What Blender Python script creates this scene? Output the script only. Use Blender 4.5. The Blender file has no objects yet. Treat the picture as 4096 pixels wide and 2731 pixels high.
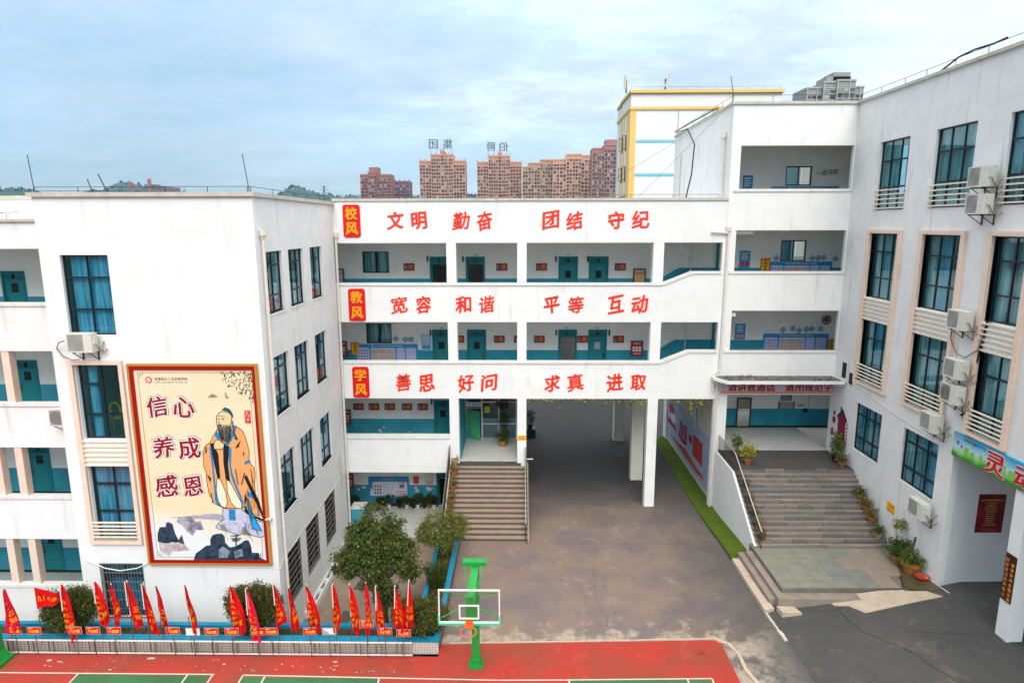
import bpy, bmesh, math, random
import numpy as np
from mathutils import Matrix, Vector
random.seed(7); rng = np.random.default_rng(11)
SC = bpy.context.scene
COL = SC.collection
R = math.radians

# ------------------------------------------------------------------ camera
cam_d = bpy.data.cameras.new("camera"); cam = bpy.data.objects.new("camera", cam_d); COL.objects.link(cam)
cam_d.sensor_width = 36.0; cam_d.lens = 22.307; cam_d.clip_start = 0.1; cam_d.clip_end = 20000
_p, _y, _r = R(10.40), R(0.83), R(-0.11)
_f = Vector((-math.sin(_y)*math.cos(_p), math.cos(_y)*math.cos(_p), -math.sin(_p)))
_rt = Vector((math.cos(_y), math.sin(_y), 0)); _up = _rt.cross(_f)
_r2 = _rt*math.cos(_r) + _up*math.sin(_r); _u2 = _up*math.cos(_r) - _rt*math.sin(_r)
M_ = Matrix((_r2, _u2, -_f)).transposed().to_4x4(); M_.translation = Vector((0, 0, 14.4))
cam.matrix_world = M_
SC.camera = cam

# ------------------------------------------------------------------ light and exposure
SUN_EL, SUN_AZ = R(42), R(180)          # from behind the camera, soft through cloud
SC.view_settings.view_transform = 'Standard'; SC.view_settings.look = 'None'
SC.view_settings.gamma = 1.0; SC.view_settings.exposure = 1.20; SC.view_settings.use_curve_mapping = False
SC.cycles.max_bounces = 8; SC.cycles.transparent_max_bounces = 16
sun_d = bpy.data.lights.new("sun", 'SUN'); sun_d.energy = 1.0; sun_d.angle = R(34); sun_d.color = (1.0, 0.93, 0.84)
sun = bpy.data.objects.new("sun", sun_d); COL.objects.link(sun)
_sd = Vector((math.sin(R(4))*math.cos(SUN_EL), -math.cos(R(4))*math.cos(SUN_EL), math.sin(SUN_EL)))
sun.rotation_euler = _sd.to_track_quat('Z', 'Y').to_euler(); sun.location = (0, -20, 60)

W = bpy.data.worlds.new("World"); SC.world = W; W.use_nodes = True
nt = W.node_tree; N = nt.nodes; L = nt.links; N.clear()
out = N.new('ShaderNodeOutputWorld'); bg = N.new('ShaderNodeBackground'); bg.inputs[1].default_value = 0.1
sky = N.new('ShaderNodeTexSky'); sky.sky_type = 'NISHITA'; sky.sun_disc = False
sky.sun_elevation = SUN_EL; sky.sun_rotation = SUN_AZ; sky.air_density = 1.0; sky.dust_density = 1.0
tc = N.new('ShaderNodeTexCoord'); sep = N.new('ShaderNodeSeparateXYZ'); L.new(tc.outputs['Generated'], sep.inputs[0])
def wm(op, a, b=None, c=None):
    n = N.new('ShaderNodeMath'); n.operation = op
    for i, v in enumerate((a, b, c)):
        if v is None: continue
        if isinstance(v, (int, float)): n.inputs[i].default_value = v
        else: L.new(v, n.inputs[i])
    return n.outputs[0]
zc = wm('MAXIMUM', sep.outputs[2], 0.0); dz = wm('ADD', zc, 0.16)
comb = N.new('ShaderNodeCombineXYZ'); L.new(wm('DIVIDE', sep.outputs[0], dz), comb.inputs[0]); L.new(wm('DIVIDE', sep.outputs[1], dz), comb.inputs[1])
def wnoise(scale, detail, rough, off):
    mp = N.new('ShaderNodeMapping'); mp.inputs['Location'].default_value = off; mp.inputs['Scale'].default_value = (0.80, 1.05, 1)
    L.new(comb.outputs[0], mp.inputs[0])
    n = N.new('ShaderNodeTexNoise'); n.inputs['Scale'].default_value = scale; n.inputs['Detail'].default_value = detail
    n.inputs['Roughness'].default_value = rough; L.new(mp.outputs[0], n.inputs[0]); return n.outputs[0]
def ramp(val, stops):
    r = N.new('ShaderNodeValToRGB'); L.new(val, r.inputs[0]); e = r.color_ramp.elements
    e[0].position, e[0].color = stops[0]; e[1].position, e[1].color = stops[-1]
    for p, c in stops[1:-1]:
        x = e.new(p); x.color = c
    return r.outputs[0]
def wmix(f, a, b, mode='MIX'):
    m = N.new('ShaderNodeMix'); m.data_type = 'RGBA'; m.blend_type = mode
    if isinstance(f, float): m.inputs[0].default_value = f
    else: L.new(f, m.inputs[0])
    for k, v in ((6, a), (7, b)):
        if isinstance(v, tuple): m.inputs[k].default_value = v
        else: L.new(v, m.inputs[k])
    return m.outputs[2]
# cloud deck: broad bright sheet to the right, bluer and darker to the left and low
side = wm('ADD', wm('MULTIPLY', sep.outputs[0], 0.62), 0.50)
n1 = wnoise(1.1, 7.0, 0.55, (3.1, 0.7, 0)); n2 = wnoise(0.35, 3.0, 0.5, (7.3, 2.2, 0)); n3 = wnoise(2.9, 10.0, 0.70, (1.3, 9.2, 0)); n4 = wnoise(8.0, 9.0, 0.72, (4.3, 1.2, 0))
t = wm('ADD', wm('MULTIPLY', side, 0.55), wm('MULTIPLY', n1, 0.62)); t = wm('ADD', t, wm('MULTIPLY', n2, 0.42)); t = wm('ADD', t, wm('MULTIPLY', n3, 0.34)); t = wm('ADD', t, wm('MULTIPLY', n4, 0.24)); t = wm('SUBTRACT', t, 0.63)
cl = ramp(t, [(0.20, (1.30, 2.05, 2.65, 1)), (0.36, (1.75, 2.30, 2.85, 1)), (0.47, (2.10, 2.72, 3.30, 1)), (0.58, (2.75, 3.50, 4.10, 1)), (0.76, (3.45, 4.15, 4.6, 1))]); cl = wmix(1.0, cl, (1.30, 1.22, 1.17, 1), 'MULTIPLY')
cover = ramp(wnoise(0.8, 5.0, 0.5, (11.0, 4.0, 0)), [(0.40, (0.78, 0.78, 0.78, 1)), (0.62, (0.96, 0.96, 0.96, 1))])
skyc = wmix(1.0, sky.outputs[0], (0.55, 0.8, 1.0, 1), 'MULTIPLY')
mixc = wmix(cover, skyc, cl)
zen = wm('ADD', 1.0, wm('MULTIPLY', wm('POWER', zc, 1.6), 2.0))         # an overcast sky is brighter overhead
vm = N.new('ShaderNodeVectorMath'); vm.operation = 'SCALE'; L.new(mixc, vm.inputs[0]); L.new(zen, vm.inputs['Scale'])
pale = wmix(ramp(zc, [(0.42, (0, 0, 0, 1)), (0.85, (0.9, 0.9, 0.9, 1))]), vm.outputs[0], (11.5, 11.0, 10.2, 1))
L.new(pale, bg.inputs[0]); L.new(bg.outputs[0], out.inputs[0])

# ------------------------------------------------------------------ materials
MATS = {}
def mat(name, col, rough=0.85, metal=0.0, noise=0.0, nscale=3.0, col2=None, streak=0.0, grime=None, bump=0.0, bscale=40.0, spec=0.3, fine=0.0):
    """principled paint with large uneven tone, optional vertical streaks of dirt and a fine relief"""
    if name in MATS: return MATS[name]
    m = bpy.data.materials.new(name); m.use_nodes = True; t_ = m.node_tree; n = t_.nodes; l = t_.links
    b = n['Principled BSDF']; b.inputs['Roughness'].default_value = rough; b.inputs['Metallic'].default_value = metal
    b.inputs['Specular IOR Level'].default_value = spec
    col = tuple(col) + (1,); src = None
    geo = n.new('ShaderNodeNewGeometry')
    def nz(scale, detail=6, rough_=0.6, sc=(1, 1, 1)):
        mp = n.new('ShaderNodeMapping'); mp.inputs['Scale'].default_value = sc; l.new(geo.outputs['Position'], mp.inputs[0])
        x = n.new('ShaderNodeTexNoise'); x.inputs['Scale'].default_value = scale; x.inputs['Detail'].default_value = detail
        x.inputs['Roughness'].default_value = rough_; l.new(mp.outputs[0], x.inputs[0]); return x.outputs[0]
    def rp(v, a, c, va=0.0, vb=1.0):
        x = n.new('ShaderNodeMapRange'); l.new(v, x.inputs[0]); x.inputs[1].default_value = a; x.inputs[2].default_value = c
        x.inputs[3].default_value = va; x.inputs[4].default_value = vb; return x.outputs[0]
    def mx(f, a, c):
        x = n.new('ShaderNodeMix'); x.data_type = 'RGBA'; l.new(f, x.inputs[0])
        for k, v in ((6, a), (7, c)):
            if isinstance(v, tuple): x.inputs[k].default_value = v
            else: l.new(v, x.inputs[k])
        return x.outputs[2]
    cur = col
    if noise or col2:
        c2 = (tuple(col2) + (1,)) if col2 else tuple(c*(1-noise) for c in col[:3]) + (1,)
        cur = mx(rp(nz(nscale), 0.36, 0.66), cur, c2)
    if fine:
        c3 = tuple(c*(1-fine) for c in col[:3]) + (1,)
        cur = mx(rp(nz(nscale*14, 4, 0.7), 0.35, 0.8, 0, 0.9), cur, c3)
    if streak:
        g = tuple(grime) + (1,) if grime else (0.33, 0.31, 0.27, 1)
        s1 = rp(nz(3.0, 6, 0.65, (1, 1, 0.07)), 0.56, 0.78, 0, streak)
        s2 = rp(nz(0.5, 4, 0.6), 0.42, 0.62, 0, 1)
        mm = n.new('ShaderNodeMath'); mm.operation = 'MULTIPLY'; l.new(s1, mm.inputs[0]); l.new(s2, mm.inputs[1])
        cur = mx(mm.outputs[0], cur, g)
    if isinstance(cur, tuple): b.inputs['Base Color'].default_value = cur
    else: l.new(cur, b.inputs['Base Color'])
    if bump:
        bp = n.new('ShaderNodeBump'); bp.inputs['Strength'].default_value = bump; bp.inputs['Distance'].default_value = 0.02
        l.new(nz(bscale, 5, 0.65), bp.inputs['Height']); l.new(bp.outputs[0], b.inputs['Normal'])
    MATS[name] = m; return m

white = mat('white_wall_paint', (0.80, 0.80, 0.79), 0.9, noise=0.07, nscale=0.9, streak=0.60, bump=0.25, bscale=60)
white_w = mat('weathered_wall_paint', (0.79, 0.785, 0.775), 0.92, noise=0.11, nscale=1.4, streak=1.0, bump=0.4, bscale=30, fine=0.10)
white_i = mat('corridor_wall_paint', (0.83, 0.82, 0.79), 0.9, noise=0.07, nscale=1.5)
coping_m = mat('coping_concrete', (0.62, 0.58, 0.50), 0.95, noise=0.25, nscale=3, streak=0.95, grime=(0.10, 0.09, 0.075), bump=0.5, bscale=25, fine=0.25)
cap_m = mat('sill_cap_paint', (0.76, 0.75, 0.72), 0.85, noise=0.12, nscale=2.5, streak=0.5)
dado_m = mat('teal_dado_paint', (0.020, 0.29, 0.40), 0.55, noise=0.22, nscale=1.2, bump=0.1)
dado_old = mat('worn_teal_paint', (0.035, 0.31, 0.41), 0.6, noise=0.25, nscale=1.0, bump=0.15)
door_m = mat('teal_door_paint', (0.008, 0.23, 0.26), 0.45, noise=0.15, nscale=3)
door_f = mat('teal_frame_paint', (0.006, 0.17, 0.20), 0.45)
frame_m = mat('dark_window_aluminium', (0.012, 0.030, 0.042), 0.35, 0.3)
black_m = mat('black_rubber', (0.006, 0.006, 0.007), 0.7)
dark_m = mat('dark_interior', (0.02, 0.022, 0.022), 0.9)
peach_m = mat('peach_trim_paint', (0.80, 0.62, 0.50), 0.85, noise=0.10, nscale=4, streak=0.35, grime=(0.25, 0.2, 0.16))
peach_l = mat('cream_slat_paint', (0.82, 0.72, 0.58), 0.8, noise=0.08, nscale=5)
pvc_m = mat('pvc_pipe', (0.72, 0.67, 0.60), 0.5, noise=0.1, nscale=5, streak=0.3)
metal_m = mat('galvanised_wire', (0.05, 0.045, 0.045), 0.6, 0.4)
steel_m = mat('stainless_steel', (0.55, 0.55, 0.56), 0.3, 0.9)
iron_m = mat('dark_iron', (0.03, 0.028, 0.026), 0.6, 0.2)
rust_m = mat('rusty_iron', (0.16, 0.075, 0.04), 0.8, noise=0.3, nscale=6)
tile_m = mat('corridor_floor_tile', (0.56, 0.57, 0.54), 0.4, noise=0.1, nscale=2, spec=0.5)
skirt_m = mat('black_skirting', (0.012, 0.014, 0.016), 0.4)
slogan_m = mat('vermilion_acrylic', (0.86, 0.030, 0.003), 0.35, spec=0.5)
plate_m = mat('red_plaque', (0.68, 0.004, 0.010), 0.45)
gold_m = mat('golden_letter', (0.85, 0.33, 0.010), 0.5)
road_m = None

def glass_mat():
    m = bpy.data.materials.new('tinted_glass'); m.use_nodes = True; t_ = m.node_tree; n = t_.nodes; l = t_.links
    n.clear(); o = n.new('ShaderNodeOutputMaterial'); mix = n.new('ShaderNodeMixShader'); tr = n.new('ShaderNodeBsdfTransparent')
    gl = n.new('ShaderNodeBsdfGlossy'); gl.inputs['Roughness'].default_value = 0.03; gl.inputs['Color'].default_value = (0.8, 0.92, 1, 1)
    tr.inputs['Color'].default_value = (0.60, 0.80, 0.84, 1)
    fr = n.new('ShaderNodeLayerWeight'); fr.inputs['Blend'].default_value = 0.5
    pw_ = n.new('ShaderNodeMath'); pw_.operation = 'POWER'; pw_.inputs[1].default_value = 3.2; l.new(fr.outputs['Facing'], pw_.inputs[0])
    ad = n.new('ShaderNodeMath'); ad.operation = 'MULTIPLY_ADD'; ad.inputs[1].default_value = 0.75; ad.inputs[2].default_value = 0.05
    l.new(pw_.outputs[0], ad.inputs[0]); l.new(ad.outputs[0], mix.inputs[0]); l.new(tr.outputs[0], mix.inputs[1]); l.new(gl.outputs[0], mix.inputs[2])
    l.new(mix.outputs[0], o.inputs[0]); return m
glass_m = glass_mat()
def clear_glass():
    m = glass_m.copy(); m.name = 'clear_acrylic'
    for n in m.node_tree.nodes:
        if n.type == 'BSDF_TRANSPARENT': n.inputs[0].default_value = (0.90, 0.97, 0.96, 1)
        if n.type == 'MATH' and n.operation == 'MULTIPLY_ADD': n.inputs[2].default_value = 0.03
    return m
acrylic_m = clear_glass()
def cloth(name, c1, c2):
    m = mat(name, c1, 0.9); t_ = m.node_tree; n = t_.nodes; l = t_.links; g = n.new('ShaderNodeNewGeometry'); mp = n.new('ShaderNodeMapping'); mp.inputs['Scale'].default_value = (1, 1, 0.06); l.new(g.outputs['Position'], mp.inputs[0])
    z = n.new('ShaderNodeTexNoise'); z.inputs['Scale'].default_value = 9; z.inputs['Detail'].default_value = 3; l.new(mp.outputs[0], z.inputs[0]); r = n.new('ShaderNodeValToRGB'); l.new(z.outputs[0], r.inputs[0])
    e = r.color_ramp.elements; e[0].position = .38; e[0].color = c1+(1,); e[1].position = .62; e[1].color = c2+(1,); l.new(r.outputs[0], n['Principled BSDF'].inputs['Base Color']); return m
curt_blue = cloth('blue_curtain', (0.12, 0.38, 0.54), (0.46, 0.72, 0.84))
curt_deep = cloth('deep_blue_curtain', (0.04, 0.22, 0.34), (0.20, 0.48, 0.60))
curt_grey = cloth('pale_grey_curtain', (0.46, 0.50, 0.46), (0.90, 0.92, 0.86))
curt_pat = cloth('patterned_pink_curtain', (0.34, 0.44, 0.42), (0.80, 0.66, 0.56))

# ------------------------------------------------------------------ mesh helpers
WORG = {}
class MB:
    def __init__(s): s.v = []; s.f = []; s.m = []
    def add(s, vs, fs, mi=0):
        k = len(s.v); s.v += [tuple(p) for p in vs]; s.f += [tuple(k+i for i in f) for f in fs]; s.m += [mi]*len(fs)
    def box(s, x0, x1, y0, y1, z0, z1, mi=0):
        s.add([(x0,y0,z0),(x1,y0,z0),(x1,y1,z0),(x0,y1,z0),(x0,y0,z1),(x1,y0,z1),(x1,y1,z1),(x0,y1,z1)],
              [(0,3,2,1),(4,5,6,7),(0,1,5,4),(1,2,6,5),(2,3,7,6),(3,0,4,7)], mi)
    def mbox(s, mp, u0, u1, w0, w1, z0, z1, mi=0):
        c = [mp(a, b, d) for d in (z0, z1) for a, b in ((u0,w0),(u1,w0),(u1,w1),(u0,w1))]
        s.add(c, [(0,3,2,1),(4,5,6,7),(0,1,5,4),(1,2,6,5),(2,3,7,6),(3,0,4,7)], mi)
    def prism(s, mp, poly, w0, w1, mi=0):
        """poly in (u,z) extruded over w"""
        n = len(poly); s.add([mp(u, w0, z) for u, z in poly] + [mp(u, w1, z) for u, z in poly],
              [tuple(range(n)), tuple(range(2*n-1, n-1, -1))] + [(i, (i+1) % n, n+(i+1) % n, n+i) for i in range(n)], mi)
    def slab(s, poly, z0, z1, mi=0):
        n = len(poly); s.add([(x, y, z0) for x, y in poly] + [(x, y, z1) for x, y in poly],
              [tuple(range(n)), tuple(range(2*n-1, n-1, -1))] + [(i, (i+1) % n, n+(i+1) % n, n+i) for i in range(n)], mi)
    def tube(s, pts, r, n=6, mi=0, r2=None, cap=True):
        pts = [Vector(p) for p in pts]; k = len(s.v); m_ = len(pts)
        for i, p in enumerate(pts):
            d = (pts[min(i+1, m_-1)] - pts[max(i-1, 0)]).normalized()
            a = d.orthogonal().normalized() if i == 0 else (a - d*a.dot(d)).normalized()
            b = d.cross(a); rr = r if r2 is None else r + (r2-r)*i/(m_-1)
            for j in range(n):
                t_ = 2*math.pi*j/n; s.v.append(tuple(p + a*(rr*math.cos(t_)) + b*(rr*math.sin(t_))))
        for i in range(m_-1):
            for j in range(n):
                s.f.append((k+i*n+j, k+i*n+(j+1) % n, k+(i+1)*n+(j+1) % n, k+(i+1)*n+j)); s.m.append(mi)
        if cap:
            s.f.append(tuple(k+j for j in range(n-1, -1, -1))); s.m.append(mi)
            s.f.append(tuple(k+(m_-1)*n+j for j in range(n))); s.m.append(mi)
    def lathe(s, c, prof, n=16, mi=0):
        k = len(s.v)
        for r, z in prof:
            for j in range(n):
                t_ = 2*math.pi*j/n; s.v.append((c[0]+r*math.cos(t_), c[1]+r*math.sin(t_), c[2]+z))
        for i in range(len(prof)-1):
            for j in range(n):
                s.f.append((k+i*n+j, k+i*n+(j+1) % n, k+(i+1)*n+(j+1) % n, k+(i+1)*n+j)); s.m.append(mi)
    def wall(s, mp, u0, u1, z0, z1, th, holes=(), mi=0):
        us = sorted({u0, u1} | {min(max(h[i], u0), u1) for h in holes for i in (0, 1)})
        zs = sorted({z0, z1} | {min(max(h[i], z0), z1) for h in holes for i in (2, 3)})
        def solid(i, j):
            if i < 0 or j < 0 or i >= len(us)-1 or j >= len(zs)-1: return False
            cu, cz = (us[i]+us[i+1])/2, (zs[j]+zs[j+1])/2
            return not any(h[0] < cu < h[1] and h[2] < cz < h[3] for h in holes)
        for i in range(len(us)-1):
            for j in range(len(zs)-1):
                if not solid(i, j): continue
                a, b, c, d = us[i], us[i+1], zs[j], zs[j+1]
                s.add([mp(a,0,c), mp(b,0,c), mp(b,0,d), mp(a,0,d)], [(0,1,2,3)], mi)
                s.add([mp(a,th,c), mp(b,th,c), mp(b,th,d), mp(a,th,d)], [(3,2,1,0)], mi)
                if not solid(i-1, j): s.add([mp(a,0,c), mp(a,th,c), mp(a,th,d), mp(a,0,d)], [(3,2,1,0)], mi)
                if not solid(i+1, j): s.add([mp(b,0,c), mp(b,th,c), mp(b,th,d), mp(b,0,d)], [(0,1,2,3)], mi)
                if not solid(i, j-1): s.add([mp(a,0,c), mp(b,0,c), mp(b,th,c), mp(a,th,c)], [(3,2,1,0)], mi)
                if not solid(i, j+1): s.add([mp(a,0,d), mp(b,0,d), mp(b,th,d), mp(a,th,d)], [(0,1,2,3)], mi)
    def mesh(s, name, mats, org=(0,0,0), smooth=False):
        me = bpy.data.meshes.new(name); ox, oy, oz = org
        me.from_pydata([(x-ox, y-oy, z-oz) for x, y, z in s.v], [], s.f)
        for m_ in (mats if isinstance(mats, (list, tuple)) else [mats]): me.materials.append(m_)
        if any(s.m): me.polygons.foreach_set('material_index', s.m)
        if smooth: me.polygons.foreach_set('use_smooth', [True]*len(s.f))
        me.update(); return me
def link(name, me, parent=None, wloc=(0,0,0)):
    o = bpy.data.objects.new(name, me); COL.objects.link(o); wloc = tuple(wloc); WORG[o] = wloc
    if parent is not None:
        o.parent = parent; p = WORG[parent]; o.location = tuple(a-b for a, b in zip(wloc, p))
    else: o.location = wloc
    return o
def part(name, mb, mats, parent, label=None, smooth=False, kind=None):
    if name in ('print', 'heading', 'picture', 'linework', 'leaf_trim', 'printed_skyline', 'fret_border', 'glyph_row', 'panel_row'): kind = 'stuff'      # tiny print
    org = WORG[parent]; o = link(name, mb.mesh(name, mats, org, smooth), parent, org)
    if label: o['label'] = label
    if kind: o['kind'] = kind
    return o
def thing(name, label, cat, loc=(0,0,0), group=None):
    o = bpy.data.objects.new(name, None); o.empty_display_size = 0.2; COL.objects.link(o); o.location = loc; WORG[o] = tuple(loc)
    o['label'] = label; o['category'] = cat
    if group: o['group'] = group
    return o
def single(name, mb, mats, label, cat, loc=(0,0,0), group=None, smooth=False, kind=None):
    o = link(name, mb.mesh(name, mats, loc, smooth), None, loc); o['label'] = label; o['category'] = cat
    if group: o['group'] = group
    if kind: o['kind'] = kind
    return o
def struct(name, mb, mats, smooth=False, kind='structure', label=None):
    o = link(name, mb.mesh(name, mats, (0,0,0), smooth)); o['kind'] = kind
    if label: o['label'] = label
    return o
# facade frames: (u along the wall, w into the wall, z up)
def FY(y0): return lambda u, w, z: (u, y0+w, z)             # faces the camera
def FXn(x0): return lambda u, w, z: (x0+w, u, z)            # right-hand wall, faces left
def FXp(x0): return lambda u, w, z: (x0-w, u, z)            # left-hand wall, faces right

# ------------------------------------------------------------------ lettering
_tc = {}
def glyphs(body, bold=0.0, ext=0.0):
    bold = round(bold*1.15, 4); key = (body, bold, ext)
    if key in _tc: return _tc[key]
    c = bpy.data.curves.new('lettering', 'FONT'); c.body = body; c.align_x = 'CENTER'; c.extrude = ext; c.resolution_u = 3
    o = bpy.data.objects.new('lettering', c); COL.objects.link(o); bpy.context.view_layer.update()
    me = bpy.data.meshes.new_from_object(o)
    v = np.empty(len(me.vertices)*3); me.vertices.foreach_get('co', v); v = v.reshape(-1, 3)
    f = [tuple(p.vertices) for p in me.polygons]
    bpy.data.objects.remove(o); bpy.data.curves.remove(c); bpy.data.meshes.remove(me)
    if len(v):
        v[:, 0] -= (v[:, 0].min()+v[:, 0].max())/2; v[:, 1] -= (v[:, 1].min()+v[:, 1].max())/2
    if bold and len(v):     # heavier strokes: the glyph repeated round a small ring, each copy a hair behind the last
        V, F = [v], list(f); n_ = len(v); k_ = 8 if bold > 0.03 else 6
        for q in range(k_):
            w_ = v.copy(); w_[:, 0] += 1.25*bold*math.cos(6.283*q/k_); w_[:, 1] += 0.8*bold*math.sin(6.283*q/k_); w_[:, 2] -= 0.0007*(q+1); V.append(w_); F += [tuple(i+n_*(q+1) for i in t_) for t_ in f]
        v = np.concatenate(V); f = F
    _tc[key] = (v, f); return v, f
def write(mb, mp, body, u, z, w, size=None, width=None, height=None, bold=0.0, ext=0.0, mi=0, brush=0.0, flip=False, seed=0):
    """lettering centred at (u,z) on a wall frame, w = how far it stands (negative = proud)"""
    v, f = glyphs(body, bold, ext)
    if not len(v): return
    v = v.copy(); hx = v[:, 0].max()-v[:, 0].min(); hy = v[:, 1].max()-v[:, 1].min()
    if size: sx = sy = size
    else:
        sx = width/hx if width else height/hy; sy = height/hy if height else sx
    if brush:
        x, y = v[:, 0].copy(), v[:, 1].copy(); rr = np.random.default_rng(seed+3).uniform(-1, 1, 6)
        v[:, 1] = y + brush*x + 0.022*np.sin(4.5*x+3*rr[0]) + 0.005*np.sin(11*x+5*y+5*rr[1]); v[:, 0] = x + 0.020*np.sin(4.5*y+3*rr[2]) + 0.005*np.sin(11*y+5*x+4*rr[3]) - 0.05*y*rr[4]
    if flip: v[:, 0] *= -1
    mb.add([mp(u+a*sx, w-c*(1 if ext else sx), z+b*sy) for a, b, c in v], f, mi)
# ================================================================== THE SETTING
def sstep(a, b, x):
    t_ = min(max((x-a)/(b-a), 0), 1); return t_*t_*(3-2*t_)
def hgt(x, y):
    """the yard climbs to the right towards the foot of the right-hand building"""
    h = max(0.0, (x-6.9)/8.7)*1.2 if x < 15.6 else 1.2 + (x-15.6)*0.02
    if 9.6 < x < 15.55 and y > 21.7: return min(h, 0.92)*(1-sstep(24.5, 30.5, y))      # under the platform
    return h*(1-sstep(24.5, 30.5, y))
def ground_mat(name, c1, c2, c3, sc=0.7, patch=(0.46, 0.60), grain=60, rough=0.9, crack=True, pscale=None):
    m = bpy.data.materials.new(name); m.use_nodes = True; t_ = m.node_tree; n = t_.nodes; l = t_.links; b = n['Principled BSDF']
    b.inputs['Roughness'].default_value = rough; b.inputs['Specular IOR Level'].default_value = 0.25
    geo = n.new('ShaderNodeNewGeometry')
    def nz(s, d=6, r_=0.6, sc_=(1,1,1), loc=(0,0,0)):
        mp = n.new('ShaderNodeMapping'); mp.inputs['Scale'].default_value = sc_; mp.inputs['Location'].default_value = loc; l.new(geo.outputs['Position'], mp.inputs[0])
        x = n.new('ShaderNodeTexNoise'); x.inputs['Scale'].default_value = s; x.inputs['Detail'].default_value = d; x.inputs['Roughness'].default_value = r_; l.new(mp.outputs[0], x.inputs[0]); return x.outputs[0]
    def rp(v, a, c, va=0.0, vb=1.0):
        x = n.new('ShaderNodeMapRange'); l.new(v, x.inputs[0]); x.inputs[1].default_value = a; x.inputs[2].default_value = c; x.inputs[3].default_value = va; x.inputs[4].default_value = vb; return x.outputs[0]
    def mx(f, a, c):
        x = n.new('ShaderNodeMix'); x.data_type = 'RGBA'; l.new(f, x.inputs[0])
        for k, v in ((6, a), (7, c)):
            if isinstance(v, tuple): x.inputs[k].default_value = v + (1,)
            else: l.new(v, x.inputs[k])
        return x.outputs[2]
    cur = mx(rp(nz(sc*0.6, 5), 0.40, 0.62), c1, c2)
    dark = tuple(c*0.72 for c in c1)
    cur = mx(rp(nz(sc*2.2, 8, 0.7, (1, 0.7, 1), (5, 2, 0)), 0.55, 0.75, 0, 0.6), cur, dark)
    cur = mx(rp(nz(sc*(pscale or 1.3), 9, 0.72, (1, 1, 1), (9, 4, 0)), patch[0]+0.10, patch[1]+0.10, 0, 0.75), cur, c3)
    cur = mx(rp(nz(grain, 3, 0.8), 0.35, 0.75, 0, 0.35), cur, tuple(c*0.55 for c in c1))
    if crack:
        vo = n.new('ShaderNodeTexVoronoi'); vo.feature = 'DISTANCE_TO_EDGE'; vo.inputs['Scale'].default_value = 0.16
        wv = n.new('ShaderNodeVectorMath'); wv.operation = 'ADD'; l.new(geo.outputs['Position'], wv.inputs[0])
        sc2 = n.new('ShaderNodeVectorMath'); sc2.operation = 'SCALE'; sc2.inputs['Scale'].default_value = 1.2
        xn = n.new('ShaderNodeTexNoise'); xn.inputs['Scale'].default_value = 1.1; xn.inputs['Detail'].default_value = 6; l.new(geo.outputs['Position'], xn.inputs[0])
        l.new(xn.outputs[1], sc2.inputs[0]); l.new(sc2.outputs[0], wv.inputs[1]); l.new(wv.outputs[0], vo.inputs['Vector'])
        cur = mx(rp(vo.outputs[0], 0.0, 0.0022, 0.55, 0.0), cur, tuple(c*0.35 for c in c1))
    l.new(cur, b.inputs['Base Color'])
    bp = n.new('ShaderNodeBump'); bp.inputs['Strength'].default_value = 0.35; bp.inputs['Distance'].default_value = 0.015; l.new(nz(45, 4, 0.7), bp.inputs['Height']); l.new(bp.outputs[0], b.inputs['Normal'])
    return m
asph_m = ground_mat('worn_asphalt', (0.235, 0.175, 0.134), (0.165, 0.130, 0.142), (0.33, 0.265, 0.21), 0.7)
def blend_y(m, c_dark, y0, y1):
    '''newer dark asphalt plus painted-in passage shade from the archway inwards, ragged where it meets the worn yard'''
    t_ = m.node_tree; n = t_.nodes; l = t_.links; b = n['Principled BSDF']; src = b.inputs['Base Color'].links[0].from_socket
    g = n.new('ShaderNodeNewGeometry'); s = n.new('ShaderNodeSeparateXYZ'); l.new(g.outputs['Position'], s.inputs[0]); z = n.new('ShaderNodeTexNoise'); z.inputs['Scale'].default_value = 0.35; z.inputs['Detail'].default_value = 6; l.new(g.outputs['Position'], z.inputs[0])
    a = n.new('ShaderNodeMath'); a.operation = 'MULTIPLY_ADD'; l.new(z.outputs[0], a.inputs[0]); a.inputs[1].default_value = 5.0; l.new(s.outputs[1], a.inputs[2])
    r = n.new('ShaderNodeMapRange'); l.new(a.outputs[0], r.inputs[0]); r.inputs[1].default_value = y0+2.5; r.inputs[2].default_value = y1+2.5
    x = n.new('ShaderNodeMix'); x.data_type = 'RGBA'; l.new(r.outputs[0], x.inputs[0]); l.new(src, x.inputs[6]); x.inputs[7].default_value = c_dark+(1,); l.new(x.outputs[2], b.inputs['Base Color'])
blend_y(asph_m, (0.042, 0.042, 0.044), 28.5, 34.5)  # dark tone is partly the shade under the building, put into the colour
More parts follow.
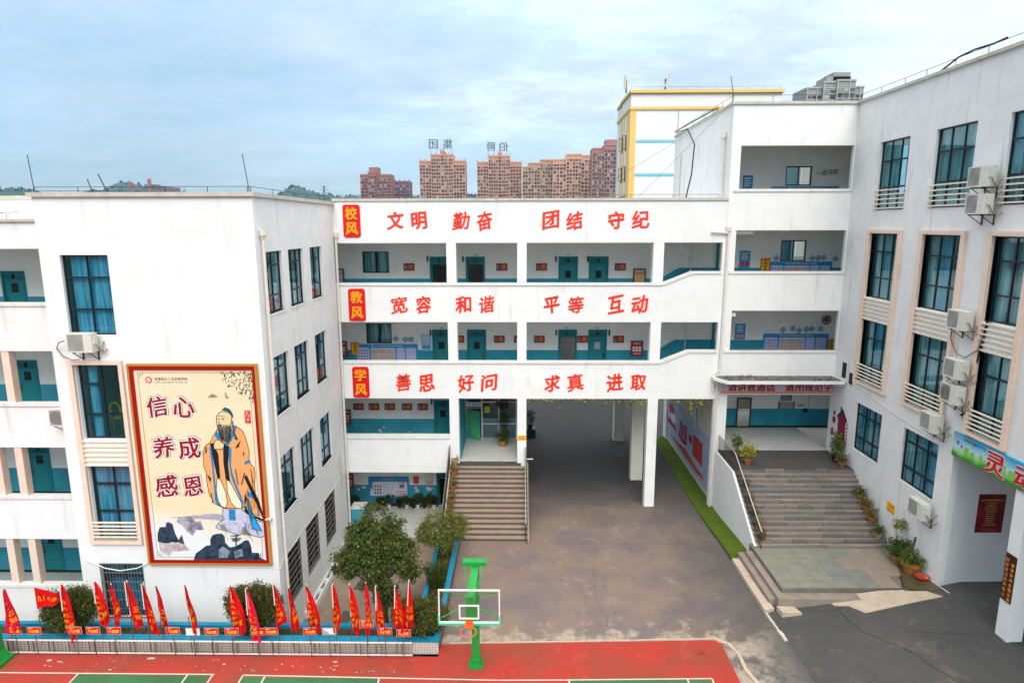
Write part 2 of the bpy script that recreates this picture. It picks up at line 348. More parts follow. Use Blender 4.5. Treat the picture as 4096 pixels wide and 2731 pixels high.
def blend_x(m, c_dark):
    '''the brown yard surface gives way raggedly to the grey asphalt on the right'''
    t_ = m.node_tree; n = t_.nodes; l = t_.links; b = n['Principled BSDF']; src = b.inputs['Base Color'].links[0].from_socket
    g = n.new('ShaderNodeNewGeometry'); s = n.new('ShaderNodeSeparateXYZ'); l.new(g.outputs['Position'], s.inputs[0]); z = n.new('ShaderNodeTexNoise'); z.inputs['Scale'].default_value = 0.6; z.inputs['Detail'].default_value = 9; z.inputs['Roughness'].default_value = .7; l.new(g.outputs['Position'], z.inputs[0])
    a = n.new('ShaderNodeMath'); a.operation = 'MULTIPLY_ADD'; l.new(z.outputs[0], a.inputs[0]); a.inputs[1].default_value = 6.0; l.new(s.outputs[0], a.inputs[2])
    a2 = n.new('ShaderNodeMath'); a2.operation = 'MULTIPLY_ADD'; l.new(s.outputs[1], a2.inputs[0]); a2.inputs[1].default_value = -.12; l.new(a.outputs[0], a2.inputs[2])
    r = n.new('ShaderNodeMapRange'); l.new(a2.outputs[0], r.inputs[0]); r.inputs[1].default_value = 5.6; r.inputs[2].default_value = 9.0; r.inputs[4].default_value = .9
    x = n.new('ShaderNodeMix'); x.data_type = 'RGBA'; l.new(r.outputs[0], x.inputs[0]); l.new(src, x.inputs[6]); x.inputs[7].default_value = c_dark+(1,); l.new(x.outputs[2], b.inputs['Base Color'])
blend_x(asph_m, (0.088, 0.084, 0.081))
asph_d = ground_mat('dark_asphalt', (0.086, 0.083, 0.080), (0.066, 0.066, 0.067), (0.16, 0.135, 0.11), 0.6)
court_m = ground_mat('red_court_paint', (0.42, 0.040, 0.028), (0.27, 0.060, 0.034), (0.50, 0.085, 0.065), 0.8, grain=25)
green_m = ground_mat('green_court_paint', (0.05, 0.16, 0.062), (0.05, 0.115, 0.052), (0.075, 0.19, 0.09), 0.9, grain=25)
line_m = mat('court_line_paint', (0.66, 0.62, 0.54), 0.8, noise=0.2, nscale=6, fine=0.3)
yard_m = ground_mat('yard_concrete', (0.30, 0.235, 0.18), (0.23, 0.18, 0.14), (0.38, 0.30, 0.23), 0.8)
earth_m = ground_mat('garden_soil', (0.075, 0.045, 0.022), (0.05, 0.035, 0.018), (0.11, 0.07, 0.03), 2.0, crack=False)
patch_m = mat('pale_concrete_patch', (0.58, 0.47, 0.36), 0.9, noise=0.25, nscale=3, fine=0.3, bump=0.4)
turf_m = mat('artificial_turf', (0.095, 0.150, 0.004), 0.95, noise=0.35, nscale=1.6, fine=0.45, bump=0.8, bscale=90)
blue_k = mat('blue_kerb_paint', (0.006, 0.26, 0.43), 0.6, noise=0.2, nscale=3, fine=0.25, bump=0.2)
field_m = mat('distant_land', (0.06, 0.09, 0.06), 1.0, noise=0.4, nscale=0.004)
hill_m = mat('wooded_hill', (0.010, 0.055, 0.060), 1.0, col2=(0.016, 0.075, 0.060), nscale=0.03)

mb = MB(); mb.slab([(-9000, -3000), (9000, -3000), (9000, 9000), (-9000, 9000)], -3.2, -2.6); struct('ground', mb, field_m)
# yard and passage paving: a height sheet with the sunk court on the left left out
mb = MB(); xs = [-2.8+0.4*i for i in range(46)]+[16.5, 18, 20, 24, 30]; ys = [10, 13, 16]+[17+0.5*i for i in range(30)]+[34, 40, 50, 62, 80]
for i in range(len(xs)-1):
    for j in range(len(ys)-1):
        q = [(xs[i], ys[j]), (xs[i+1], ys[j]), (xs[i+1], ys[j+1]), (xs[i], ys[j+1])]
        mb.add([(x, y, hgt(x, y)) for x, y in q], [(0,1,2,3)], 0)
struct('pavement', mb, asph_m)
mb = MB()   # darker newer asphalt laid to the right of the old edge, under and beyond the steps
for i in range(len(xs)-1):
    for j in range(len(ys)-1):
        x0, x1, y0, y1 = xs[i], xs[i+1], ys[j], ys[j+1]
        if x0 < 9.0 or y1 > 22.6: continue
        mb.add([(x, y, hgt(x, y)+0.012) for x, y in ((x0,y0),(x1,y0),(x1,y1),(x0,y1))], [(0,1,2,3)], 0)
struct('side_road', mb, asph_d)
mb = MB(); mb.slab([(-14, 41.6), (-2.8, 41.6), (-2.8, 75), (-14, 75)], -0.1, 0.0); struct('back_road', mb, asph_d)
mb = MB(); mb.slab([(-14, 50.6), (9, 51.6), (14, 53.2), (14, 56), (-14, 53)], 0.012, 0.13); struct('far_kerb', mb, coping_m)
def worn_edge(m):
    '''pale cement laitance broken through along the court edge'''
    t_ = m.node_tree; n = t_.nodes; l = t_.links; b = n['Principled BSDF']; src = b.inputs['Base Color'].links[0].from_socket
    g = n.new('ShaderNodeNewGeometry'); s = n.new('ShaderNodeSeparateXYZ'); l.new(g.outputs['Position'], s.inputs[0])
    z = n.new('ShaderNodeTexNoise'); z.inputs['Scale'].default_value = 1.3; z.inputs['Detail'].default_value = 9; z.inputs['Roughness'].default_value = .72; l.new(g.outputs['Position'], z.inputs[0])
    r0 = n.new('ShaderNodeMapRange'); l.new(s.outputs[1], r0.inputs[0]); r0.inputs[1].default_value = 20.0; r0.inputs[2].default_value = 22.6; r0.inputs[3].default_value = 0.0; r0.inputs[4].default_value = 0.30
    a = n.new('ShaderNodeMath'); a.operation = 'SUBTRACT'; l.new(z.outputs[0], a.inputs[0]); l.new(r0.outputs[0], a.inputs[1])
    r = n.new('ShaderNodeMapRange'); l.new(a.outputs[0], r.inputs[0]); r.inputs[1].default_value = 0.42; r.inputs[2].default_value = 0.56; r.inputs[4].default_value = .8
    rx = n.new('ShaderNodeMapRange'); l.new(s.outputs[0], rx.inputs[0]); rx.inputs[1].default_value = 9.1; rx.inputs[2].default_value = 7.6; mm = n.new('ShaderNodeMath'); mm.operation = 'MULTIPLY'; l.new(r.outputs[0], mm.inputs[0]); l.new(rx.outputs[0], mm.inputs[1]); r = mm
    x = n.new('ShaderNodeMix'); x.data_type = 'RGBA'; l.new(r.outputs[0], x.inputs[0]); l.new(src, x.inputs[6]); x.inputs[7].default_value = (.42, .35, .27, 1); l.new(x.outputs[2], b.inputs['Base Color'])
worn_edge(asph_m)
def crack_line(mb, pts_, w=.012, lift=.004, jit=.05):
    rr = random.Random(len(pts_)*3+int(pts_[0][0]*10)); P = []
    for (x0, y0), (x1, y1) in zip(pts_[:-1], pts_[1:]):
        k = max(2, int(math.hypot(x1-x0, y1-y0)/.18)); P += [(x0+(x1-x0)*i/k+rr.uniform(-jit, jit)*.6, y0+(y1-y0)*i/k+rr.uniform(-jit, jit)*.6) for i in range(k)]
    P.append(pts_[-1])
    for a, b in zip(P[:-1], P[1:]):
        dx, dy = b[0]-a[0], b[1]-a[1]; ll = math.hypot(dx, dy)+1e-6; ww = w*rr.uniform(.4, 1.3); nx, ny = -dy/ll*ww, dx/ll*ww
        mb.add([(a[0]-nx, a[1]-ny, hgt(*a)+lift), (b[0]-nx, b[1]-ny, hgt(*b)+lift), (b[0]+nx, b[1]+ny, hgt(*b)+lift), (a[0]+nx, a[1]+ny, hgt(*a)+lift)], [(0,1,2,3)])
mb = MB(); crack_line(mb, [(.5, 27.0), (4, 27.05), (8.8, 27.0)], .007); crack_line(mb, [(3.1, 31), (3.4, 27), (2.9, 23), (3.3, 20.3)], .005, jit=.1)
crack_line(mb, [(11.5, 20.9), (11.7, 19.8), (12.6, 18.6), (13.1, 17.2), (13.4, 16)], .016, .018); crack_line(mb, [(10.2, 21.2), (12.0, 21.1)], .01, .018); crack_line(mb, [(13, 19.5), (15.3, 19.0), (17, 17.5)], .010, .018, .1); struct('pavement_crack', mb, mat('crack_dark', (.03, .028, .026), 1))
mb = MB(); mb.slab([(6.3, 31.6), (8.9, 31.6), (8.9, 31.72), (6.95, 31.72)], 0, .006); struct('drain_channel', mb, mat('manhole_iron', (.12, .105, .095), .7, fine=.3, noise=.2))
# sports court
mb = MB(); xe = lambda y: 7.2 + (0.06 if y < 19.5 else 0)
pts = [(-60, 2), (7.3, 2), (7.25, 18), (7.28, 19.4), (7.12, 19.9), (6.8, 20.18), (-2.8, 19.84), (-2.8, 19.2), (-60, 19.2)]
mb.slab(pts, -0.3, 0.022); struct('sports_court', mb, court_m)
mb = MB()
mb.slab([(-14.42, 10), (-10.1, 10), (-10.1, 18.2), (-14.42, 18.2)], 0.02, 0.027); mb.slab([(-9.0, 10), (-4.6, 10), (-4.6, 18.13), (-9.0, 18.13)], 0.02, 0.027)
mb.slab([(1.58, 10), (6.12, 10), (6.12, 18.18), (1.58, 18.18)], 0.02, 0.027)
struct('court_green_panel', mb, green_m)
def line_strip(a, b, w=0.05, z=0.031):
    a, b = Vector(a), Vector(b); d = (b-a).normalized(); n_ = Vector((-d.y, d.x))*w/2
    mb.add([(*(a-n_), z), (*(b-n_), z), (*(b+n_), z), (*(a+n_), z)], [(0,1,2,3)])
mb = MB()
for a, b in (((-40, 18.26), (-9.98, 18.24)), ((-14.45, 18.22), (-14.45, 10)), ((-10.85, 18.22), (-10.85, 10)), ((-10.03, 18.22), (-10.03, 10)), ((-9.03, 18.22), (-9.03, 10)), ((-9.03, 18.22), (-0.7, 18.08)),
             ((-8.3, 18.17), (-8.3, 10)), ((-4.57, 18.13), (-4.57, 10)), ((-0.72, 18.08), (1.55, 18.12)), ((1.55, 18.12), (6.16, 18.24)), ((1.55, 18.1), (1.55, 10)), ((5.36, 18.2), (5.36, 10)), ((6.16, 18.22), (6.16, 10))):
    line_strip(a, b)
struct('court_line', mb, line_m)
mb = MB()   # crumbling concrete edging round the court corner
edge = [(-2.5, 19.86), (3.0, 20.06), (6.8, 20.22), (7.16, 19.94), (7.33, 19.4), (7.31, 18.6), (7.5, 17.8), (7.9, 17), (8.2, 15)]
for i in range(len(edge)-1):
    (x0, y0), (x1, y1) = edge[i], edge[i+1]; w = 0.05 if i < 2 else 0.12
    dx, dy = x1-x0, y1-y0; ll = math.hypot(dx, dy); nx, ny = -dy/ll*w, dx/ll*w
    mb.slab([(x0, y0), (x1, y1), (x1+nx, y1+ny), (x0+nx, y0+ny)], -0.1, hgt(x0, y0)+0.045)
struct('court_edging', mb, patch_m)
# sunk courtyard on the left, with its own floor, and the planter that rings it
mb = MB(); mb.slab([(-30, 20.2), (-3.7, 20.2), (-3.7, 31.0), (-30, 31.0)], -2.1, -1.8); struct('courtyard', mb, yard_m)
mb = MB(); mb.slab([(-9.06, 31.0), (-3.7, 31.0), (-3.7, 34.3), (-11, 34.3), (-11, 31.0)], -2.0, -1.55); struct('corridor_floor', mb, tile_m)
# ================================================================== PLANTER
def tile_face_mat():
    m = bpy.data.materials.new('small_white_wall_tile'); m.use_nodes = True; t_ = m.node_tree; n = t_.nodes; l = t_.links; b = n['Principled BSDF']
    geo = n.new('ShaderNodeNewGeometry'); mp = n.new('ShaderNodeMapping'); mp.inputs['Rotation'].default_value = (R(90), 0, 0); l.new(geo.outputs['Position'], mp.inputs[0])
    br = n.new('ShaderNodeTexBrick'); br.offset = 0.0; br.inputs['Scale'].default_value = 1; br.inputs['Brick Width'].default_value = 0.1; br.inputs['Row Height'].default_value = 0.1
    br.inputs['Mortar Size'].default_value = 0.006; br.inputs['Color1'].default_value = (0.62, 0.56, 0.47, 1); br.inputs['Color2'].default_value = (0.55, 0.48, 0.40, 1); br.inputs['Mortar'].default_value = (0.25, 0.20, 0.16, 1)
    l.new(mp.outputs[0], br.inputs[0]); l.new(br.outputs[0], b.inputs['Base Color']); b.inputs['Roughness'].default_value = 0.4; return m
tile_face = tile_face_mat()
pl = thing('planter', 'long raised garden planter with blue painted kerbs and white tiled front', 'planter', (-8, 19.5, 0))
mb = MB(); mb.box(-40, -2.82, 19.42, 19.56, -0.05, 0.40); part('tiled_front', mb, tile_face, pl)
mb = MB(); mb.box(-40, -2.80, 19.40, 19.68, 0.40, 0.45); mb.box(-2.99, -2.80, 19.68, 27.0, 0.40, 0.46); part('outer_kerb', mb, blue_k, pl)
mb = MB(); mb.box(-40, -3.60, 20.22, 20.40, -1.9, 0.44); mb.box(-3.78, -3.60, 20.40, 27.0, -1.9, 0.44); part('inner_kerb', mb, blue_k, pl)
mb = MB(); mb.box(-2.97, -2.83, 19.56, 27.0, -0.05, 0.40); part('side_wall', mb, mat('rough_planter_side', (0.33, 0.27, 0.21), 0.95, noise=0.3, nscale=3, fine=0.3), pl)
mb = MB()
for i in range(90):
    x0 = -40+i*0.4045
    mb.add([(x0, 19.56, 0.30+random.uniform(-.02,.05)), (x0+0.41, 19.56, 0.32), (x0+0.41, 20.22, 0.33), (x0, 20.22, 0.30+random.uniform(-.02,.05))], [(0,1,2,3)])
mb.add([(-3.6, 19.56, 0.31), (-2.98, 19.56, 0.31), (-2.98, 27.0, 0.33), (-3.6, 27.0, 0.33)], [(0,1,2,3)])
part('soil', mb, earth_m, pl)

# ================================================================== CENTRAL CLASSROOM BUILDING
XL, XC = -9.06, 9.85
fy = FY(31.0)
cb = thing('classroom_building', 'central white three storey school building with open corridors carrying red slogans over an archway', 'building', (0, 31, 0))
mb = MB()
mb.wall(fy, XL, XC, 13.55, 15.53, 0.22)
ramp = lambda zb, dz: [(XL, zb), (9.70, zb), (9.70, 12.05+dz), (8.33, 12.05+dz), (6.94, 11.49+dz), (XL, 11.49+dz)]
mb.prism(fy, ramp(9.68, 0), 0.0, 0.20); mb.prism(fy, ramp(5.78, -3.9), 0.0, 0.20)
mb.wall(fy, XL, -3.62, 1.82, 3.66, 0.20)
mb.box(9.70, 9.85, 31.0, 31.25, -0.1, 13.55); part('facade_wall', mb, white, cb)
for a, b in ((-3.63, -3.16), (-0.19, 0.27), (6.39, 6.90)):
    z0 = -0.05
    mb = MB(); mb.box(a, b, 31.004, 31.46, z0, 13.56)
    part('pillar', mb, white, cb)
mb = MB()   # sill caps
for dz in (0, -3.9):
    prof = [(XL, 11.49+dz), (6.92, 11.49+dz), (8.31, 12.05+dz), (9.70, 12.05+dz), (9.70, 12.17+dz), (8.27, 12.17+dz), (6.88, 11.61+dz), (XL, 11.61+dz)]
    mb.prism(fy, prof, -0.06, 0.26)
mb.mbox(fy, XL, -3.62, -0.06, 0.26, 3.66, 3.84); part('sill_cap', mb, cap_m, cb)
mb = MB(); mb.box(XL, XC, 30.93, 31.30, 15.53, 15.65); part('coping', mb, coping_m, cb)
mb = MB()
mb.box(-10.6, 11.2, 31.22, 41.5, 13.95, 14.1)
mb.box(-10.6, 10.6, 31.20, 34.3, 9.95, 10.15); mb.box(-10.6, 10.6, 31.20, 34.3, 6.05, 6.25); mb.box(-10.6, 10.6, 34.5, 41.5, 5.95, 6.25)
mb.box(-10.6, 0.27, 31.20, 36.0, 2.0, 2.35); mb.box(-10.6, 0.27, 36.0, 41.5, 2.0, 2.35)
part('floor_slab', mb, white_i, cb)
mb = MB(); mb.box(-10.3, 0.2, 31.22, 36.0, 2.352, 2.36); part('lobby_floor', mb, tile_m, cb)
# door and window openings in the corridor back wall (x0,x1,z0,z1)
B = 34.3; fb = FY(B)
D3 = [(-4.92, -3.92, True), (-2.98, -1.95, True), (2.01, 3.05, False), (3.64, 4.69, False)]
D2 = [(-4.88, -3.90, False), (-2.97, -1.92, False), (2.04, 3.06, True), (3.68, 4.70, False)]
wins = [(-8.55, -7.12, 11.86, 13.01), (-8.52, -7.12, 7.99, 9.11)]
holes = [(a, b, 10.15, 12.73) for a, b, _ in D3] + [(a, b, 6.25, 8.77) for a, b, _ in D2] + [(w[0], w[1], w[2], w[3]) for w in wins]
holes1 = [(-4.89, -3.90, 2.35, 4.78), (-3.16, 0.0, 2.35, 5.4)]; holes0 = [(-4.85, -3.95, -1.55, 0.55)]
mb = MB(); mb.wall(fb, -10.6, 10.9, 5.80, 14.0, 0.2, holes); mb.wall(fb, -10.6, 0.27, -1.6, 5.80, 0.2, holes1 + holes0)
part('corridor_wall', mb, white_i, cb)
mb = MB()
def dado(mb, x0, x1, z0, z1, gaps, y=B):
    cur = x0
    for a, b in sorted(gaps) + [(x1, x1)]:
        if a > cur: mb.box(cur, a, y-0.012, y-0.002, z0, z1)
        cur = max(cur, b)
dado(mb, -10.6, 10.9, 10.15, 11.555, [(a, b) for a, b, _ in D3]); dado(mb, -10.6, 10.9, 6.25, 7.63, [(a, b) for a, b, _ in D2])
mb.prism(FY(B-0.010), [(7.3, 11.3), (7.6, 11.62), (8.45, 12.13), (10.9, 12.13), (10.9, 11.3)], -0.01, 0.004); mb.prism(FY(B-0.010), [(7.3, 7.4), (7.6, 7.72), (8.4, 8.22), (10.9, 8.22), (10.9, 7.4)], -0.01, 0.004)
part('teal_dado', mb, dado_m, cb)
mb = MB(); dado(mb, -10.6, -3.16, 2.35, 3.68, [(-4.89, -3.90)]); dado(mb, -10.6, -3.16, -1.45, -0.27, [(-4.85, -3.95)])
part('teal_dado', mb, dado_old, cb, 'scuffed blue green dado with flaked white patches')
mb = MB(); dado(mb, -10.6, -3.16, -1.55, -1.42, [(-4.85, -3.95)], B-0.012); part('skirting', mb, skirt_m, cb)
mb = MB()   # paint flaked off the dado
for x, z, s in ((-7.95, 2.98, .12), (-7.75, 3.18, .07), (-8.05, 2.55, .05), (-9.3, 3.3, .04), (-6.3, 2.9, .05), (-9.35, -0.55, .09), (-9.05, -0.42, .14), (-6.05, -0.45, .14), (-5.98, -0.62, .16), (-5.3, -0.5, .20), (-5.1, -0.45, .1)):
    k = 9; p = [(x+s*math.cos(6.283*i/k)*random.uniform(.5, 1.2), z+0.8*s*math.sin(6.283*i/k)*random.uniform(.4, 1.2)) for i in range(k)]
    mb.prism(FY(B-0.016), p, 0, 0.003)
part('flaked_paint', mb, mat('bare_plaster', (0.62, 0.62, 0.60), 0.9, noise=0.2), cb, kind='stuff')
mb = MB()   # room boxes and outer walls behind
mb.box(-10.6, 10.9, 41.3, 41.5, 5.8, 14.0); mb.box(-10.6, 0.2, 41.3, 41.5, -1.8, 5.8); mb.box(0.05, 0.25, 31.5, 41.4, -0.05, 5.95); mb.box(-10.8, -10.6, 31.0, 41.5, -2, 14.0)
mb.box(-5.2, -5.1, 34.5, 41.3, -1.5, 13.9); mb.box(-0.3, -0.2, 34.5, 41.3, 2.4, 13.9); mb.box(-10.6, 10.9, 34.5, 41.3, 10.0, 10.12)
part('room_wall', mb, white_i, cb)
for y0 in (34.47, 41.15):
    mb = MB(); mb.box(6.27, 6.94, y0, y0+0.55, -0.05, 5.95); part('passage_column', mb, mat('passage_column_paint', (0.66, 0.64, 0.54), 0.9, noise=0.1, nscale=1.5, streak=0.3), cb)
mb = MB(); mb.box(0.27, 9.85, 34.3, 34.6, 5.55, 5.95); mb.box(0.27, 9.85, 41.1, 41.4, 5.55, 5.95); mb.box(6.3, 6.6, 31.46, 41.4, 5.5, 5.95); part('ceiling_beam', mb, white_i, cb)
mb = MB()
for yb in (31.21,): mb.box(XL, 6.3, 31.215, 31.5, 13.50, 13.95); 
for x in (-7.5, -3.4, 0.05, 3.3, 6.6): mb.box(x-0.11, x+0.11, 31.5, 34.3, 13.62, 13.95); mb.box(x-0.11, x+0.11, 31.5, 34.3, 9.72, 9.95); mb.box(x-0.11, x+0.11, 31.5, 34.3, 5.82, 6.05)
part('soffit_beam', mb, white_i, cb)
# doors
def door(parent, mp, x0, x1, z0, z1, opened=False, lite='dark', hand=1, label=None):
    o = MB(); d_ = -0.03
    for a, b, c, e in ((x0, x0+0.09, z0, z1), (x1-0.09, x1, z0, z1), (x0+0.09, x1-0.09, z1-0.09, z1), (x0+0.09, x1-0.09, z1-0.42, z1-0.35)):
        o.mbox(mp, a, b, d_, 0.12, c, e)
    o.mbox(mp, x0+0.09, x1-0.09, 0.03, 0.05, z1-0.35, z1-0.09)
    for k in range(3):
        zz = z1-0.31+0.07*k; o.mbox(mp, x0+0.14, x1-0.14, 0.0, 0.03, zz, zz+0.022)
    for k in (-1, 1):
        xc = (x0+x1)/2+k*0.12*0; o.mbox(mp, xc-0.04, xc+0.04, -0.005, 0.03, z1-0.32, z1-0.13)
    fr = part('door_frame', o, door_f, parent, label)
    o = MB(); za = z1-0.42
    if opened:
        o.mbox(mp, x0+0.10, x0+0.145, 0.1, 0.95, z0, za)
        dr = part('door', o, door_m, parent); 
    else:
        xc = (x0+x1)/2
        o.wall(lambda u, w, z: mp(u, w+0.03, z), x0+0.09, x1-0.09, z0, za, 0.05, [(xc-0.16, xc+0.16, z0+1.42, z0+1.82)])
        o.mbox(mp, x0+0.2, x1-0.2, 0.018, 0.028, z0+0.15, z0+0.62); o.mbox(mp, x0+0.2, x1-0.2, 0.018, 0.028, z0+0.78, z0+1.2)
        dr = part('door', o, door_m, parent)
        g = MB(); g.mbox(mp, xc-0.16, xc+0.16, 0.05, 0.055, z0+1.42, z0+1.82); part('glazing', g, steel_m if lite == 'light' else dark_m, dr)
        g = MB(); hx = x1-0.17 if hand > 0 else x0+0.17; g.mbox(mp, hx-0.025, hx+0.025, -0.01, 0.03, z0+0.92, z0+1.22); g.mbox(mp, hx-0.025-0.07*hand, hx+0.02, -0.05, -0.025, z0+1.08, z0+1.11); part('handle', g, rust_m if lite != 'light' else black_m, dr)
    return fr
for a, b, op in D3: door(cb, fb, a, b, 10.15, 12.73, op, hand=-1 if a < 3 else 1)
for k, (a, b, op) in enumerate(D2): door(cb, fb, a, b, 6.25, 8.77, op, 'light' if k == 3 else 'dark', hand=-1 if k == 0 else 1)
door(cb, fb, -4.89, -3.90, 2.35, 4.78, False, hand=-1); door(cb, fb, -4.85, -3.95, -1.55, 0.55, True, label='open teal doorway to a dark ground floor room')
# ---- windows
def curtain(parent, mp, u0, u1, w, z0, z1, m, amp=0.035, wl=0.16):
    o = MB(); n_ = max(6, int((u1-u0)/wl*4)); pts_ = []
    ph = random.uniform(0, 6)
    for i in range(n_+1):
        u = u0+(u1-u0)*i/n_; a = w+amp*math.sin(6.283*i/4.1+ph)+amp*0.4*math.sin(i*0.7+ph); pts_.append((u, a))
    vs = []
    for u, a in pts_: vs.append(mp(u, a, z0)); vs.append(mp(u, w+(a-w)*0.8, z1))
    o.add(vs, [(2*i, 2*i+2, 2*i+3, 2*i+1) for i in range(n_)])
    part('curtain', o, m, parent, smooth=True)
_pm = {}
def window(parent, mp, u0, u1, z0, z1, cols=2, rows=(), rec=0.10, fr=0.05, curt='blue', open_=None, name='window', fm=None, rail=0, label=None):
    """recessed aluminium window: frame and bars, one pane object per light, curtains behind"""
    fm = fm or frame_m; o = MB(); zs = [z0]+sorted(rows)+[z1]
    for a, b, c, d in ((u0, u0+fr, z0, z1), (u1-fr, u1, z0, z1), (u0+fr, u1-fr, z0, z0+fr), (u0+fr, u1-fr, z1-fr, z1)): o.mbox(mp, a, b, rec, rec+0.07, c, d)
    for z in zs[1:-1]: o.mbox(mp, u0+fr, u1-fr, rec-0.01, rec+0.08, z-fr*0.6, z+fr*0.6)
    us = [u0+(u1-u0)*i/cols for i in range(cols+1)]
    for j in range(len(zs)-1):
        for u in us[1:-1]: o.mbox(mp, u-fr*0.45, u+fr*0.45, rec+0.003, rec+0.067, zs[j]+(fr if j == 0 else fr*0.6), zs[j+1]-(fr if j == len(zs)-2 else fr*0.6))
    wn = part(name, o, fm, parent, label)
    for j in range(len(zs)-1):
        for i in range(cols):
            a, b, c, d = us[i]+0.01, us[i+1]-0.01, zs[j]+0.01, zs[j+1]-0.01
            if open_ and (i, j) in open_: continue
            key = (id(mp), round(b-a, 3), round(d-c, 3))
            if key not in _pm:
                g = MB(); g.mbox(mp, a, b, rec+0.030, rec+0.038, c, d); _pm[key] = g.mesh('pane', glass_m, mp(a, rec, c))
            link('pane', _pm[key], wn, mp(a, rec, c))
    W_ = u1-u0
    ms = {'blue': curt_blue, 'deep': curt_deep, 'grey': curt_grey, 'pat': curt_pat}
    if curt:
        segs = []
        if isinstance(curt, str): segs = [(0.0, 1.0, curt)]
        else: segs = curt
        for f0, f1, c in segs: curtain(wn, mp, u0+W_*f0, u0+W_*f1, rec+0.15, z0+0.02, z1, ms[c])
    return wn
for i, w in enumerate(wins):
    window(cb, fb, *w, cols=2, rows=(), rec=0.05, curt=[(0.05, 0.42, 'grey'), (0.55, 0.95, 'grey')], label='dark sliding window with grey curtains beside corridor')
# entrance lobby glazing
mb = MB(); fl = FY(34.9)
for a, b, c, d in ((-3.16, -3.10, 2.36, 5.2), (-2.27, -2.19, 2.36, 5.2), (-0.27, -0.2, 2.36, 5.2), (-1.30, -1.25, 2.36, 5.2), (-2.19, -0.27, 3.18, 3.23), (-2.19, -0.27, 4.45, 4.52), (-3.1, -2.27, 4.1, 4.16), (-3.16, -0.2, 5.1, 5.2)): mb.mbox(fl, a, b, 0, 0.06, c, d)
g_ = part('glazed_screen', mb, steel_m, cb)
for a, b, c, d in ((-2.19, -1.30, 2.38, 3.18), (-1.25, -0.27, 2.38, 3.18), (-2.19, -1.30, 3.23, 4.45), (-1.25, -0.27, 3.23, 4.45), (-2.19, -0.27, 4.52, 5.1), (-3.1, -2.27, 4.16, 5.1)):
    o = MB(); o.mbox(fl, a, b, 0.02, 0.03, c, d); part('pane', o, glass_m, g_)
mb = MB(); mb.add([(-3.08, 34.88, 2.38), (-2.34, 34.35, 2.38), (-2.34, 34.35, 4.08), (-3.08, 34.88, 4.08), (-3.06, 34.91, 2.38), (-2.32, 34.38, 2.38), (-2.32, 34.38, 4.08), (-3.06, 34.91, 4.08)], [(0,1,2,3),(7,6,5,4),(0,4,5,1),(3,2,6,7),(1,5,6,2),(0,3,7,4)])
gd_m = mat('painted_green_door', (0.10, 0.42, 0.10), 0.5, col2=(0.02, 0.30, 0.30), nscale=1.6)
o = part('entrance_door', mb, gd_m, cb, 'open green entrance door with a pale blue green gradient')
mb = MB(); mb.tube([(-2.40, 34.36, 3.1), (-2.42, 34.31, 3.1), (-2.42, 34.31, 3.4), (-2.40, 34.36, 3.4)], 0.012); part('handle', mb, steel_m, o)
mb = MB(); mb.box(-3.155, -3.13, 31.5, 34.9, 2.36, 3.68); mb.box(-3.63, -3.16, 31.46, 34.88, 2.35, 5.8); part('lobby_side_wall', mb, [dado_m, white_i], cb)
mb = MB(); mb.box(-3.1, -0.2, 38.4, 38.5, 2.36, 5.8); mb.box(-0.2, 0.04, 31.5, 38.5, 2.36, 5.8); part('lobby_back_wall', mb, mat('lobby_grey', (0.30, 0.36, 0.36), 0.8), cb)
# rooftop wire and hidden roof
mb = MB()
def roof_wire(mb, pts_, hh=0.16, step=1.6, sag=0.0):
    top = [Vector(p)+Vector((0, 0, hh)) for p in pts_]; mb.tube(top, 0.012, 4)
    for a, b in zip(pts_[:-1], pts_[1:]):
        a, b = Vector(a), Vector(b); n_ = max(1, int((b-a).length/step))
        for i in range(n_+1):
            q = a+(b-a)*(i/n_)+Vector((random.uniform(-.1, .1), 0, 0)); mb.tube([q, q+Vector((0, 0, hh))], 0.012, 4)
roof_wire(mb, [(-8.9, 31.1, 15.65), (-3, 31.1, 15.65), (3, 31.1, 15.65), (9.4, 31.1, 15.65)]); part('lightning_wire', mb, metal_m, cb)
# drain pipe at the joint with the left block
def drain(parent, pts_, r=0.055, hopper=True, name='drain_pipe', clips=True):
    mb = MB(); mb.tube(pts_, r, 10)
    if clips:
        for a, b in zip(pts_[:-1], pts_[1:]):
            a, b = Vector(a), Vector(b); n_ = int((b-a).length/1.3)
            for i in range(1, n_+1):
                q = a+(b-a)*(i/(n_+0.5)); mb.tube([q-Vector((0, 0, .035)), q+Vector((0, 0, .035))], r*1.22, 10)
    o = part(name, mb, pvc_m, parent, smooth=False)
    if hopper:
        x, y, z = pts_[0]; h = MB(); h.lathe((x, y, z), [(r*1.1, -0.05), (0.10, 0.06), (0.13, 0.10), (0.13, 0.30), (0.02, 0.30)], 10); part('rainwater_hopper', h, pvc_m, o)
    return o
drain(cb, [(-9.02+0.07, 30.90, 13.75), (-8.97, 30.90, 5.0), (-8.95, 30.90, -1.7)])
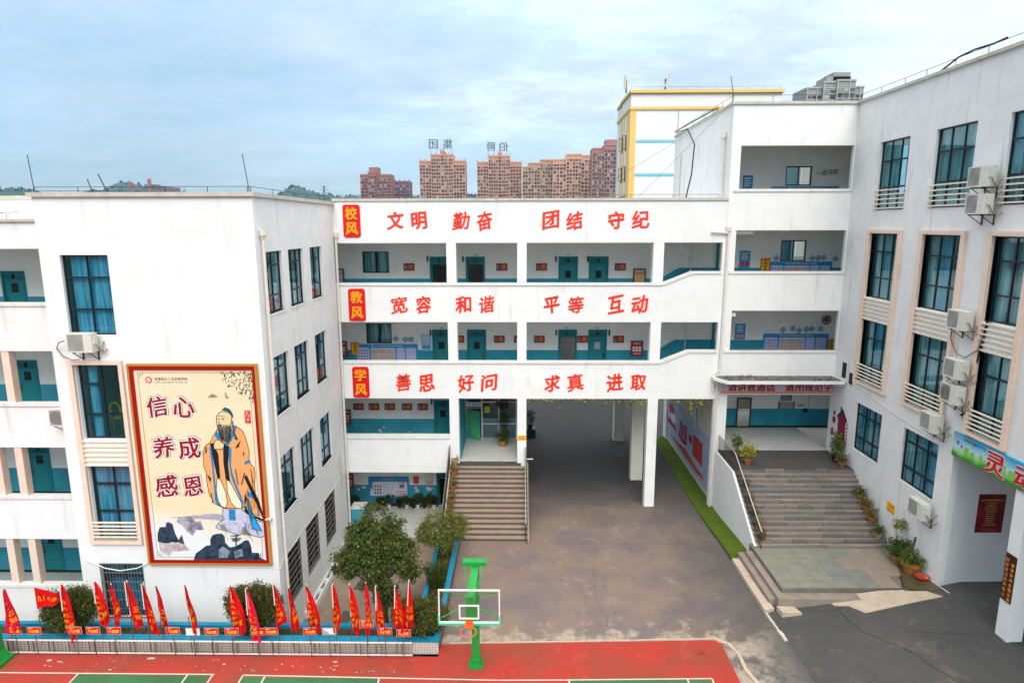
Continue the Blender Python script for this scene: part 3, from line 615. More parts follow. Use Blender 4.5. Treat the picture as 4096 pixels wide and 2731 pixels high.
# ================================================================== SLOGANS AND PLAQUES ON THE CENTRAL FACADE
fs = FY(30.995)
def rrect(x0, x1, z0, z1, r, k=5):
    p = []
    for cx, cz, a0 in ((x1-r, z1-r, 0), (x0+r, z1-r, 90), (x0+r, z0+r, 180), (x1-r, z0+r, 270)):
        for i in range(k+1):
            a = R(a0+90*i/k); p.append((cx+r*math.cos(a), cz+r*math.sin(a)))
    return p
for (x0, x1, z0, z1, t1, t2, zz) in ((-8.57, -7.74, 13.82, 15.37, '校', '风', 'beside the top slogan'), (-8.50, -7.67, 9.74, 11.34, '教', '风', 'beside the middle slogan'), (-8.48, -7.65, 5.83, 7.42, '学', '风', 'beside the lowest slogan')):
    t = thing('wall_plaque', 'rounded red upright plaque with two golden characters ' + zz, 'plaque', ((x0+x1)/2, 30.95, z0), group='red plaques left of the slogans')
    mb = MB(); mb.prism(fs, rrect(x0, x1, z0, z1, 0.13), -0.05, 0.0); part('board', mb, plate_m, t)
    for ch, z in ((t1, z1-0.42), (t2, z0+0.42)):
        mb = MB(); write(mb, fs, ch, (x0+x1)/2, z, -0.075, width=0.60, height=0.60, bold=0.030, ext=0.02); part('character', mb, gold_m, t)
rowsx = [(-6.05, -4.91, -2.88, -1.75, 1.43, 2.56, 4.54, 5.71), (-6.0, -4.81, -2.84, -1.69, 1.51, 2.68, 4.65, 5.82), (-5.93, -4.75, -2.76, -1.60, 1.58, 2.72, 4.70, 5.88)]
for k, (txt, z, desc) in enumerate((('文明勤奋团结守纪', 14.62, 'topmost row of eight vermilion calligraphy characters below the roof coping'), ('宽容和谐平等互动', 10.56, 'middle row of eight vermilion calligraphy characters on the second floor parapet band'), ('善思好问求真进取', 6.62, 'lowest row of eight red calligraphy characters directly above the archway'))):
    t = thing('slogan', desc, 'lettering', (0, 30.95, z-0.5), group='slogans in red characters on the central building')
    for i, ch in enumerate(txt):
        mb = MB(); write(mb, fs, ch, rowsx[k][i], z+random.uniform(-.03, .03), -0.022, width=0.80*random.uniform(.93, 1.04), height=0.84*random.uniform(.95, 1.04), bold=0.013 if ch in '勤奋真善宽谐等' else 0.019, ext=0.014, brush=0.13, seed=k*9+i)
        part('character', mb, slogan_m, t)
# ================================================================== NOTICES ON THE CORRIDOR WALL
poster_red = mat('poster_dark_red', (0.36, 0.008, 0.010), 0.35); photo_m = mat('poster_portrait', (0.35, 0.28, 0.24), 0.5, col2=(0.04, 0.08, 0.14), nscale=9)
wht = mat('poster_white', (0.72, 0.72, 0.70), 0.6); pblue = mat('poster_blue', (0.02, 0.26, 0.55), 0.5); lblue = mat('poster_pale_blue', (0.30, 0.50, 0.75), 0.5); lil = mat('poster_lilac', (0.42, 0.46, 0.70), 0.5)
tan = mat('poster_tan', (0.52, 0.38, 0.25), 0.6); orange = mat('poster_orange', (0.75, 0.16, 0.01), 0.5); grn = mat('poster_green', (0.10, 0.35, 0.05), 0.5); pink = mat('poster_pink', (0.65, 0.25, 0.30), 0.5); yel = mat('banner_yellow', (0.80, 0.42, 0.01), 0.6); board_f = mat('cabinet_bronze', (0.10, 0.09, 0.08), 0.4, 0.5); gold_t = mat('gold_print', (0.70, 0.45, 0.12), 0.5)
frm_names = ['beside the third floor sliding window', 'right of the second door on the third floor', 'left of the third door on the third floor', 'right of the last door on the third floor',
             'just right of the first pillar on the second floor', 'right of the second door on the second floor', 'half hidden by the middle pillar on the second floor', 'left of the third door on the second floor', 'between the two right hand doors on the second floor', 'right of the last door on the second floor',
             'first from the left over the worn dado', 'second from the left over the worn dado', 'third from the left over the worn dado', 'fourth from the left over the worn dado', 'fifth and nearest the door over the worn dado']
frs = [(-6.34, 11.98), (-1.33, 11.98), (0.80, 11.98), (5.02, 11.98), (-3.71, 8.04), (-1.49, 8.04), (-0.39, 8.04), (0.71, 8.04), (3.08, 8.04), (5.04, 8.04), (-9.43, 4.19), (-8.55, 4.19), (-7.66, 4.19), (-6.70, 4.19), (-5.81, 4.19)]
fp = FY(B-0.012)
names_ = ['袁隆平', '钱学森', '邓稼先', '屠呦呦', '钟南山']
for i, (x, z) in enumerate(frs):
    t = thing('framed_portrait_poster', 'small dark red portrait poster ' + frm_names[i], 'poster', (x, B-0.03, z), group='dark red portrait posters in the open corridors')
    w_, h_ = 0.59, 0.39
    mb = MB(); mb.mbox(fp, x, x+w_, -0.02, 0, z, z+h_); part('board', mb, poster_red, t)
    mb = MB(); mb.mbox(fp, x+0.05, x+0.21, -0.025, -0.02, z+0.06, z+0.27); part('portrait', mb, photo_m, t)
    mb = MB()
    mb.mbox(fp, x+0.28, x+0.50, -0.024, -0.02, z+0.25, z+0.29)
    for q in range(3): mb.mbox(fp, x+0.27, x+0.53-0.06*(q % 2), -0.024, -0.02, z+0.09+0.045*q, z+0.108+0.045*q)
    mb.mbox(fp, x+0.03, x+0.07, -0.024, -0.02, z+0.33, z+0.36); part('print', mb, gold_t, t)
def cabinet(x0, x1, z0, z1, label, face, group='framed notice cabinets in the open corridors', style=0):
    t = thing('notice_cabinet', label, 'notice cabinet', ((x0+x1)/2, B, z0), group=group)
    mb = MB(); mb.wall(lambda u, w, z: (u, B-0.10+w, z), x0, x1, z0, z1, 0.085, [(x0+0.05, x1-0.05, z0+0.05, z1-0.05)]); part('frame', mb, board_f, t)
    mb = MB(); mb.mbox(fp, x0+0.05, x1-0.05, -0.05, -0.003, z0+0.05, z1-0.05); part('backing', mb, face, t)
    mb = MB(); xc = (x0+x1)/2; w_ = (x1-x0)-0.16
    if style == 1: write(mb, FY(B-0.064), '消防栓', xc, z1-0.14, -0.002, width=w_*0.8)
    else: mb.mbox(FY(B-0.064), x0+0.1, x1-0.1, -0.003, 0, z1-0.17, z1-0.11)
    for r_ in range(2):
        for c_ in range(3): mb.mbox(FY(B-0.064), x0+0.10+c_*w_/3, x0+0.06+(c_+1)*w_/3, -0.003, 0, z0+0.27+0.15*r_, z0+0.39+0.15*r_)
    for r_ in range(2): mb.mbox(FY(B-0.064), x0+0.14, x1-0.12, -0.003, 0, z0+0.11+0.06*r_, z0+0.13+0.06*r_)
    part('print', mb, wht if style != 2 else mat('poster_cream', (0.72, 0.55, 0.35), 0.6), t)
cabinet(-10.05, -9.56, 11.25, 12.09, 'grey framed notice board half behind the left corner on the third floor', mat('poster_grey', (0.35, 0.36, 0.36), 0.6))
cabinet(-10.01, -9.60, 7.27, 8.13, 'red and white notice cabinet half behind the left corner on the second floor', mat('poster_red2', (0.50, 0.03, 0.03), 0.5))
cabinet(-10.0, -9.58, 3.37, 4.23, 'black framed red notice cabinet at the left end of the first floor walkway', mat('poster_red2', (0.50, 0.03, 0.03), 0.5))
cabinet(-10.0, -9.60, -0.48, 0.41, 'black framed red notice cabinet at the left end of the ground floor', mat('poster_red2', (0.50, 0.03, 0.03), 0.5))
cabinet(6.02, 6.69, 11.22, 12.09, 'orange notice in a metal cabinet at the right end of the third floor', mat('poster_orange2', (0.72, 0.27, 0.06), 0.5), style=2)
cabinet(6.02, 6.68, 7.30, 8.15, 'red fire notice cabinet at the right end of the second floor', mat('poster_red3', (0.60, 0.015, 0.02), 0.5), style=1)
def class_board(x0, x1, z0, z1, label, seed=0, head=0.22, y=B):
    rr = random.Random(seed); f_ = FY(y-0.015)
    t = thing('class_display_board', label, 'display board', ((x0+x1)/2, y-0.02, z0), group='blue class display boards in the open corridors')
    mb = MB(); mb.prism(f_, rrect(x0, x1, z0, z1, 0.06, 3), -0.02, 0); part('board', mb, pblue, t)
    mb = MB(); 
    for i in range(8): mb.prism(f_, [(x0+(x1-x0)*a+0.03*math.cos(b), z1-0.05+0.03*math.sin(b)) for a in ((0.02+0.07*(i % 4)+(0.66 if i > 3 else 0)),) for b in (0, 1.2, 2.4, 3.6, 4.9)], -0.025, -0.02)
    part('leaf_trim', mb, grn, t)
    W_ = x1-x0; H_ = z1-z0-head; secs = [(0.03, 0.22), (0.245, 0.64), (0.66, 0.79), (0.81, 0.97)]; mb = MB()
    for a, b in secs: mb.mbox(f_, x0+W_*a, x0+W_*b, -0.026, -0.02, z0+0.05, z1-head)
    part('panel', mb, lil, t)
    mb = MB()
    for a, b in secs: mb.mbox(f_, x0+W_*(a+0.02), x0+W_*(b-0.02), -0.03, -0.026, z1-head-0.05, z1-head-0.015)
    part('heading', mb, wht, t)
    mb = MB(); k = max(1, int((H_-0.12)/0.17))
    for r_ in range(k):
        for c_ in range(4): 
            xx = x0+W_*0.045+c_*W_*0.043; zz = z1-head-0.17-0.17*r_; mb.mbox(f_, xx, xx+0.07, -0.03, -0.026, zz, zz+0.09); 
    part('portrait', mb, photo_m, t, kind='stuff')
    mb = MB(); k = max(1, int((H_-0.08)/0.30))
    for r_ in range(k):
        for c_ in range(3):
            xx = x0+W_*0.26+c_*W_*0.125; zz = z1-head-0.32-0.31*r_; zz = max(zz, z0+0.06); mb.mbox(f_, xx, xx+W_*0.105, -0.03, -0.026, zz, zz+0.23)
    part('sheet', mb, tan, t, kind='stuff')
    mb = MB(); n_ = 8
    write(mb, f_, '努力拼搏追求卓越', (x0+x1)/2, z1-head*0.45, -0.024, width=W_*0.5, height=head*0.36); part('print', mb, wht, t)
    mb = MB(); mb.mbox(f_, x0+W_*0.82, x0+W_*0.92, -0.034, -0.03, z0+0.06, z0+0.06+min(0.35, H_*0.5)); part('certificate', mb, orange, t)
class_board(-9.15, -5.69, 6.55, 7.96, 'long blue class display board under the second floor corridor window', 1)
class_board(13.20, 16.75, 7.2, 8.55, 'blue class display board seen through the lower right hand opening below a round wall emblem', 2)
class_board(13.26, 16.60, 11.2, 12.45, 'blue class display board behind the pennant in the middle right hand opening', 3)
class_board(13.09, 16.60, 15.1, 16.34, 'blue and green display board peeping over the parapet of the top right opening', 4)
def small_poster(x0, x1, z0, z1, label, m, extra=None, cat='poster', y=B, name='wall_poster'):
    t = thing(name, label, cat, ((x0+x1)/2, y-0.02, z0)); f_ = FY(y-0.012)
    mb = MB(); mb.mbox(f_, x0, x1, -0.015, 0, z0, z1); part('board', mb, m, t)
    mb = MB(); w_, h_ = x1-x0, z1-z0
    for q in range(4): mb.mbox(f_, x0+w_*0.15, x1-w_*(0.15+0.1*(q % 2)), -0.019, -0.015, z1-h_*(0.17+0.12*q), z1-h_*(0.12+0.12*q))
    part('print', mb, wht, t)
    if extra: mb = MB(); mb.mbox(f_, x0+w_*0.15, x0+w_*0.48, -0.019, -0.015, z0+h_*0.1, z0+h_*0.32); mb.mbox(f_, x0+w_*0.55, x0+w_*0.88, -0.019, -0.015, z0+h_*0.1, z0+h_*0.32); part('sticker', mb, extra, t)
    return t
small_poster(-5.49, -4.95, 7.60, 8.50, 'pale blue upright poster left of the first door on the second floor', lblue, pblue)
small_poster(11.66, 12.22, 8.23, 9.10, 'blue upright poster in the lower right hand opening', pblue, pink)
small_poster(11.66, 12.22, 12.13, 13.02, 'blue upright poster in the middle right hand opening', pblue, plate_m)
small_poster(11.58, 12.10, 15.9, 16.91, 'blue upright poster in the top right hand opening', pblue, pink)
def pennant(x0, x1, z0, z1, label, mcol=None, border=None, y=B, txt='文明班级', tilt=0.0):
    t = thing('pennant', label, 'pennant', ((x0+x1)/2, y-0.03, z0)); f_ = FY(y-0.03); xc = (x0+x1)/2; w_ = x1-x0
    def sh(k, d): return [(x0+k, z1-k), (x0+k+tilt*.3, z0+w_*0.3+k*0.4), (xc+tilt*.3, z0+k), (x1-k+tilt*.3, z0+w_*0.3+k*0.4), (x1-k, z1-k)]
    mb = MB(); mb.prism(f_, sh(0, 0), -0.01, 0); part('cloth', mb, border or plate_m, t)
    mb = MB(); mb.prism(f_, sh(0.05, 0), -0.014, -0.01); part('field', mb, mcol or yel, t)
    mb = MB(); n_ = len(txt); hh = (z1-z0-w_*0.35)/n_
    for i, c in enumerate(txt): write(mb, f_, c, xc, z1-0.03-hh*(i+0.5), -0.016, height=hh*0.8, width=w_*0.36, bold=.02)
    part('lettering', mb, black_m if not mcol else gold_m, t)
    mb = MB(); mb.tube([(x0-0.03, y-0.045, z1), (x1+0.03, y-0.045, z1)], 0.012, 6); mb.tube([(x0, y-0.045, z1), (xc, y-0.03, z1+0.12), (x1, y-0.045, z1)], 0.004, 4); part('rod', mb, gold_m, t)
pennant(-9.39, -8.92, 7.30, 8.04, 'yellow pennant with red border at the left end of the second floor', txt='文明班级')
pennant(12.80, 13.30, 11.8, 12.62, 'yellow pennant with red border and black characters in the middle right hand opening')
pennant(16.72, 17.10, 7.6, 8.24, 'yellow pennant in the far corner of the lower right hand opening')
pennant(-6.17, -5.86, -0.22, 0.25, 'small red velvet pennant right of the ground floor health board', mcol=plate_m, txt='小')
# small papers hung on strings
hang_m = mat('hung_paper', (0.30, 0.42, 0.55), 0.7, noise=0.3, nscale=8)
i = 0
for x, z in ((-6.9, 8.26), (-6.35, 8.22), (-6.05, 8.22), (13.60, 12.64), (15.51, 12.61), (15.82, 12.64), (16.11, 12.66), (16.75, 12.60), (14.25, 8.76), (14.78, 8.84), (15.12, 8.72), (15.51, 8.79), (15.80, 8.82), (16.28, 8.82)):
    a = 0.19; mb = MB(); f_ = FY(B-0.03); rot = R(random.choice((38, 45, 50, 8))); tx = random.uniform(-.02, .02)
    mb.prism(f_, [(x+a*math.cos(rot+k*math.pi/2+math.pi/4), z+a*math.sin(rot+k*math.pi/2+math.pi/4)) for k in range(4)], -0.006, 0); mb.tube([(x, B-0.035, z+a), (x, B-0.01, z+a+0.12)], 0.004, 4)
    single('hanging_folder', mb, hang_m, 'pale blue paper folder hung, ' + ('first right of the second floor corridor window', 'second right of the second floor corridor window', 'third and nearest the pale blue upright poster', 'alone left of the window in the middle right balcony', 'first right of the window in the middle right balcony', 'second right of the window in the middle right balcony', 'third right of the window in the middle right balcony', 'farthest right in the middle right balcony', 'first from the left in the lower right balcony', 'second from the left in the lower right balcony', 'third from the left in the lower right balcony', 'fourth from the left in the lower right balcony', 'fifth from the left in the lower right balcony', 'nearest the round emblem in the lower right balcony')[i], 'folder', (x, B-0.03, z-a), group='paper folders hung on the corridor walls'); i += 1
# ground floor health board and frame
def health_board():
    x0, x1, z0, z1 = -8.76, -6.42, -1.02, 0.24; f_ = FY(B-0.015)
    t = thing('health_notice_board', 'blue and white picture board above the row of potted plants on the ground floor', 'notice board', ((x0+x1)/2, B-0.03, z0))
    mb = MB(); mb.prism(f_, rrect(x0, x1, z0, z1, 0.08, 3), -0.03, 0); part('board', mb, pblue, t)
    mb = MB(); mb.mbox(f_, x0+0.24, x1-0.12, -0.036, -0.03, z0+0.1, z1-0.3); part('panel', mb, mat('poster_lilac_white', (0.62, 0.64, 0.76), 0.6), t)
    mb = MB()
    for r_ in range(3):
        for c_ in range(3): mb.prism(f_, [(x0+0.38+0.15*c_+0.05*math.cos(a), z0+0.28+0.20*r_+0.075*math.sin(a)) for a in (0, .9, 1.6, 2.3, 3.14, 4.4, 5.2)], -0.041, -0.036)
    part('portrait', mb, mat('poster_maroon', (0.25, 0.03, 0.06), 0.6), t, kind='stuff')
    mb = MB()
    for r_ in range(2):
        for c_ in range(4): mb.mbox(f_, x0+1.62+0.15*c_, x0+1.72+0.15*c_, -0.041, -0.036, z0+0.17+0.14*r_, z0+0.26+0.14*r_)
    mb.mbox(f_, x0+1.66, x1-0.22, -0.041, -0.036, z1-0.38, z1-0.32); part('picture', mb, orange, t, kind='stuff')
    mb = MB()
    for a, b, c, d in ((0.90, 0.91, 0.32, 0.85), (0.98, 1.12, 0.66, 0.67), (1.15, 1.40, 0.60, 0.61), (1.15, 1.16, 0.35, 0.60), (1.15, 1.32, 0.35, 0.36), (1.38, 1.39, 0.62, 0.82)): mb.mbox(f_, x0+a, x0+b, -0.041, -0.036, z0+c-0.1, z0+d-0.1)
    mb.mbox(f_, x0+1.78, x0+2.05, -0.041, -0.036, z0+0.58, z0+0.80); part('linework', mb, mat('poster_teal', (0.04, 0.20, 0.25), 0.6), t)
    mb = MB(); write(mb, f_, '健康生活', x0+1.15, z1-0.16, -0.034, width=0.62, height=0.12); part('heading', mb, pink, t)
    mb = MB(); mb.prism(f_, [(x0+0.16+0.055*math.cos(a*.9), z0+0.50+0.06*math.sin(a*.9)) for a in range(7)], -0.042, -0.03); mb.prism(f_, [(x0+0.08, z0+0.12), (x0+0.26, z0+0.12), (x0+0.22, z0+0.44), (x0+0.10, z0+0.44)], -0.041, -0.03); part('cartoon_nurse', mb, wht, t)
health_board()
small_poster(-5.52, -5.0, -0.25, 0.42, 'white and pink framed rules sheet beside the dark ground floor doorway', mat('poster_whitish', (0.66, 0.62, 0.60), 0.6), pink)
# lobby sign, paper notice, yellow step sign, wall lamps and door number plates
t = thing('room_sign', 'white sign with green cross over the green entrance door', 'sign', (-2.7, 34.8, 4.3)); mb = MB(); mb.mbox(FY(34.86), -3.12, -2.28, -0.04, 0, 4.24, 4.50); part('board', mb, wht, t)
mb = MB(); write(mb, FY(34.82), '医务室', -2.55, 4.37, -0.004, height=0.13, bold=.01); mb.mbox(FY(34.82), -2.98, -2.88, -0.004, 0, 4.35, 4.39); mb.mbox(FY(34.82), -2.95, -2.91, -0.005, 0, 4.31, 4.43); part('lettering', mb, mat('sign_teal', (0.01, 0.18, 0.22), 0.5), t)
t = thing('paper_notice', 'bright green paper notice stuck on the entrance glass', 'notice', (-1.9, 34.85, 3.8)); mb = MB(); mb.mbox(FY(34.88), -2.08, -1.78, -0.004, 0, 3.85, 4.24); part('sheet', mb, mat('green_paper', (0.20, 0.65, 0.08), 0.6), t)
mb = MB(); [mb.mbox(FY(34.874), -2.02+0.09*c, -1.97+0.09*c, -0.003, 0, 3.90, 4.19) for c in range(3)]; part('print', mb, yel, t)
def yellow_sign(mp, u0, u1, z0, z1, label, loc, txt='小心台阶'):
    t = thing('warning_sign', label, 'warning sign', loc); mb = MB(); mb.mbox(mp, u0, u1, -0.012, 0, z0, z1); part('board', mb, yel, t)
    mb = MB(); write(mb, mp, txt, (u0+u1)/2, z1-(z1-z0)*0.32, -0.014, width=abs(u1-u0)*0.75, bold=.02, flip=(mp(1, 0, 0)[0] != 1)); mb.mbox(mp, u0+0.05, u1-0.08, -0.015, -0.012, z0+0.04, z0+0.07); part('lettering', mb, plate_m, t)
yellow_sign(FY(31.0), -0.17, 0.26, 3.59, 3.84, 'yellow caution sign on the pillar right of the entrance', (0.05, 31, 3.6))
yellow_sign(FXn(15.6), 25.0, 25.55, 2.44, 2.86, 'yellow warning sign on the right hand wall below the windows', (15.6, 25.2, 2.4), '小心地滑')
for x, z, d in ((-5.03, 12.62, 'left of the first third floor door'), (-3.12, 12.6, 'left of the second third floor door'), (1.87, 12.6, 'left of the third door on the third floor'), (3.58, 12.6, 'left of the last door on the third floor'), (-4.97, 8.6, 'left of the first door on the second floor'), (1.92, 8.6, 'left of the open door on the second floor'), (4.82, 8.6, 'right of the last door on the second floor'), (-5.0, 4.68, 'beside the first floor door')):
    mb = MB(); mb.lathe((x, B-0.06, z-0.16), [(0.02, 0), (0.045, 0.02), (0.045, 0.30), (0.02, 0.32)], 8); mb.box(x-0.02, x+0.02, B-0.04, B, z-0.02, z+0.02)
    single('wall_lamp', mb, frame_m, 'small dark cylinder wall lamp ' + d, 'wall lamp', (x, B-0.06, z-0.16), group='cylinder wall lamps beside the classroom doors')
for x, z, d in ((-2.46, 12.81, 'second third floor door'), (2.5, 12.82, 'third door on the third floor'), (-4.37, 8.86, 'first door on the second floor'), (2.5, 8.86, 'open door on the second floor'), (4.15, 8.86, 'last door on the second floor')):
    mb = MB(); mb.mbox(fp, x-0.10, x+0.10, -0.012, 0, z-0.05, z+0.05, 0); write(mb, fp, '八(%d)' % (1+int(abs(x))), x, z, -0.014, width=0.13, mi=1)
    single('room_number_plate', mb, [steel_m, black_m], 'small metal room plate above the ' + d, 'room plate', (x, B, z-0.05), group='room plates above the classroom doors')

# ================================================================== LEFT BLOCK WITH THE LARGE MURAL
YF = 21.75; ff = FY(YF); fsd = FXp(XL)
lb = thing('mural_building', 'white four storey block at the left carrying the tall scholar mural', 'building', (-12.8, YF, -1.8))
fw = [(-15.86, -14.20, 10.62, 13.41), (-15.82, -14.24, 6.79, 9.57), (-15.82, -14.22, 2.85, 5.78), (-15.84, -14.22, -0.29, 1.93)]
mb = MB(); mb.wall(ff, -16.56, XL, -1.9, 15.36, 0.25, fw); part('front_wall', mb, white, lb)
sw = []; cols_ = [(22.56, 24.08), (24.75, 26.42), (27.32, 28.92)]
for zb, zt in ((11.24, 13.47), (7.42, 9.63), (3.53, 5.78), (-0.41, 1.85)):
    for a, b in cols_: sw.append((a, b, zb, zt))
mb = MB(); mb.wall(fsd, YF+0.252, 31.0, -1.9, 15.36, 0.25, sw); part('side_wall', mb, white_w, lb)
mb = MB(); mb.box(-16.56, -16.3, 22.0, 31, -1.9, 15.3); mb.box(-16.3, -9.31, 30.7, 31, -1.9, 15.3); part('rear_wall', mb, white_w, lb)
mb = MB()
for z in (-1.85, 2.05, 5.95, 9.85, 14.2): mb.box(-16.3, -9.32, 22.01, 30.7, z, z+0.15)
part('floor_slab', mb, white_i, lb)
mb = MB(); mb.box(-16.68, XL+0.10, YF-0.11, YF+0.2, 15.36, 15.50); mb.box(XL-0.2, XL+0.10, YF+0.2, 30.93, 15.36, 15.50); part('coping', mb, coping_m, lb)
mb = MB(); roof_wire(mb, [(-16.5, 21.9, 15.5), (-9.15, 21.85, 15.5), (-9.1, 26, 15.5), (-9.08, 30.8, 15.5)], 0.19, 1.4)
mb.tube([(-16.58, 21.9, 15.5), (-16.55, 21.9, 15.7), (-16.62, 21.9, 16.75)], 0.014, 5); mb.tube([(-9.2, 21.9, 15.5), (-9.22, 21.9, 15.75), (-9.34, 21.9, 16.75)], 0.014, 5)
mb.tube([(-15.0, 22.6, 15.5), (-15.15, 22.6, 16.0)], 0.018, 5); mb.tube([(-15.1, 23.6, 15.5), (-15.4, 23.6, 16.25)], 0.022, 5); part('lightning_rod', mb, metal_m, lb)
window(lb, ff, *fw[0], cols=2, rows=(11.52, 12.63), rec=0.12, curt=[(0.10, 0.95, 'blue')], label='tall window with drawn blue curtains')
window(lb, ff, *fw[1], cols=2, rows=(7.69, 8.82), rec=0.16, curt=[(0.12, 0.34, 'blue'), (0.9, 1.0, 'grey')], label='tall window with half drawn curtain and yellow chairs inside')
window(lb, ff, *fw[2], cols=2, rows=(3.95, 5.03), rec=0.16, curt=[(0.05, 1.0, 'blue')])
window(lb, ff, *fw[3], cols=2, rows=(1.35,), rec=0.12, curt=[(0.1, 1.0, 'deep')])
def trim(parent, mp, u0, u1, z0, z1, wi0, wi1, slats, bars):
    """peach surround round a column of windows; slats = solid louvre spans, bars = rails in front of glass"""
    o = MB(); p = -0.12
    o.mbox(mp, u0, wi0, p, 0.14, z0, z1-0.15); o.mbox(mp, wi1, u1, p, 0.14, z0, z1-0.15); o.mbox(mp, u0, u1, p-0.01, 0.14, z1-0.15, z1)
    o.mbox(mp, wi0, wi1, p, 0.14, z0, z0+0.12); part('window_surround', o, peach_m, parent)
    for a, b in slats:
        o = MB(); o.mbox(mp, wi0, wi1, -0.008, -0.001, a, b); part('louvre_backing', o, white, parent)
        n_ = int((b-a)/0.19)
        for i in range(n_+1):
            z = a+0.02+(b-a-0.08)*i/n_; o = MB(); o.mbox(mp, wi0, wi1, p+0.02, -0.002, z, z+0.05); part('louvre_slat', o, peach_l, parent)
    for a, b, k in bars:
        for i in range(k):
            z = a+(b-a)*i/(k-1); o = MB(); o.mbox(mp, wi0-0.02, wi1+0.02, p-0.03, p+0.03, z-0.02, z+0.025); part('window_rail', o, peach_l, parent)
trim(lb, ff, -16.02, -14.08, 2.75, 9.73, -15.84, -14.22, [(5.79, 6.77)], [(3.05, 3.62, 5)])
# the lowest front window behind its iron grille
def grille(parent, mp, u0, u1, z0, z1, nv, nh, m, w=-0.02, r=0.009, fine=True):
    o = MB(); 
    for i in range(nv): u = u0+(u1-u0)*i/(nv-1); o.mbox(mp, u-r, u+r, w-r, w+r, z0, z1)
    for i in range(nh): z = z0+(z1-z0)*i/(nh-1); o.mbox(mp, u0, u1, w-0.022, w-0.010, z-0.016, z+0.016)
    part('window_grille', o, m, parent)
grille(lb, ff, -15.84, -14.22, -0.29, 1.93, 15, 7, mat('grey_iron', (0.20, 0.20, 0.19), 0.5, 0.3))
k = 0
cs = [[(0.02, 0.3, 'deep'), (0.5, 0.95, 'grey')], [(0.05, 0.2, 'grey'), (0.55, 0.95, 'grey')], [(0.35, 0.6, 'blue'), (0.75, 1.0, 'grey')], [(0.05, 0.9, 'grey')], [(0.6, 0.98, 'grey')], [(0.0, 0.45, 'grey'), (0.8, 1.0, 'deep')], [(0.3, 0.7, 'grey')]]
for zb, zt in ((11.24, 13.47), (7.42, 9.63), (3.53, 5.78), (-0.41, 1.85)):
    for a, b in cols_:
        if zb > 0: 
            window(lb, fsd, a, b, zb, zt, cols=2 if a < 24 or a > 27 else 3, rows=(zb+0.62, zt-0.5), rec=0.10, curt=cs[k % 7], open_=[(0, 1)] if k in (0, 5) else None); k += 1
        else:
            window(lb, fsd, a, b, zb, zt, cols=2, rows=(zt-0.6,), rec=0.14, curt=None); grille(lb, fsd, a+0.01, b-0.01, zb, zt, 13, 8, iron_m, w=0.04, r=0.010)
            o = MB(); [o.mbox(fsd, a, b, 0.005, 0.02, zb+0.28*q+0.02, zb+0.28*q+0.05) for q in range(8)]; part('rusty_bar', o, mat('rusty_pink_bar', (0.28, 0.22, 0.19), 0.8), lb)
for a, b in cols_:
    for zb in (11.24, 7.42, 3.53): mb = MB(); mb.mbox(fsd, a-0.04, b+0.04, -0.03, 0.10, zb-0.07, zb); part('window_sill', mb, cap_m, lb)
drain(lb, [(XL+0.09, 22.20, 13.95), (XL+0.09, 22.22, 6.0), (XL+0.09, 22.25, -1.7)])
mb = MB(); mb.tube([(XL+0.02, 31, 1.95)]+[(XL+0.02, 30.5-i*0.55, 1.95+0.05*math.sin(i*1.3)) for i in range(16)]+[(XL+0.03, 21.74, 1.75), (-9.4, 21.73, 1.78), (-13.9, 21.73, 1.83)], 0.012, 5)
mb.tube([(-14.0, 21.70, 1.95), (-14.4, 21.66, 1.78), (-15.0, 21.62, 1.70), (-15.6, 21.66, 1.78), (-16.3, 21.72, 2.05)], 0.022, 6); part('wall_cable', mb, pvc_m, lb)
# yellow chairs seen through the second window
for i, x in enumerate((-14.95, -14.5)):
    t = thing('stacked_chair', 'yellow chair %s inside the half curtained window' % ('upright on the left' if i == 0 else 'leaning on the right'), 'chair', (x, 22.35, 7.0))
    mb = MB(); mb.box(x-0.17, x+0.17, 22.35, 22.62, 7.38, 7.42); part('seat', mb, yel, t)
    mb = MB(); mb.tube([(x-0.16, 22.36, 7.4), (x-0.19, 22.33, 7.8), (x-0.1, 22.33, 8.0), (x+0.1, 22.33, 8.0), (x+0.19, 22.33, 7.8), (x+0.16, 22.36, 7.4)], 0.03, 6); part('backrest', mb, yel, t)
    for sx in (-1, 1):
        mb = MB(); mb.tube([(x+0.14*sx, 22.4, 7.4), (x+0.2*sx, 22.42, 6.8)], 0.015, 5); part('leg', mb, yel, t)
mb = MB(); mb.lathe((-16.1, 21.64, 2.35), [(0.02, 0), (0.07, 0.02), (0.07, 0.22), (0.02, 0.26)], 8)
# ---- wing at the far left, set back, with open corridors
lw = thing('corridor_wing', 'white corridor wing at the far left edge with cream columns and teal doors', 'building', (-25, 23.6, -1.8)); YW = 23.6; fwg = FY(YW)
mb = MB(); hl = [(-40, -17.95, 11.42, 13.56), (-40, -17.95, 7.50, 9.68), (-40, -17.95, 3.66, 5.81), (-40, -17.95, -0.20, 1.92)]
mb.wall(fwg, -40, -16.56, -1.9, 14.55, 0.2, hl); part('facade_wall', mb, white, lw)
mb = MB(); [mb.mbox(fwg, -40, -17.9, -0.06, 0.26, z-0.12, z) for z in (11.54, 7.62, 3.78, -0.08)]; part('sill_cap', mb, cap_m, lw)
mb = MB(); mb.box(-40, -16.56, 23.5, 23.9, 14.55, 14.66); mb.box(-40, -16.5, 26.9, 27.3, 15.50, 15.64); part('coping', mb, coping_m, lw)
mb = MB(); mb.box(-40, -16.56, 27.0, 27.2, 14.0, 15.5); mb.box(-40, -16.56, 23.8, 40, 13.75, 13.95); [mb.box(-40, -16.56, 23.8, 27.0, z-0.15, z) for z in (10.15, 6.25, 2.35, -1.55)]; part('floor_slab', mb, white_i, lw)
fbw = FY(27.0); dz_ = []
mb = MB(); hd = []
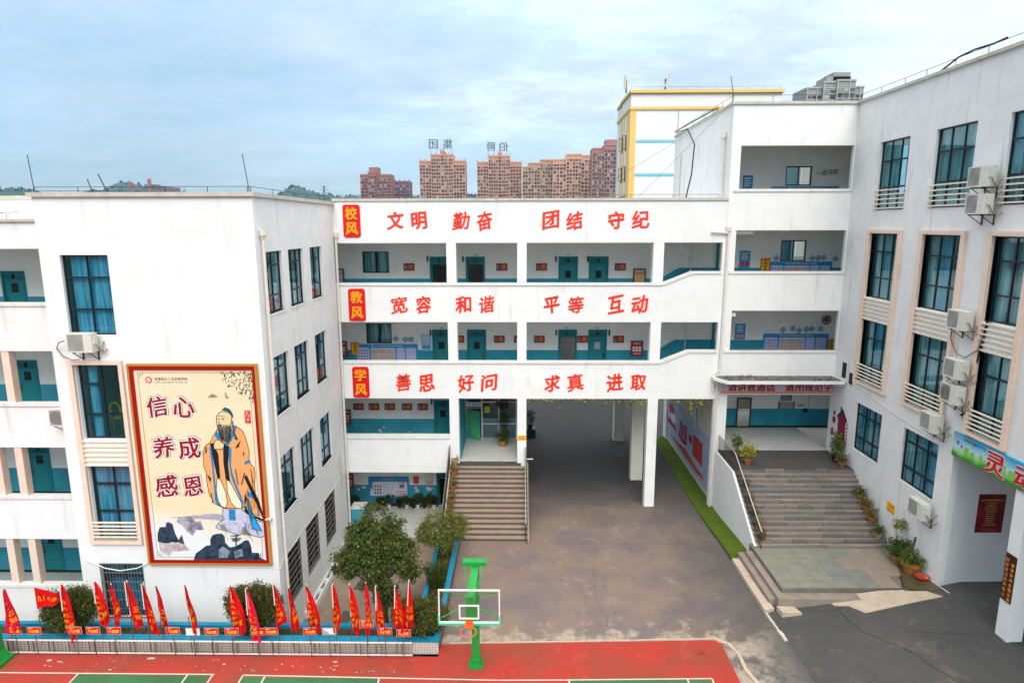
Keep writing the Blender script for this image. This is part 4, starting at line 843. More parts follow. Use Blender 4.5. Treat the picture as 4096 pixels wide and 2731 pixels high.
for fz in (10.15, 6.25, 2.35, -1.55):
    for a in (-22.3, ): hd.append((a-0.05, a+1.0, fz, fz+2.35))
mb.wall(fbw, -40, -16.56, -1.9, 13.75, 0.2, hd); part('corridor_wall', mb, white_i, lw)
mb = MB(); [dado(mb, -40, -17, fz, fz+1.25, [(h[0], h[1]) for h in hd if abs(h[2]-fz) < .1], 27.0) for fz in (10.15, 6.25, 2.35, -1.55)]; part('teal_dado', mb, dado_old, lw)
mb = MB(); [mb.box(-40, -17, 26.97, 26.985, fz, fz+0.12) for fz in (2.35, -1.55)]; part('skirting', mb, skirt_m, lw)
for h in hd: door(lw, fbw, *h, False, hand=-1)
for z0_, z1_ in ((7.5, 9.68), (3.66, 5.81), (-0.2, 1.92)):
    for x in (-20.05, -20.95) if z0_ < 5 else (-20.0,):
        mb = MB(); mb.box(x, x+0.30, 23.63, 23.95, z0_, z1_); part('column', mb, peach_m, lw)
mb = MB(); mb.box(-40, -17, 23.82, 26.99, -1.548, -1.54); mb.box(-40, -17, 23.82, 26.99, 2.352, 2.36); part('floor_tiling', mb, tile_m, lw)
mb = MB(); mb.lathe((-16.9, 23.5, 1.15+0.2), [(0.02, 0), (0.05, 0.0), (0.05, 0.45), (0.10, 0.5), (0.10, 0.75), (0.0, 0.8)], 8); part('rainwater_hopper', mb, pvc_m, lw)
mb = MB(); roof_wire(mb, [(-30, 23.6, 14.66), (-16.8, 23.6, 14.66)], 0.22, 2.2); roof_wire(mb, [(-30, 27.1, 15.64), (-16.8, 27.1, 15.64)], 0.2, 2.5); mb.tube([(-20.5, 23.55, 14.75), (-16.9, 23.6, 15.05)], 0.01, 4); part('lightning_wire', mb, metal_m, lw)

# ---- air conditioners
ac_white = mat('air_conditioner_shell', (0.66, 0.65, 0.58), 0.5, noise=0.12, nscale=6, streak=0.3); ac_grey = mat('air_conditioner_grille', (0.33, 0.33, 0.30), 0.6); rubber = mat('pipe_lagging', (0.20, 0.17, 0.13), 0.9)
def aircon(loc, rz, label, w=0.86, d=0.34, h=0.66, pipes='r', style=0, off=0.2):
    """outdoor unit; local x along the wall, local -y outwards, origin at the back bottom centre on the wall"""
    t = thing('air_conditioner', label, 'air conditioner', loc, group='outdoor air conditioner units on the walls'); c, s = math.cos(rz), math.sin(rz)
    mp = lambda x, y, z: (loc[0]+c*x-s*y, loc[1]+s*x+c*y, loc[2]+z)
    y1, y0 = -off, -off-d
    o = MB(); gx0, gx1 = -w/2+0.03, -w/2+0.03+(0.54 if style == 0 else 0.5)
    o.wall(lambda u, ww, z: mp(u, y0+ww, z), -w/2, w/2, 0.0, h, 0.03, [(gx0, gx1, 0.04, h-0.04)])
    o.mbox(mp, -w/2, w/2, y0+0.03, y1, 0, h); o.mbox(mp, w/2, w/2+0.05, y0+0.08, y0+0.22, h*0.45, h*0.85); shell = part('casing', o, ac_white, t)
    o = MB(); o.mbox(mp, gx0, gx1, y0+0.018, y0+0.028, 0.04, h-0.04); part('grille_panel', o, ac_grey, t)
    o = MB(); cx, cz = (gx0+gx1)/2, h/2
    for r_ in (0.06, 0.11, 0.16, 0.21, 0.25):
        n_ = 20; o.tube([mp(cx+r_*math.cos(6.283*i/n_), y0+0.012, cz+r_*math.sin(6.283*i/n_)) for i in range(n_+1)], 0.005, 4, cap=False)
    for i in range(10): a = 6.283*i/10; o.tube([mp(cx+0.04*math.cos(a), y0+0.014, cz+0.04*math.sin(a)), mp(cx+0.26*math.cos(a+.3), y0+0.014, cz+0.26*math.sin(a+.3))], 0.004, 4)
    part('fan_guard', o, iron_m if style else ac_grey, t)
    for x in (-w*0.32, w*0.32):
        o = MB(); o.mbox(mp, x-0.02, x+0.02, y0+0.02, 0, -0.04, -0.004); o.mbox(mp, x-0.02, x+0.02, -0.03, 0, -0.36, -0.04); o.tube([mp(x, -0.02, -0.34), mp(x, y0+0.08, -0.04)], 0.016, 4); part('bracket', o, iron_m, t)
    o = MB(); e = w/2+0.03
    o.tube([mp(e, y0+0.2, 0.25), mp(e+0.10, y0+0.22, 0.10), mp(e+0.14, y1-0.02, -0.03), mp(e+0.08, y1+0.05, 0.16), mp(e+0.06, -0.02, 0.30)], 0.018, 6)
    o.tube([mp(e, y0+0.26, 0.18), mp(e+0.06, y0+0.28, -0.04), mp(e+0.12, y1, -0.12), mp(e+0.16, -0.03, 0.05)], 0.014, 6); part('refrigerant_pipe', o, rubber, t)
    o = MB(); write(o, lambda u, ww, z: mp(u, y0+ww, z), '空调', w/2-0.16, h*0.86, -0.003, width=0.14); part('badge', o, iron_m, t) if False else None
    return t
aircon((-15.18, YF, 10.10), 0, 'air conditioner below the topmost window of the mural building')
aircon((-17.60, YW, 6.85), 0, 'air conditioner on the far left wing parapet, half behind the mural building', style=1)
ar = R(-90)
aircon((15.6, 21.84, 15.60), ar, 'upper unit of the stacked pair high beside the top floor windows'); aircon((15.6, 21.80, 14.72), ar, 'lower unit of the stacked pair high beside the top floor windows')
aircon((15.6, 22.02, 10.80), ar, 'single unit with a looped pipe just below the third floor middle window')
aircon((15.6, 21.90, 9.10), ar, 'upper unit of the stacked pair beside the second floor windows'); aircon((15.6, 21.92, 8.20), ar, 'lower unit with round dark fan in the stacked pair beside the second floor windows', style=1)
aircon((15.6, 22.85, 6.86), ar, 'unit hung at the sill of the second floor middle window above the ground floor'); aircon((15.6, 22.95, 3.38), ar, 'lowest unit on the right hand wall above the potted shrubs')
t = thing('looped_pipe', 'long curled lagged pipes hanging between the units on the right hand wall', 'pipe', (15.55, 21.6, 7))
for pts_ in ([(15.3, 22.45, 10.9), (15.25, 22.4, 10.4), (15.3, 22.1, 9.95), (15.35, 21.7, 9.85), (15.45, 21.3, 10.2), (15.5, 21.2, 10.7)], [(15.5, 21.75, 8.1), (15.52, 21.6, 7.5), (15.5, 21.3, 7.1), (15.5, 20.9, 7.0)]):
    mb = MB(); mb.tube(pts_, 0.024, 6); part('pipe', mb, rubber, t)
mb = MB(); mb.tube([(15.5, 20.9, 11.25), (15.54, 21.15, 11.2), (15.54, 21.3, 10.2), (15.54, 21.45, 9.4), (15.54, 21.5, 8.6), (15.5, 21.55, 7.9), (15.45, 21.7, 7.8)], 0.035, 6); part('cable_bundle', mb, black_m, t)
mb = MB(); mb.tube([(-15.75, 21.3, 10.5), (-16.1, 21.5, 10.4), (-16.35, 21.7, 10.15), (-16.1, 21.6, 9.9), (-15.7, 21.5, 9.78), (-15.3, 21.3, 9.85)], 0.02, 6); single('air_conditioner_hose', mb, rubber, 'looped hose hanging left of the air conditioner on the mural building', 'hose', (-16, 21.6, 10))
# ================================================================== RIGHT STAIR BLOCK
sb = thing('entrance_block', 'taller white block right of the slogans with three stacked balcony openings above the wide steps', 'building', (12.7, 31, 0))
fr_ = FY(30.99); oh = [(10.30, 15.55, 16.05, 18.02), (10.31, 15.55, 12.18, 14.12), (10.33, 15.56, 8.29, 10.25), (10.36, 15.60, 3.1, 6.08)]
mb = MB(); mb.wall(fr_, 9.855, 15.60, -0.1, 19.86, 0.22, oh); part('front_wall', mb, white, sb)
mb = MB(); [mb.mbox(fr_, 10.05, 15.56, -0.06, 0.25, z-0.13, z) for z in (16.05, 12.18, 8.29)]; part('sill_cap', mb, cap_m, sb)
mb = MB(); mb.box(9.855, 10.05, 31.215, 42.4, 14.1, 19.86); mb.box(9.855, 10.05, 41.5, 42.4, -0.1, 14.1); part('left_wall', mb, white_w, sb)
mb = MB(); mb.box(9.78, 15.7, 30.90, 31.25, 19.86, 19.98); mb.box(9.78, 10.1, 31.25, 42.5, 19.86, 19.98); mb.box(10.1, 24, 42.2, 42.5, 19.86, 19.98); part('coping', mb, coping_m, sb)
mb = MB(); roof_wire(mb, [(9.9, 42, 19.98), (9.9, 36, 19.98), (9.85, 31.1, 19.98), (15.4, 31.1, 19.98)], 0.3, 1.6)
mb.tube([(9.85, 31.2, 20.0), (9.85, 31.15, 20.25), (9.68, 31.15, 21.1)], 0.016, 5); mb.tube([(9.9, 42, 20), (9.9, 42, 21.4)], 0.018, 5); part('lightning_wire', mb, metal_m, sb)
mb = MB()
for z in (14.55, 10.75, 6.85): mb.box(10.06, 22, 31.22, 34.3, z-0.15, z); mb.box(10.06, 15.59, 31.22, 34.3, z-0.65, z-0.15) if False else None
mb.box(10.06, 22, 31.22, 42.2, 19.0, 19.2); mb.box(10.06, 22, 31.22, 34.3, 18.4, 18.5); part('floor_slab', mb, white_i, sb)
mb = MB(); wh = [(13.80, 15.15, 16.39, 17.37), (13.82, 15.17, 12.47, 13.57)]
mb.wall(FY(34.3), 9.9, 17.4, 14.11, 19.0, 0.2, wh[:1]); mb.wall(FY(34.305), 11.0, 17.4, 6.0, 14.1, 0.2, wh[1:]); part('corridor_wall', mb, white_i, sb)
mb = MB(); mb.wall(FY(34.7), 9.9, 17.6, 3.0, 6.7, 0.2, []); part('lobby_wall', mb, white_i, sb)
mb = MB(); mb.box(17.15, 17.3, 31.0, 34.3, 6.9, 19.0); mb.box(17.5, 17.65, 31.0, 34.7, 3.0, 6.7); part('end_wall', mb, white_i, sb)
mb = MB(); dado(mb, 11.0, 17.15, 10.75, 12.12, [], 34.3); dado(mb, 11.0, 17.15, 6.85, 8.20, [], 34.3); dado(mb, 9.9, 17.5, 3.22, 4.20, [], 34.7); dado(mb, 10.0, 17.1, 14.55, 15.9, [], 34.3)
mb.box(17.135, 17.148, 31.2, 34.3, 10.75, 12.12); mb.box(17.135, 17.148, 31.2, 34.3, 6.85, 8.20); part('teal_dado', mb, dado_m, sb)
mb = MB(); dado(mb, 9.9, 17.5, 3.1, 3.22, [], 34.69); part('skirting', mb, skirt_m, sb)
for bx in [(10.37, 10.45, 31.5, 31.75, 3.1, 6.0)]+[(10.31, 10.40, 31.25, 31.5, z, z+1.75) for z in (12.1, 8.2)]+[(10.42, 10.52, 34.1, 34.28, z, z+1.9) for z in (11.55, 7.65)]: mb = MB(); mb.box(*bx); part('teal_pilaster', mb, door_f, sb)
window(sb, FY(34.3), *wh[0], cols=2, rec=0.03, curt=None, open_=[(1, 0)], fr=0.06, label='dark sliding window left half closed in the top opening'); window(sb, FY(34.3), *wh[1], cols=2, rec=0.03, curt=[(0.05, 0.45, 'blue')], open_=[(1, 0)], fr=0.06)
mb = MB(); mb.tube([(8.95, 34.2, 6.3), (8.95, 34.2, 9.6)], 0.03, 6); mb.tube([(9.05, 34.2, 10.2), (9.05, 34.2, 13.5)], 0.03, 6); [mb.box(8.9, 9.2, 34.17, 34.25, z, z+0.12) for z in (11.4, 12.6)]; part('drain_pipe', mb, pvc_m, cb)
mb = MB(); write(mb, FY(34.28), '一道河韵', 15.9, 17.05, -0.004, width=1.15, brush=.1); part('wall_lettering', mb, black_m, sb)
# emblem
t = thing('wall_emblem', 'round black ring with red centre high in the lower right hand opening', 'emblem', (16.6, 34.2, 8.9)); mb = MB()
mb.tube([(16.55+0.22*math.cos(6.283*i/20), 34.26, 9.30+0.22*math.sin(6.283*i/20)) for i in range(21)], 0.03, 6, cap=False); part('ring', mb, black_m, t); mb = MB(); mb.prism(FY(34.27), [(16.55+0.15*math.cos(6.283*i/9)*(1, .7)[i % 2], 9.3+0.15*math.sin(6.283*i/9)) for i in range(9)], 0, 0.01); part('motif', mb, mat('poster_maroon', (0.25, 0.03, 0.06), 0.6), t)
# lobby furnishings
t = thing('standing_mirror', 'brown framed full length mirror in the ground entrance', 'mirror', (12.5, 34.6, 3.1)); mb = MB(); mb.wall(lambda u, w, z: (u, 34.60+w, z), 12.14, 12.95, 3.12, 4.84, 0.06, [(12.21, 12.88, 3.19, 4.77)]); part('frame', mb, mat('brown_wood', (0.05, 0.025, 0.012), 0.5), t)
mb = MB(); mb.box(12.21, 12.88, 34.63, 34.65, 3.19, 4.77); m_ = mat('mirror_glass', (0.6, 0.62, 0.62), 0.05, 1.0); part('glass', mb, m_, t)
small_poster(14.60, 15.20, 4.66, 5.3, 'blue and orange poster high on the entrance lobby wall', pblue, orange, y=34.7)
t = thing('wall_rack', 'small glazed rack with maroon posts on the entrance lobby wall', 'rack', (14.9, 34.6, 4.2)); mb = MB(); mb.box(14.48, 14.53, 34.58, 34.68, 4.18, 4.62); mb.box(15.30, 15.35, 34.58, 34.68, 4.18, 4.62); part('post', mb, mat('poster_maroon', (0.25, 0.03, 0.06), 0.6), t); mb = MB(); mb.box(14.53, 15.30, 34.62, 34.68, 4.22, 4.58); part('panel', mb, mat('rack_grey', (0.36, 0.36, 0.32), 0.6), t)
small_poster(15.55, 15.9, 4.32, 4.50, 'small tan paper notice beside the lobby rack', tan, None, y=34.7)
mb = MB(); mb.box(15.88, 16.08, 34.55, 34.68, 4.05, 4.22); mb.tube([(16.15, 34.66, 4.3), (16.15, 34.66, 5.6)], 0.01, 4); single('wall_box', mb, black_m, 'small black box with a cord on the lobby wall', 'box', (15.98, 34.6, 4.05))
# canopy and header banner
cn = thing('canopy', 'thin concrete canopy with debris littered top above the entrance banner', 'canopy', (12.6, 30.4, 6.85))
mb = MB(); mb.slab([(9.5, 30.55), (9.9, 29.8), (15.55, 29.8), (15.55, 30.98), (9.5, 30.98)], 6.84, 6.98); part('slab', mb, white, cn)
mb = MB(); mb.slab([(9.65, 30.55), (9.98, 29.9), (15.5, 29.9), (15.5, 30.97), (9.65, 30.97)], 6.98, 6.985); part('dirty_top', mb, mat('roof_moss_grime', (0.10, 0.085, 0.075), 1.0, col2=(0.28, 0.25, 0.23), nscale=4, fine=0.5, bump=1.0, bscale=20), cn)
mb = MB()
for i in range(150):
    x, y = random.uniform(9.9, 15.4), random.uniform(29.95, 30.95); a = random.uniform(0, 3.14); s = random.uniform(.02, .09)
    mb.add([(x+s*math.cos(a), y+s*math.sin(a), 6.99), (x-s*math.sin(a)*.5, y+s*math.cos(a)*.5, 7.0+random.uniform(0, .05)), (x-s*math.cos(a), y-s*math.sin(a), 6.99)], [(0,1,2)], random.randint(0, 2))
for i in range(22):
    x = 11.2+random.gauss(0, .35); y = 30.6; a = random.uniform(0, 3.14); mb.tube([(x, y, 7.0), (x+0.3*math.cos(a), y+0.1*math.sin(a), 7.02+random.uniform(0, .16))], 0.006, 4, 1)
part('debris', mb, [mat('dead_leaf', (0.14, 0.06, 0.04), 1), mat('dead_twig', (0.07, 0.05, 0.04), 1), mat('litter_grey', (0.35, 0.32, 0.30), 1)], cn, kind='stuff')
t = thing('header_banner', 'pink banner with dark red characters half hidden under the entrance canopy', 'banner', (12.8, 30.9, 6.1)); mb = MB(); mb.mbox(fr_, 10.0, 15.58, -0.08, -0.002, 6.10, 6.78)
bm_ = bpy.data.materials.new('pink_gradient_banner'); bm_.use_nodes = True; n_ = bm_.node_tree.nodes; l_ = bm_.node_tree.links; g_2 = n_.new('ShaderNodeNewGeometry'); s_ = n_.new('ShaderNodeSeparateXYZ'); l_.new(g_2.outputs[0], s_.inputs[0]); r_2 = n_.new('ShaderNodeMapRange'); r_2.inputs[1].default_value = 6.10; r_2.inputs[2].default_value = 6.6; l_.new(s_.outputs[2], r_2.inputs[0])
c_ = n_.new('ShaderNodeValToRGB'); l_.new(r_2.outputs[0], c_.inputs[0]); c_.color_ramp.elements[0].color = (0.60, 0.11, 0.07, 1); c_.color_ramp.elements[1].color = (0.36, 0.42, 0.62, 1); e_ = c_.color_ramp.elements.new(0.35); e_.color = (0.68, 0.48, 0.46, 1); l_.new(c_.outputs[0], n_['Principled BSDF'].inputs['Base Color'])
part('cloth', mb, bm_, t)
mb = MB(); txt = '请讲普通话 请用规范字'; x = 10.55
for ch in txt:
    if ch != ' ': write(mb, fr_, ch, x, 6.42, -0.088, width=0.46, height=0.42, bold=.025)
    x += 0.475
part('lettering', mb, mat('banner_dark_red', (0.30, 0.006, 0.012), 0.5), t)
mb = MB(); mb.mbox(fr_, 9.98, 15.6, -0.09, 0.0, 6.04, 6.10); part('batten', mb, pvc_m, t)
# drain pipes of this block
drain(sb, [(9.92, 30.90, 14.0), (9.90, 30.90, 9.0), (9.86, 30.90, 7.3)], hopper=True); drain(sb, [(9.80, 30.90, 7.0), (9.78, 30.90, 3.0), (9.76, 30.90, 0.05)], r=0.06, hopper=False)
for q_ in ([(9.86, 30.9, 7.3), (9.70, 30.9, 7.15), (9.70, 30.9, 6.6), (9.80, 30.9, 6.4), (9.80, 30.9, 6.0)], [(9.1, 30.88, 14.05), (9.95, 30.88, 14.0)], [(9.6, 30.92, 6.2), (9.6, 30.92, 7.1)]): mb = MB(); mb.tube(q_, 0.055, 8); part('drain_pipe', mb, pvc_m, sb)
drain(sb, [(9.75, 31.9, 18.4), (9.75, 31.9, 16.0), (9.72, 31.8, 15.66)], r=0.06); drain(sb, [(9.75, 40.6, 18.3), (9.75, 40.6, 15.7)], r=0.06)
mb = MB(); mb.tube([(7.9, 31.3, 15.66), (8.2, 31.6, 16.8), (8.35, 31.9, 18.2), (8.5, 34, 19.2), (9.75, 41.9, 20.1)], 0.03, 6); mb.tube([(9.7, 41.9, 20.15), (9.72, 36, 20.1), (9.72, 33, 20.06)], 0.03, 6); single('overhead_cable', mb, black_m, 'thick black cable drooping from the taller roof to the coping of the slogan building', 'cable', (8.2, 31.5, 15.6))
mb = MB(); mb.tube([(3.2, 31.1, 15.8), (9.8, 38, 19.6)], 0.008, 4); mb.tube([(5.6, 31.1, 15.7), (9.8, 31.6, 19.9)], 0.008, 4); single('guy_wire', mb, metal_m, 'thin straight wires running up from the coping to the taller roof', 'wire', (5, 31.1, 15.7))
t = thing('sculpture_mural', 'small red house and lantern painted relief on the wall beside the entrance', 'wall art', (15.58, 29.9, 4.2)); fn = FXn(15.595); mr = mat('relief_maroon', (0.22, 0.01, 0.04), 0.6)
mb = MB(); mb.prism(fn, [(30.15, 4.2), (29.45, 4.0), (29.5, 5.2), (29.85, 5.5), (30.22, 5.15)], -0.02, 0); part('house_shape', mb, mr, t)
mb = MB(); mb.prism(fn, [(29.4, 5.15), (29.85, 5.6), (30.3, 5.15), (30.3, 5.05), (29.85, 5.48), (29.4, 5.05)], -0.03, 0); mb.prism(fn, [(29.95, 5.5), (30.02, 5.5), (30.02, 5.68), (29.95, 5.68)], -0.03, 0); part('roof_outline', mb, black_m, t)
mb = MB()
for y, z, r_ in ((30.62, 5.2, .09), (30.6, 4.85, .14), (30.7, 4.3, .10), (30.55, 4.15, .08), (30.75, 4.1, .06)): mb.prism(fn, [(y+r_*math.cos(a*.7), z+r_*1.3*math.sin(a*.7)) for a in range(9)], -0.02, 0)
part('lantern', mb, mr, t); mb = MB(); [mb.mbox(fn, 29.28, 29.36, -0.015, 0, 3.9+0.17*i, 4.0+0.17*i) for i in range(7)]; part('lettering', mb, mr, t)

# ================================================================== RIGHT-HAND TEACHING BUILDING
rb = thing('teaching_building', 'long white four storey wing on the right with tall windows and air conditioners', 'building', (18, 20, 0)); fx = FXn(15.6)
CA, CB_, CC = (26.7, 28.82), (22.88, 25.04), (19.83, 21.36); CD = (16.0, 18.2)
hs = []
for a, b in (CA, CB_, CC, CD): hs += [(a, b, 15.0, 17.88), (a, b, 11.18, 14.0), (a, b, 7.33, 10.15)]
hs += [(CA[0]-.1, CA[1]-.1, 4.07, 6.29), (22.82, 24.98, 4.07, 6.29)]
mb = MB(); mb.wall(fx, 8.0, 31.2, 6.25, 19.86, 0.25, [h for h in hs if h[2] > 6.5]+[(h[0], h[1], 4.07, 6.29) for h in hs[-2:]]); mb.wall(fx, 22.0, 31.2, -0.2, 6.249, 0.25, hs[-2:]); part('main_wall', mb, white_w, rb)
mb = MB(); mb.box(15.85, 22, 22.0, 22.25, -0.2, 6.25); part('recess_wall', mb, mat('recess_wall_paint', (0.66, 0.66, 0.66), 0.9, noise=0.06, nscale=1, streak=0.25), rb)
mb = MB(); mb.box(15.6, 16.1, 18.55, 19.04, 0.9, 6.25); part('pillar', mb, white, rb)
mb = MB(); [mb.box(15.86, 24, 8.0, 31.0, z, z+0.15) for z in (6.28, 10.35, 14.25, 18.6)]; mb.box(15.86, 24, 22.25, 31, 2.9, 3.05); mb.box(24, 24.2, 8, 31, -0.2, 19.86); mb.box(19.5, 19.6, 22.3, 31, 3, 18.6); part('floor_slab', mb, white_i, rb)
mb = MB(); mb.box(15.5, 15.95, 8.0, 30.88, 19.86, 19.98); part('coping', mb, coping_m, rb)
mb = MB(); roof_wire(mb, [(15.62, 30.8, 19.98), (15.62, 8.5, 19.98)], 0.26, 1.5); part('lightning_wire', mb, metal_m, rb)
mb = MB(); mb.tube([(15.6, 25.2, 20.0), (15.6, 24.3, 20.25), (15.6, 23.5, 20.3), (15.6, 22.6, 20.25), (15.6, 22.0, 20.28)], 0.035, 5); part('rooftop_cable', mb, black_m, rb)
rc = [[(0.0, 0.25, 'blue'), (0.45, 1.0, 'grey')], [(0.10, 0.95, 'grey')], [(0.02, 0.2, 'grey'), (0.40, 0.72, 'blue'), (0.80, 1.0, 'grey')], [(0.1, 0.5, 'pat'), (0.65, 1.0, 'grey')]]; k = 0
for ci, (a, b) in enumerate((CA, CB_, CC, CD)):
    nc = 3 if ci < 2 or ci == 3 else 2
    window(rb, fx, a, b, 15.0, 17.88, cols=nc, rows=(15.95, 17.05), rec=0.10, curt=rc[(k+ci) % 3]); 
    window(rb, fx, a, b, 11.18, 14.0, cols=nc, rows=(12.08, 13.21), rec=0.14, curt=rc[(k+ci+1) % 4])
    window(rb, fx, a, b, 7.33, 10.15, cols=nc, rows=(8.07, 9.35), rec=0.14, curt=rc[(k+ci+2) % 3])
    trim(rb, fx, a-0.2, b+0.24, 7.2, 14.17, a, b, [(10.18, 11.16)], [(7.5, 8.12, 5)])
    for i in range(5):
        z = 15.05+0.19*i; o = MB(); o.mbox(fx, a-0.03, b+0.10, -0.07, -0.02, z, z+0.05); part('window_rail', o, peach_l, rb)
window(rb, fx, CA[0]-.1, CA[1]-.1, 4.07, 6.29, cols=3, rows=(4.70, 5.77), rec=0.08, curt=[(0.0, 0.30, 'deep'), (0.36, 0.62, 'grey'), (0.7, 1.0, 'blue')]); window(rb, fx, 22.82, 24.98, 4.07, 6.29, cols=3, rows=(4.70, 5.77), rec=0.08, curt=[(0.02, 0.5, 'blue'), (0.55, 0.97, 'grey')])
mb = MB(); mb.mbox(fx, 29.25, 29.6, -0.002, 0.02, 6.93, 7.5); mb.mbox(fx, 29.9, 30.3, -0.002, 0.02, 7.1, 7.85); part('wall_slot', mb, dark_m, rb)
mb = MB(); mb.tube([(15.58, 30.0, 6.95), (15.58, 28, 6.9), (15.58, 25.5, 6.6), (15.58, 23.4, 6.45), (15.58, 22.4, 6.6)], 0.014, 5); mb.tube([(15.57, 31, 19.8), (15.57, 31, 7)], 0.012, 4); part('wall_cable', mb, pvc_m, rb)
# picture banner with big characters
t = thing('picture_banner', 'long sky blue and green banner with large red characters on the right hand wing', 'banner', (15.55, 17, 6.2)); fbn = FXn(15.595)
bb = bpy.data.materials.new('landscape_banner'); bb.use_nodes = True; n_ = bb.node_tree.nodes; l_ = bb.node_tree.links; g_2 = n_.new('ShaderNodeNewGeometry'); s_ = n_.new('ShaderNodeSeparateXYZ'); l_.new(g_2.outputs[0], s_.inputs[0]); nn = n_.new('ShaderNodeTexNoise'); nn.inputs['Scale'].default_value = 1.6; l_.new(g_2.outputs[0], nn.inputs[0])
ma_ = n_.new('ShaderNodeMath'); ma_.operation = 'MULTIPLY_ADD'; l_.new(nn.outputs[0], ma_.inputs[0]); ma_.inputs[1].default_value = 0.45; l_.new(s_.outputs[2], ma_.inputs[2])
r_2 = n_.new('ShaderNodeMapRange'); r_2.inputs[1].default_value = 6.42; r_2.inputs[2].default_value = 7.3; l_.new(ma_.outputs[0], r_2.inputs[0]); c_ = n_.new('ShaderNodeValToRGB'); l_.new(r_2.outputs[0], c_.inputs[0]); e0 = c_.color_ramp.elements; e0[0].color = (0.03, 0.14, 0.02, 1); e0[1].color = (0.02, 0.35, 0.62, 1)
for p_, c2 in ((0.22, (0.06, 0.30, 0.02, 1)), (0.30, (0.22, 0.52, 0.10, 1)), (0.42, (0.30, 0.62, 0.40, 1)), (0.55, (0.42, 0.66, 0.72, 1))): e = e0.new(p_); e.color = c2
l_.new(c_.outputs[0], n_['Principled BSDF'].inputs['Base Color']); n_['Principled BSDF'].inputs['Roughness'].default_value = 0.45
mb = MB(); mb.mbox(fbn, 10, 22.02, -0.06, 0, 6.24, 7.12); part('cloth', mb, bb, t)
mb = MB()
for y, w_, h_ in ((21.3, .22, .32), (21.0, .16, .26), (20.6, .12, .3), (19.6, .2, .34), (19.2, .3, .28), (18.0, .2, .35)): mb.mbox(fbn, y-w_/2, y+w_/2, -0.066, -0.06, 6.42, 6.42+h_)
part('printed_skyline', mb, mat('banner_green', (0.22, 0.50, 0.08), 0.5), t)
for i, (ch, y) in enumerate((('灵', 19.93), ('动', 18.65), ('课', 17.3), ('堂', 15.9))):
    mb = MB(); write(mb, fbn, ch, y, 6.66, -0.068, width=0.96, height=0.80, bold=.055, mi=1, flip=True); write(mb, fbn, ch, y, 6.66, -0.085, width=0.90, height=0.74, bold=.022, mi=0, flip=True); part('character', mb, [mat('banner_red', (0.55, 0.01, 0.015), 0.5), wht], t)
mb = MB(); mb.prism(fbn, [(21.85+.07*math.cos(a*.63), 6.98+.07*math.sin(a*.63)) for a in range(10)], -0.07, -0.06); part('badge', mb, pink, t); mb = MB(); mb.prism(fbn, [(21.75+.06*math.cos(a*.63), 6.78+.09*math.sin(a*.63)) for a in range(10)], -0.07, -0.06); mb.prism(fbn, [(21.55+.045*math.cos(a*.63), 6.70+.07*math.sin(a*.63)) for a in range(10)], -0.07, -0.06); part('balloon', mb, mat('balloon_purple', (0.25, 0.08, 0.35), 0.5), t)
mb = MB(); write(mb, fbn, '龙里县九八五实验学校', 20.95, 6.98, -0.062, width=1.1, flip=True); part('lettering', mb, black_m, t)
# posters in the recess and on the pillar
t = thing('congratulation_poster', 'dark red poster with lines of gold writing on the recessed wall at the right', 'poster', (17.2, 21.95, 3.23)); fq = FY(21.995)
mb = MB(); mb.mbox(fq, 16.72, 17.70, -0.015, 0, 3.23, 4.72); part('board', mb, mat('poster_black_red', (0.10, 0.004, 0.008), 0.35, col2=(0.26, 0.01, 0.012), nscale=1.8), t)
mb = MB(); write(mb, fq, '2024届毕业班中考誓师大会', 17.21, 4.49, -0.018, width=0.82, height=0.06, bold=.01); 
for i, s_ in enumerate(('奋斗百日圆梦中考', '拼搏进取永不言弃', '勤学苦练厚积薄发', '团结一心共创佳绩今朝', '自信自强超越自我', '努力学习天天向上', '不负韶华不负青春', '乘风破浪勇往直前', '珍惜时光把握今天', '全力以赴决战六月', '直挂云帆济沧海长风破浪')): write(mb, fq, s_, 17.21, 4.38-0.085*i, -0.018, height=0.042, bold=.01)
part('lettering', mb, gold_t, t)
mb = MB(); [mb.tube([(16.85+0.75*random.random(), 21.98, 3.3+0.1*random.random()) for _ in range(5)], 0.004, 4) for q in range(6)]; part('signature', mb, mat('poster_maroon2', (0.45, 0.05, 0.09), 0.5), t, kind='stuff')
t = thing('couplet_board', 'narrow dark board with two columns of gold characters on the right hand pillar', 'sign', (15.58, 18.8, 2.5)); fpz = FXn(15.598)
mb = MB(); mb.mbox(fpz, 18.59, 19.02, -0.02, 0, 2.48, 4.08); part('board', mb, mat('board_black_red', (0.05, 0.004, 0.008), 0.35), t)
mb = MB()
for c_, y in ((0, 18.92), (1, 18.70)):
    for i, ch in enumerate(('好好学习天天向上', '德智体美全面发展')[c_]): write(mb, fpz, ch, y, 3.86-0.17*i-0.09*c_, -0.024, height=0.12, bold=.02, flip=True)
part('lettering', mb, gold_m, t)
mb = MB(); [mb.tube([(16.3, 21.99, 1.9+dz), (19, 21.99, 2.0+dz), (21, 21.99, 1.97+dz)], 0.006, 4) for dz in (0.0, 0.35)]; part('wall_cable', mb, pvc_m, rb)

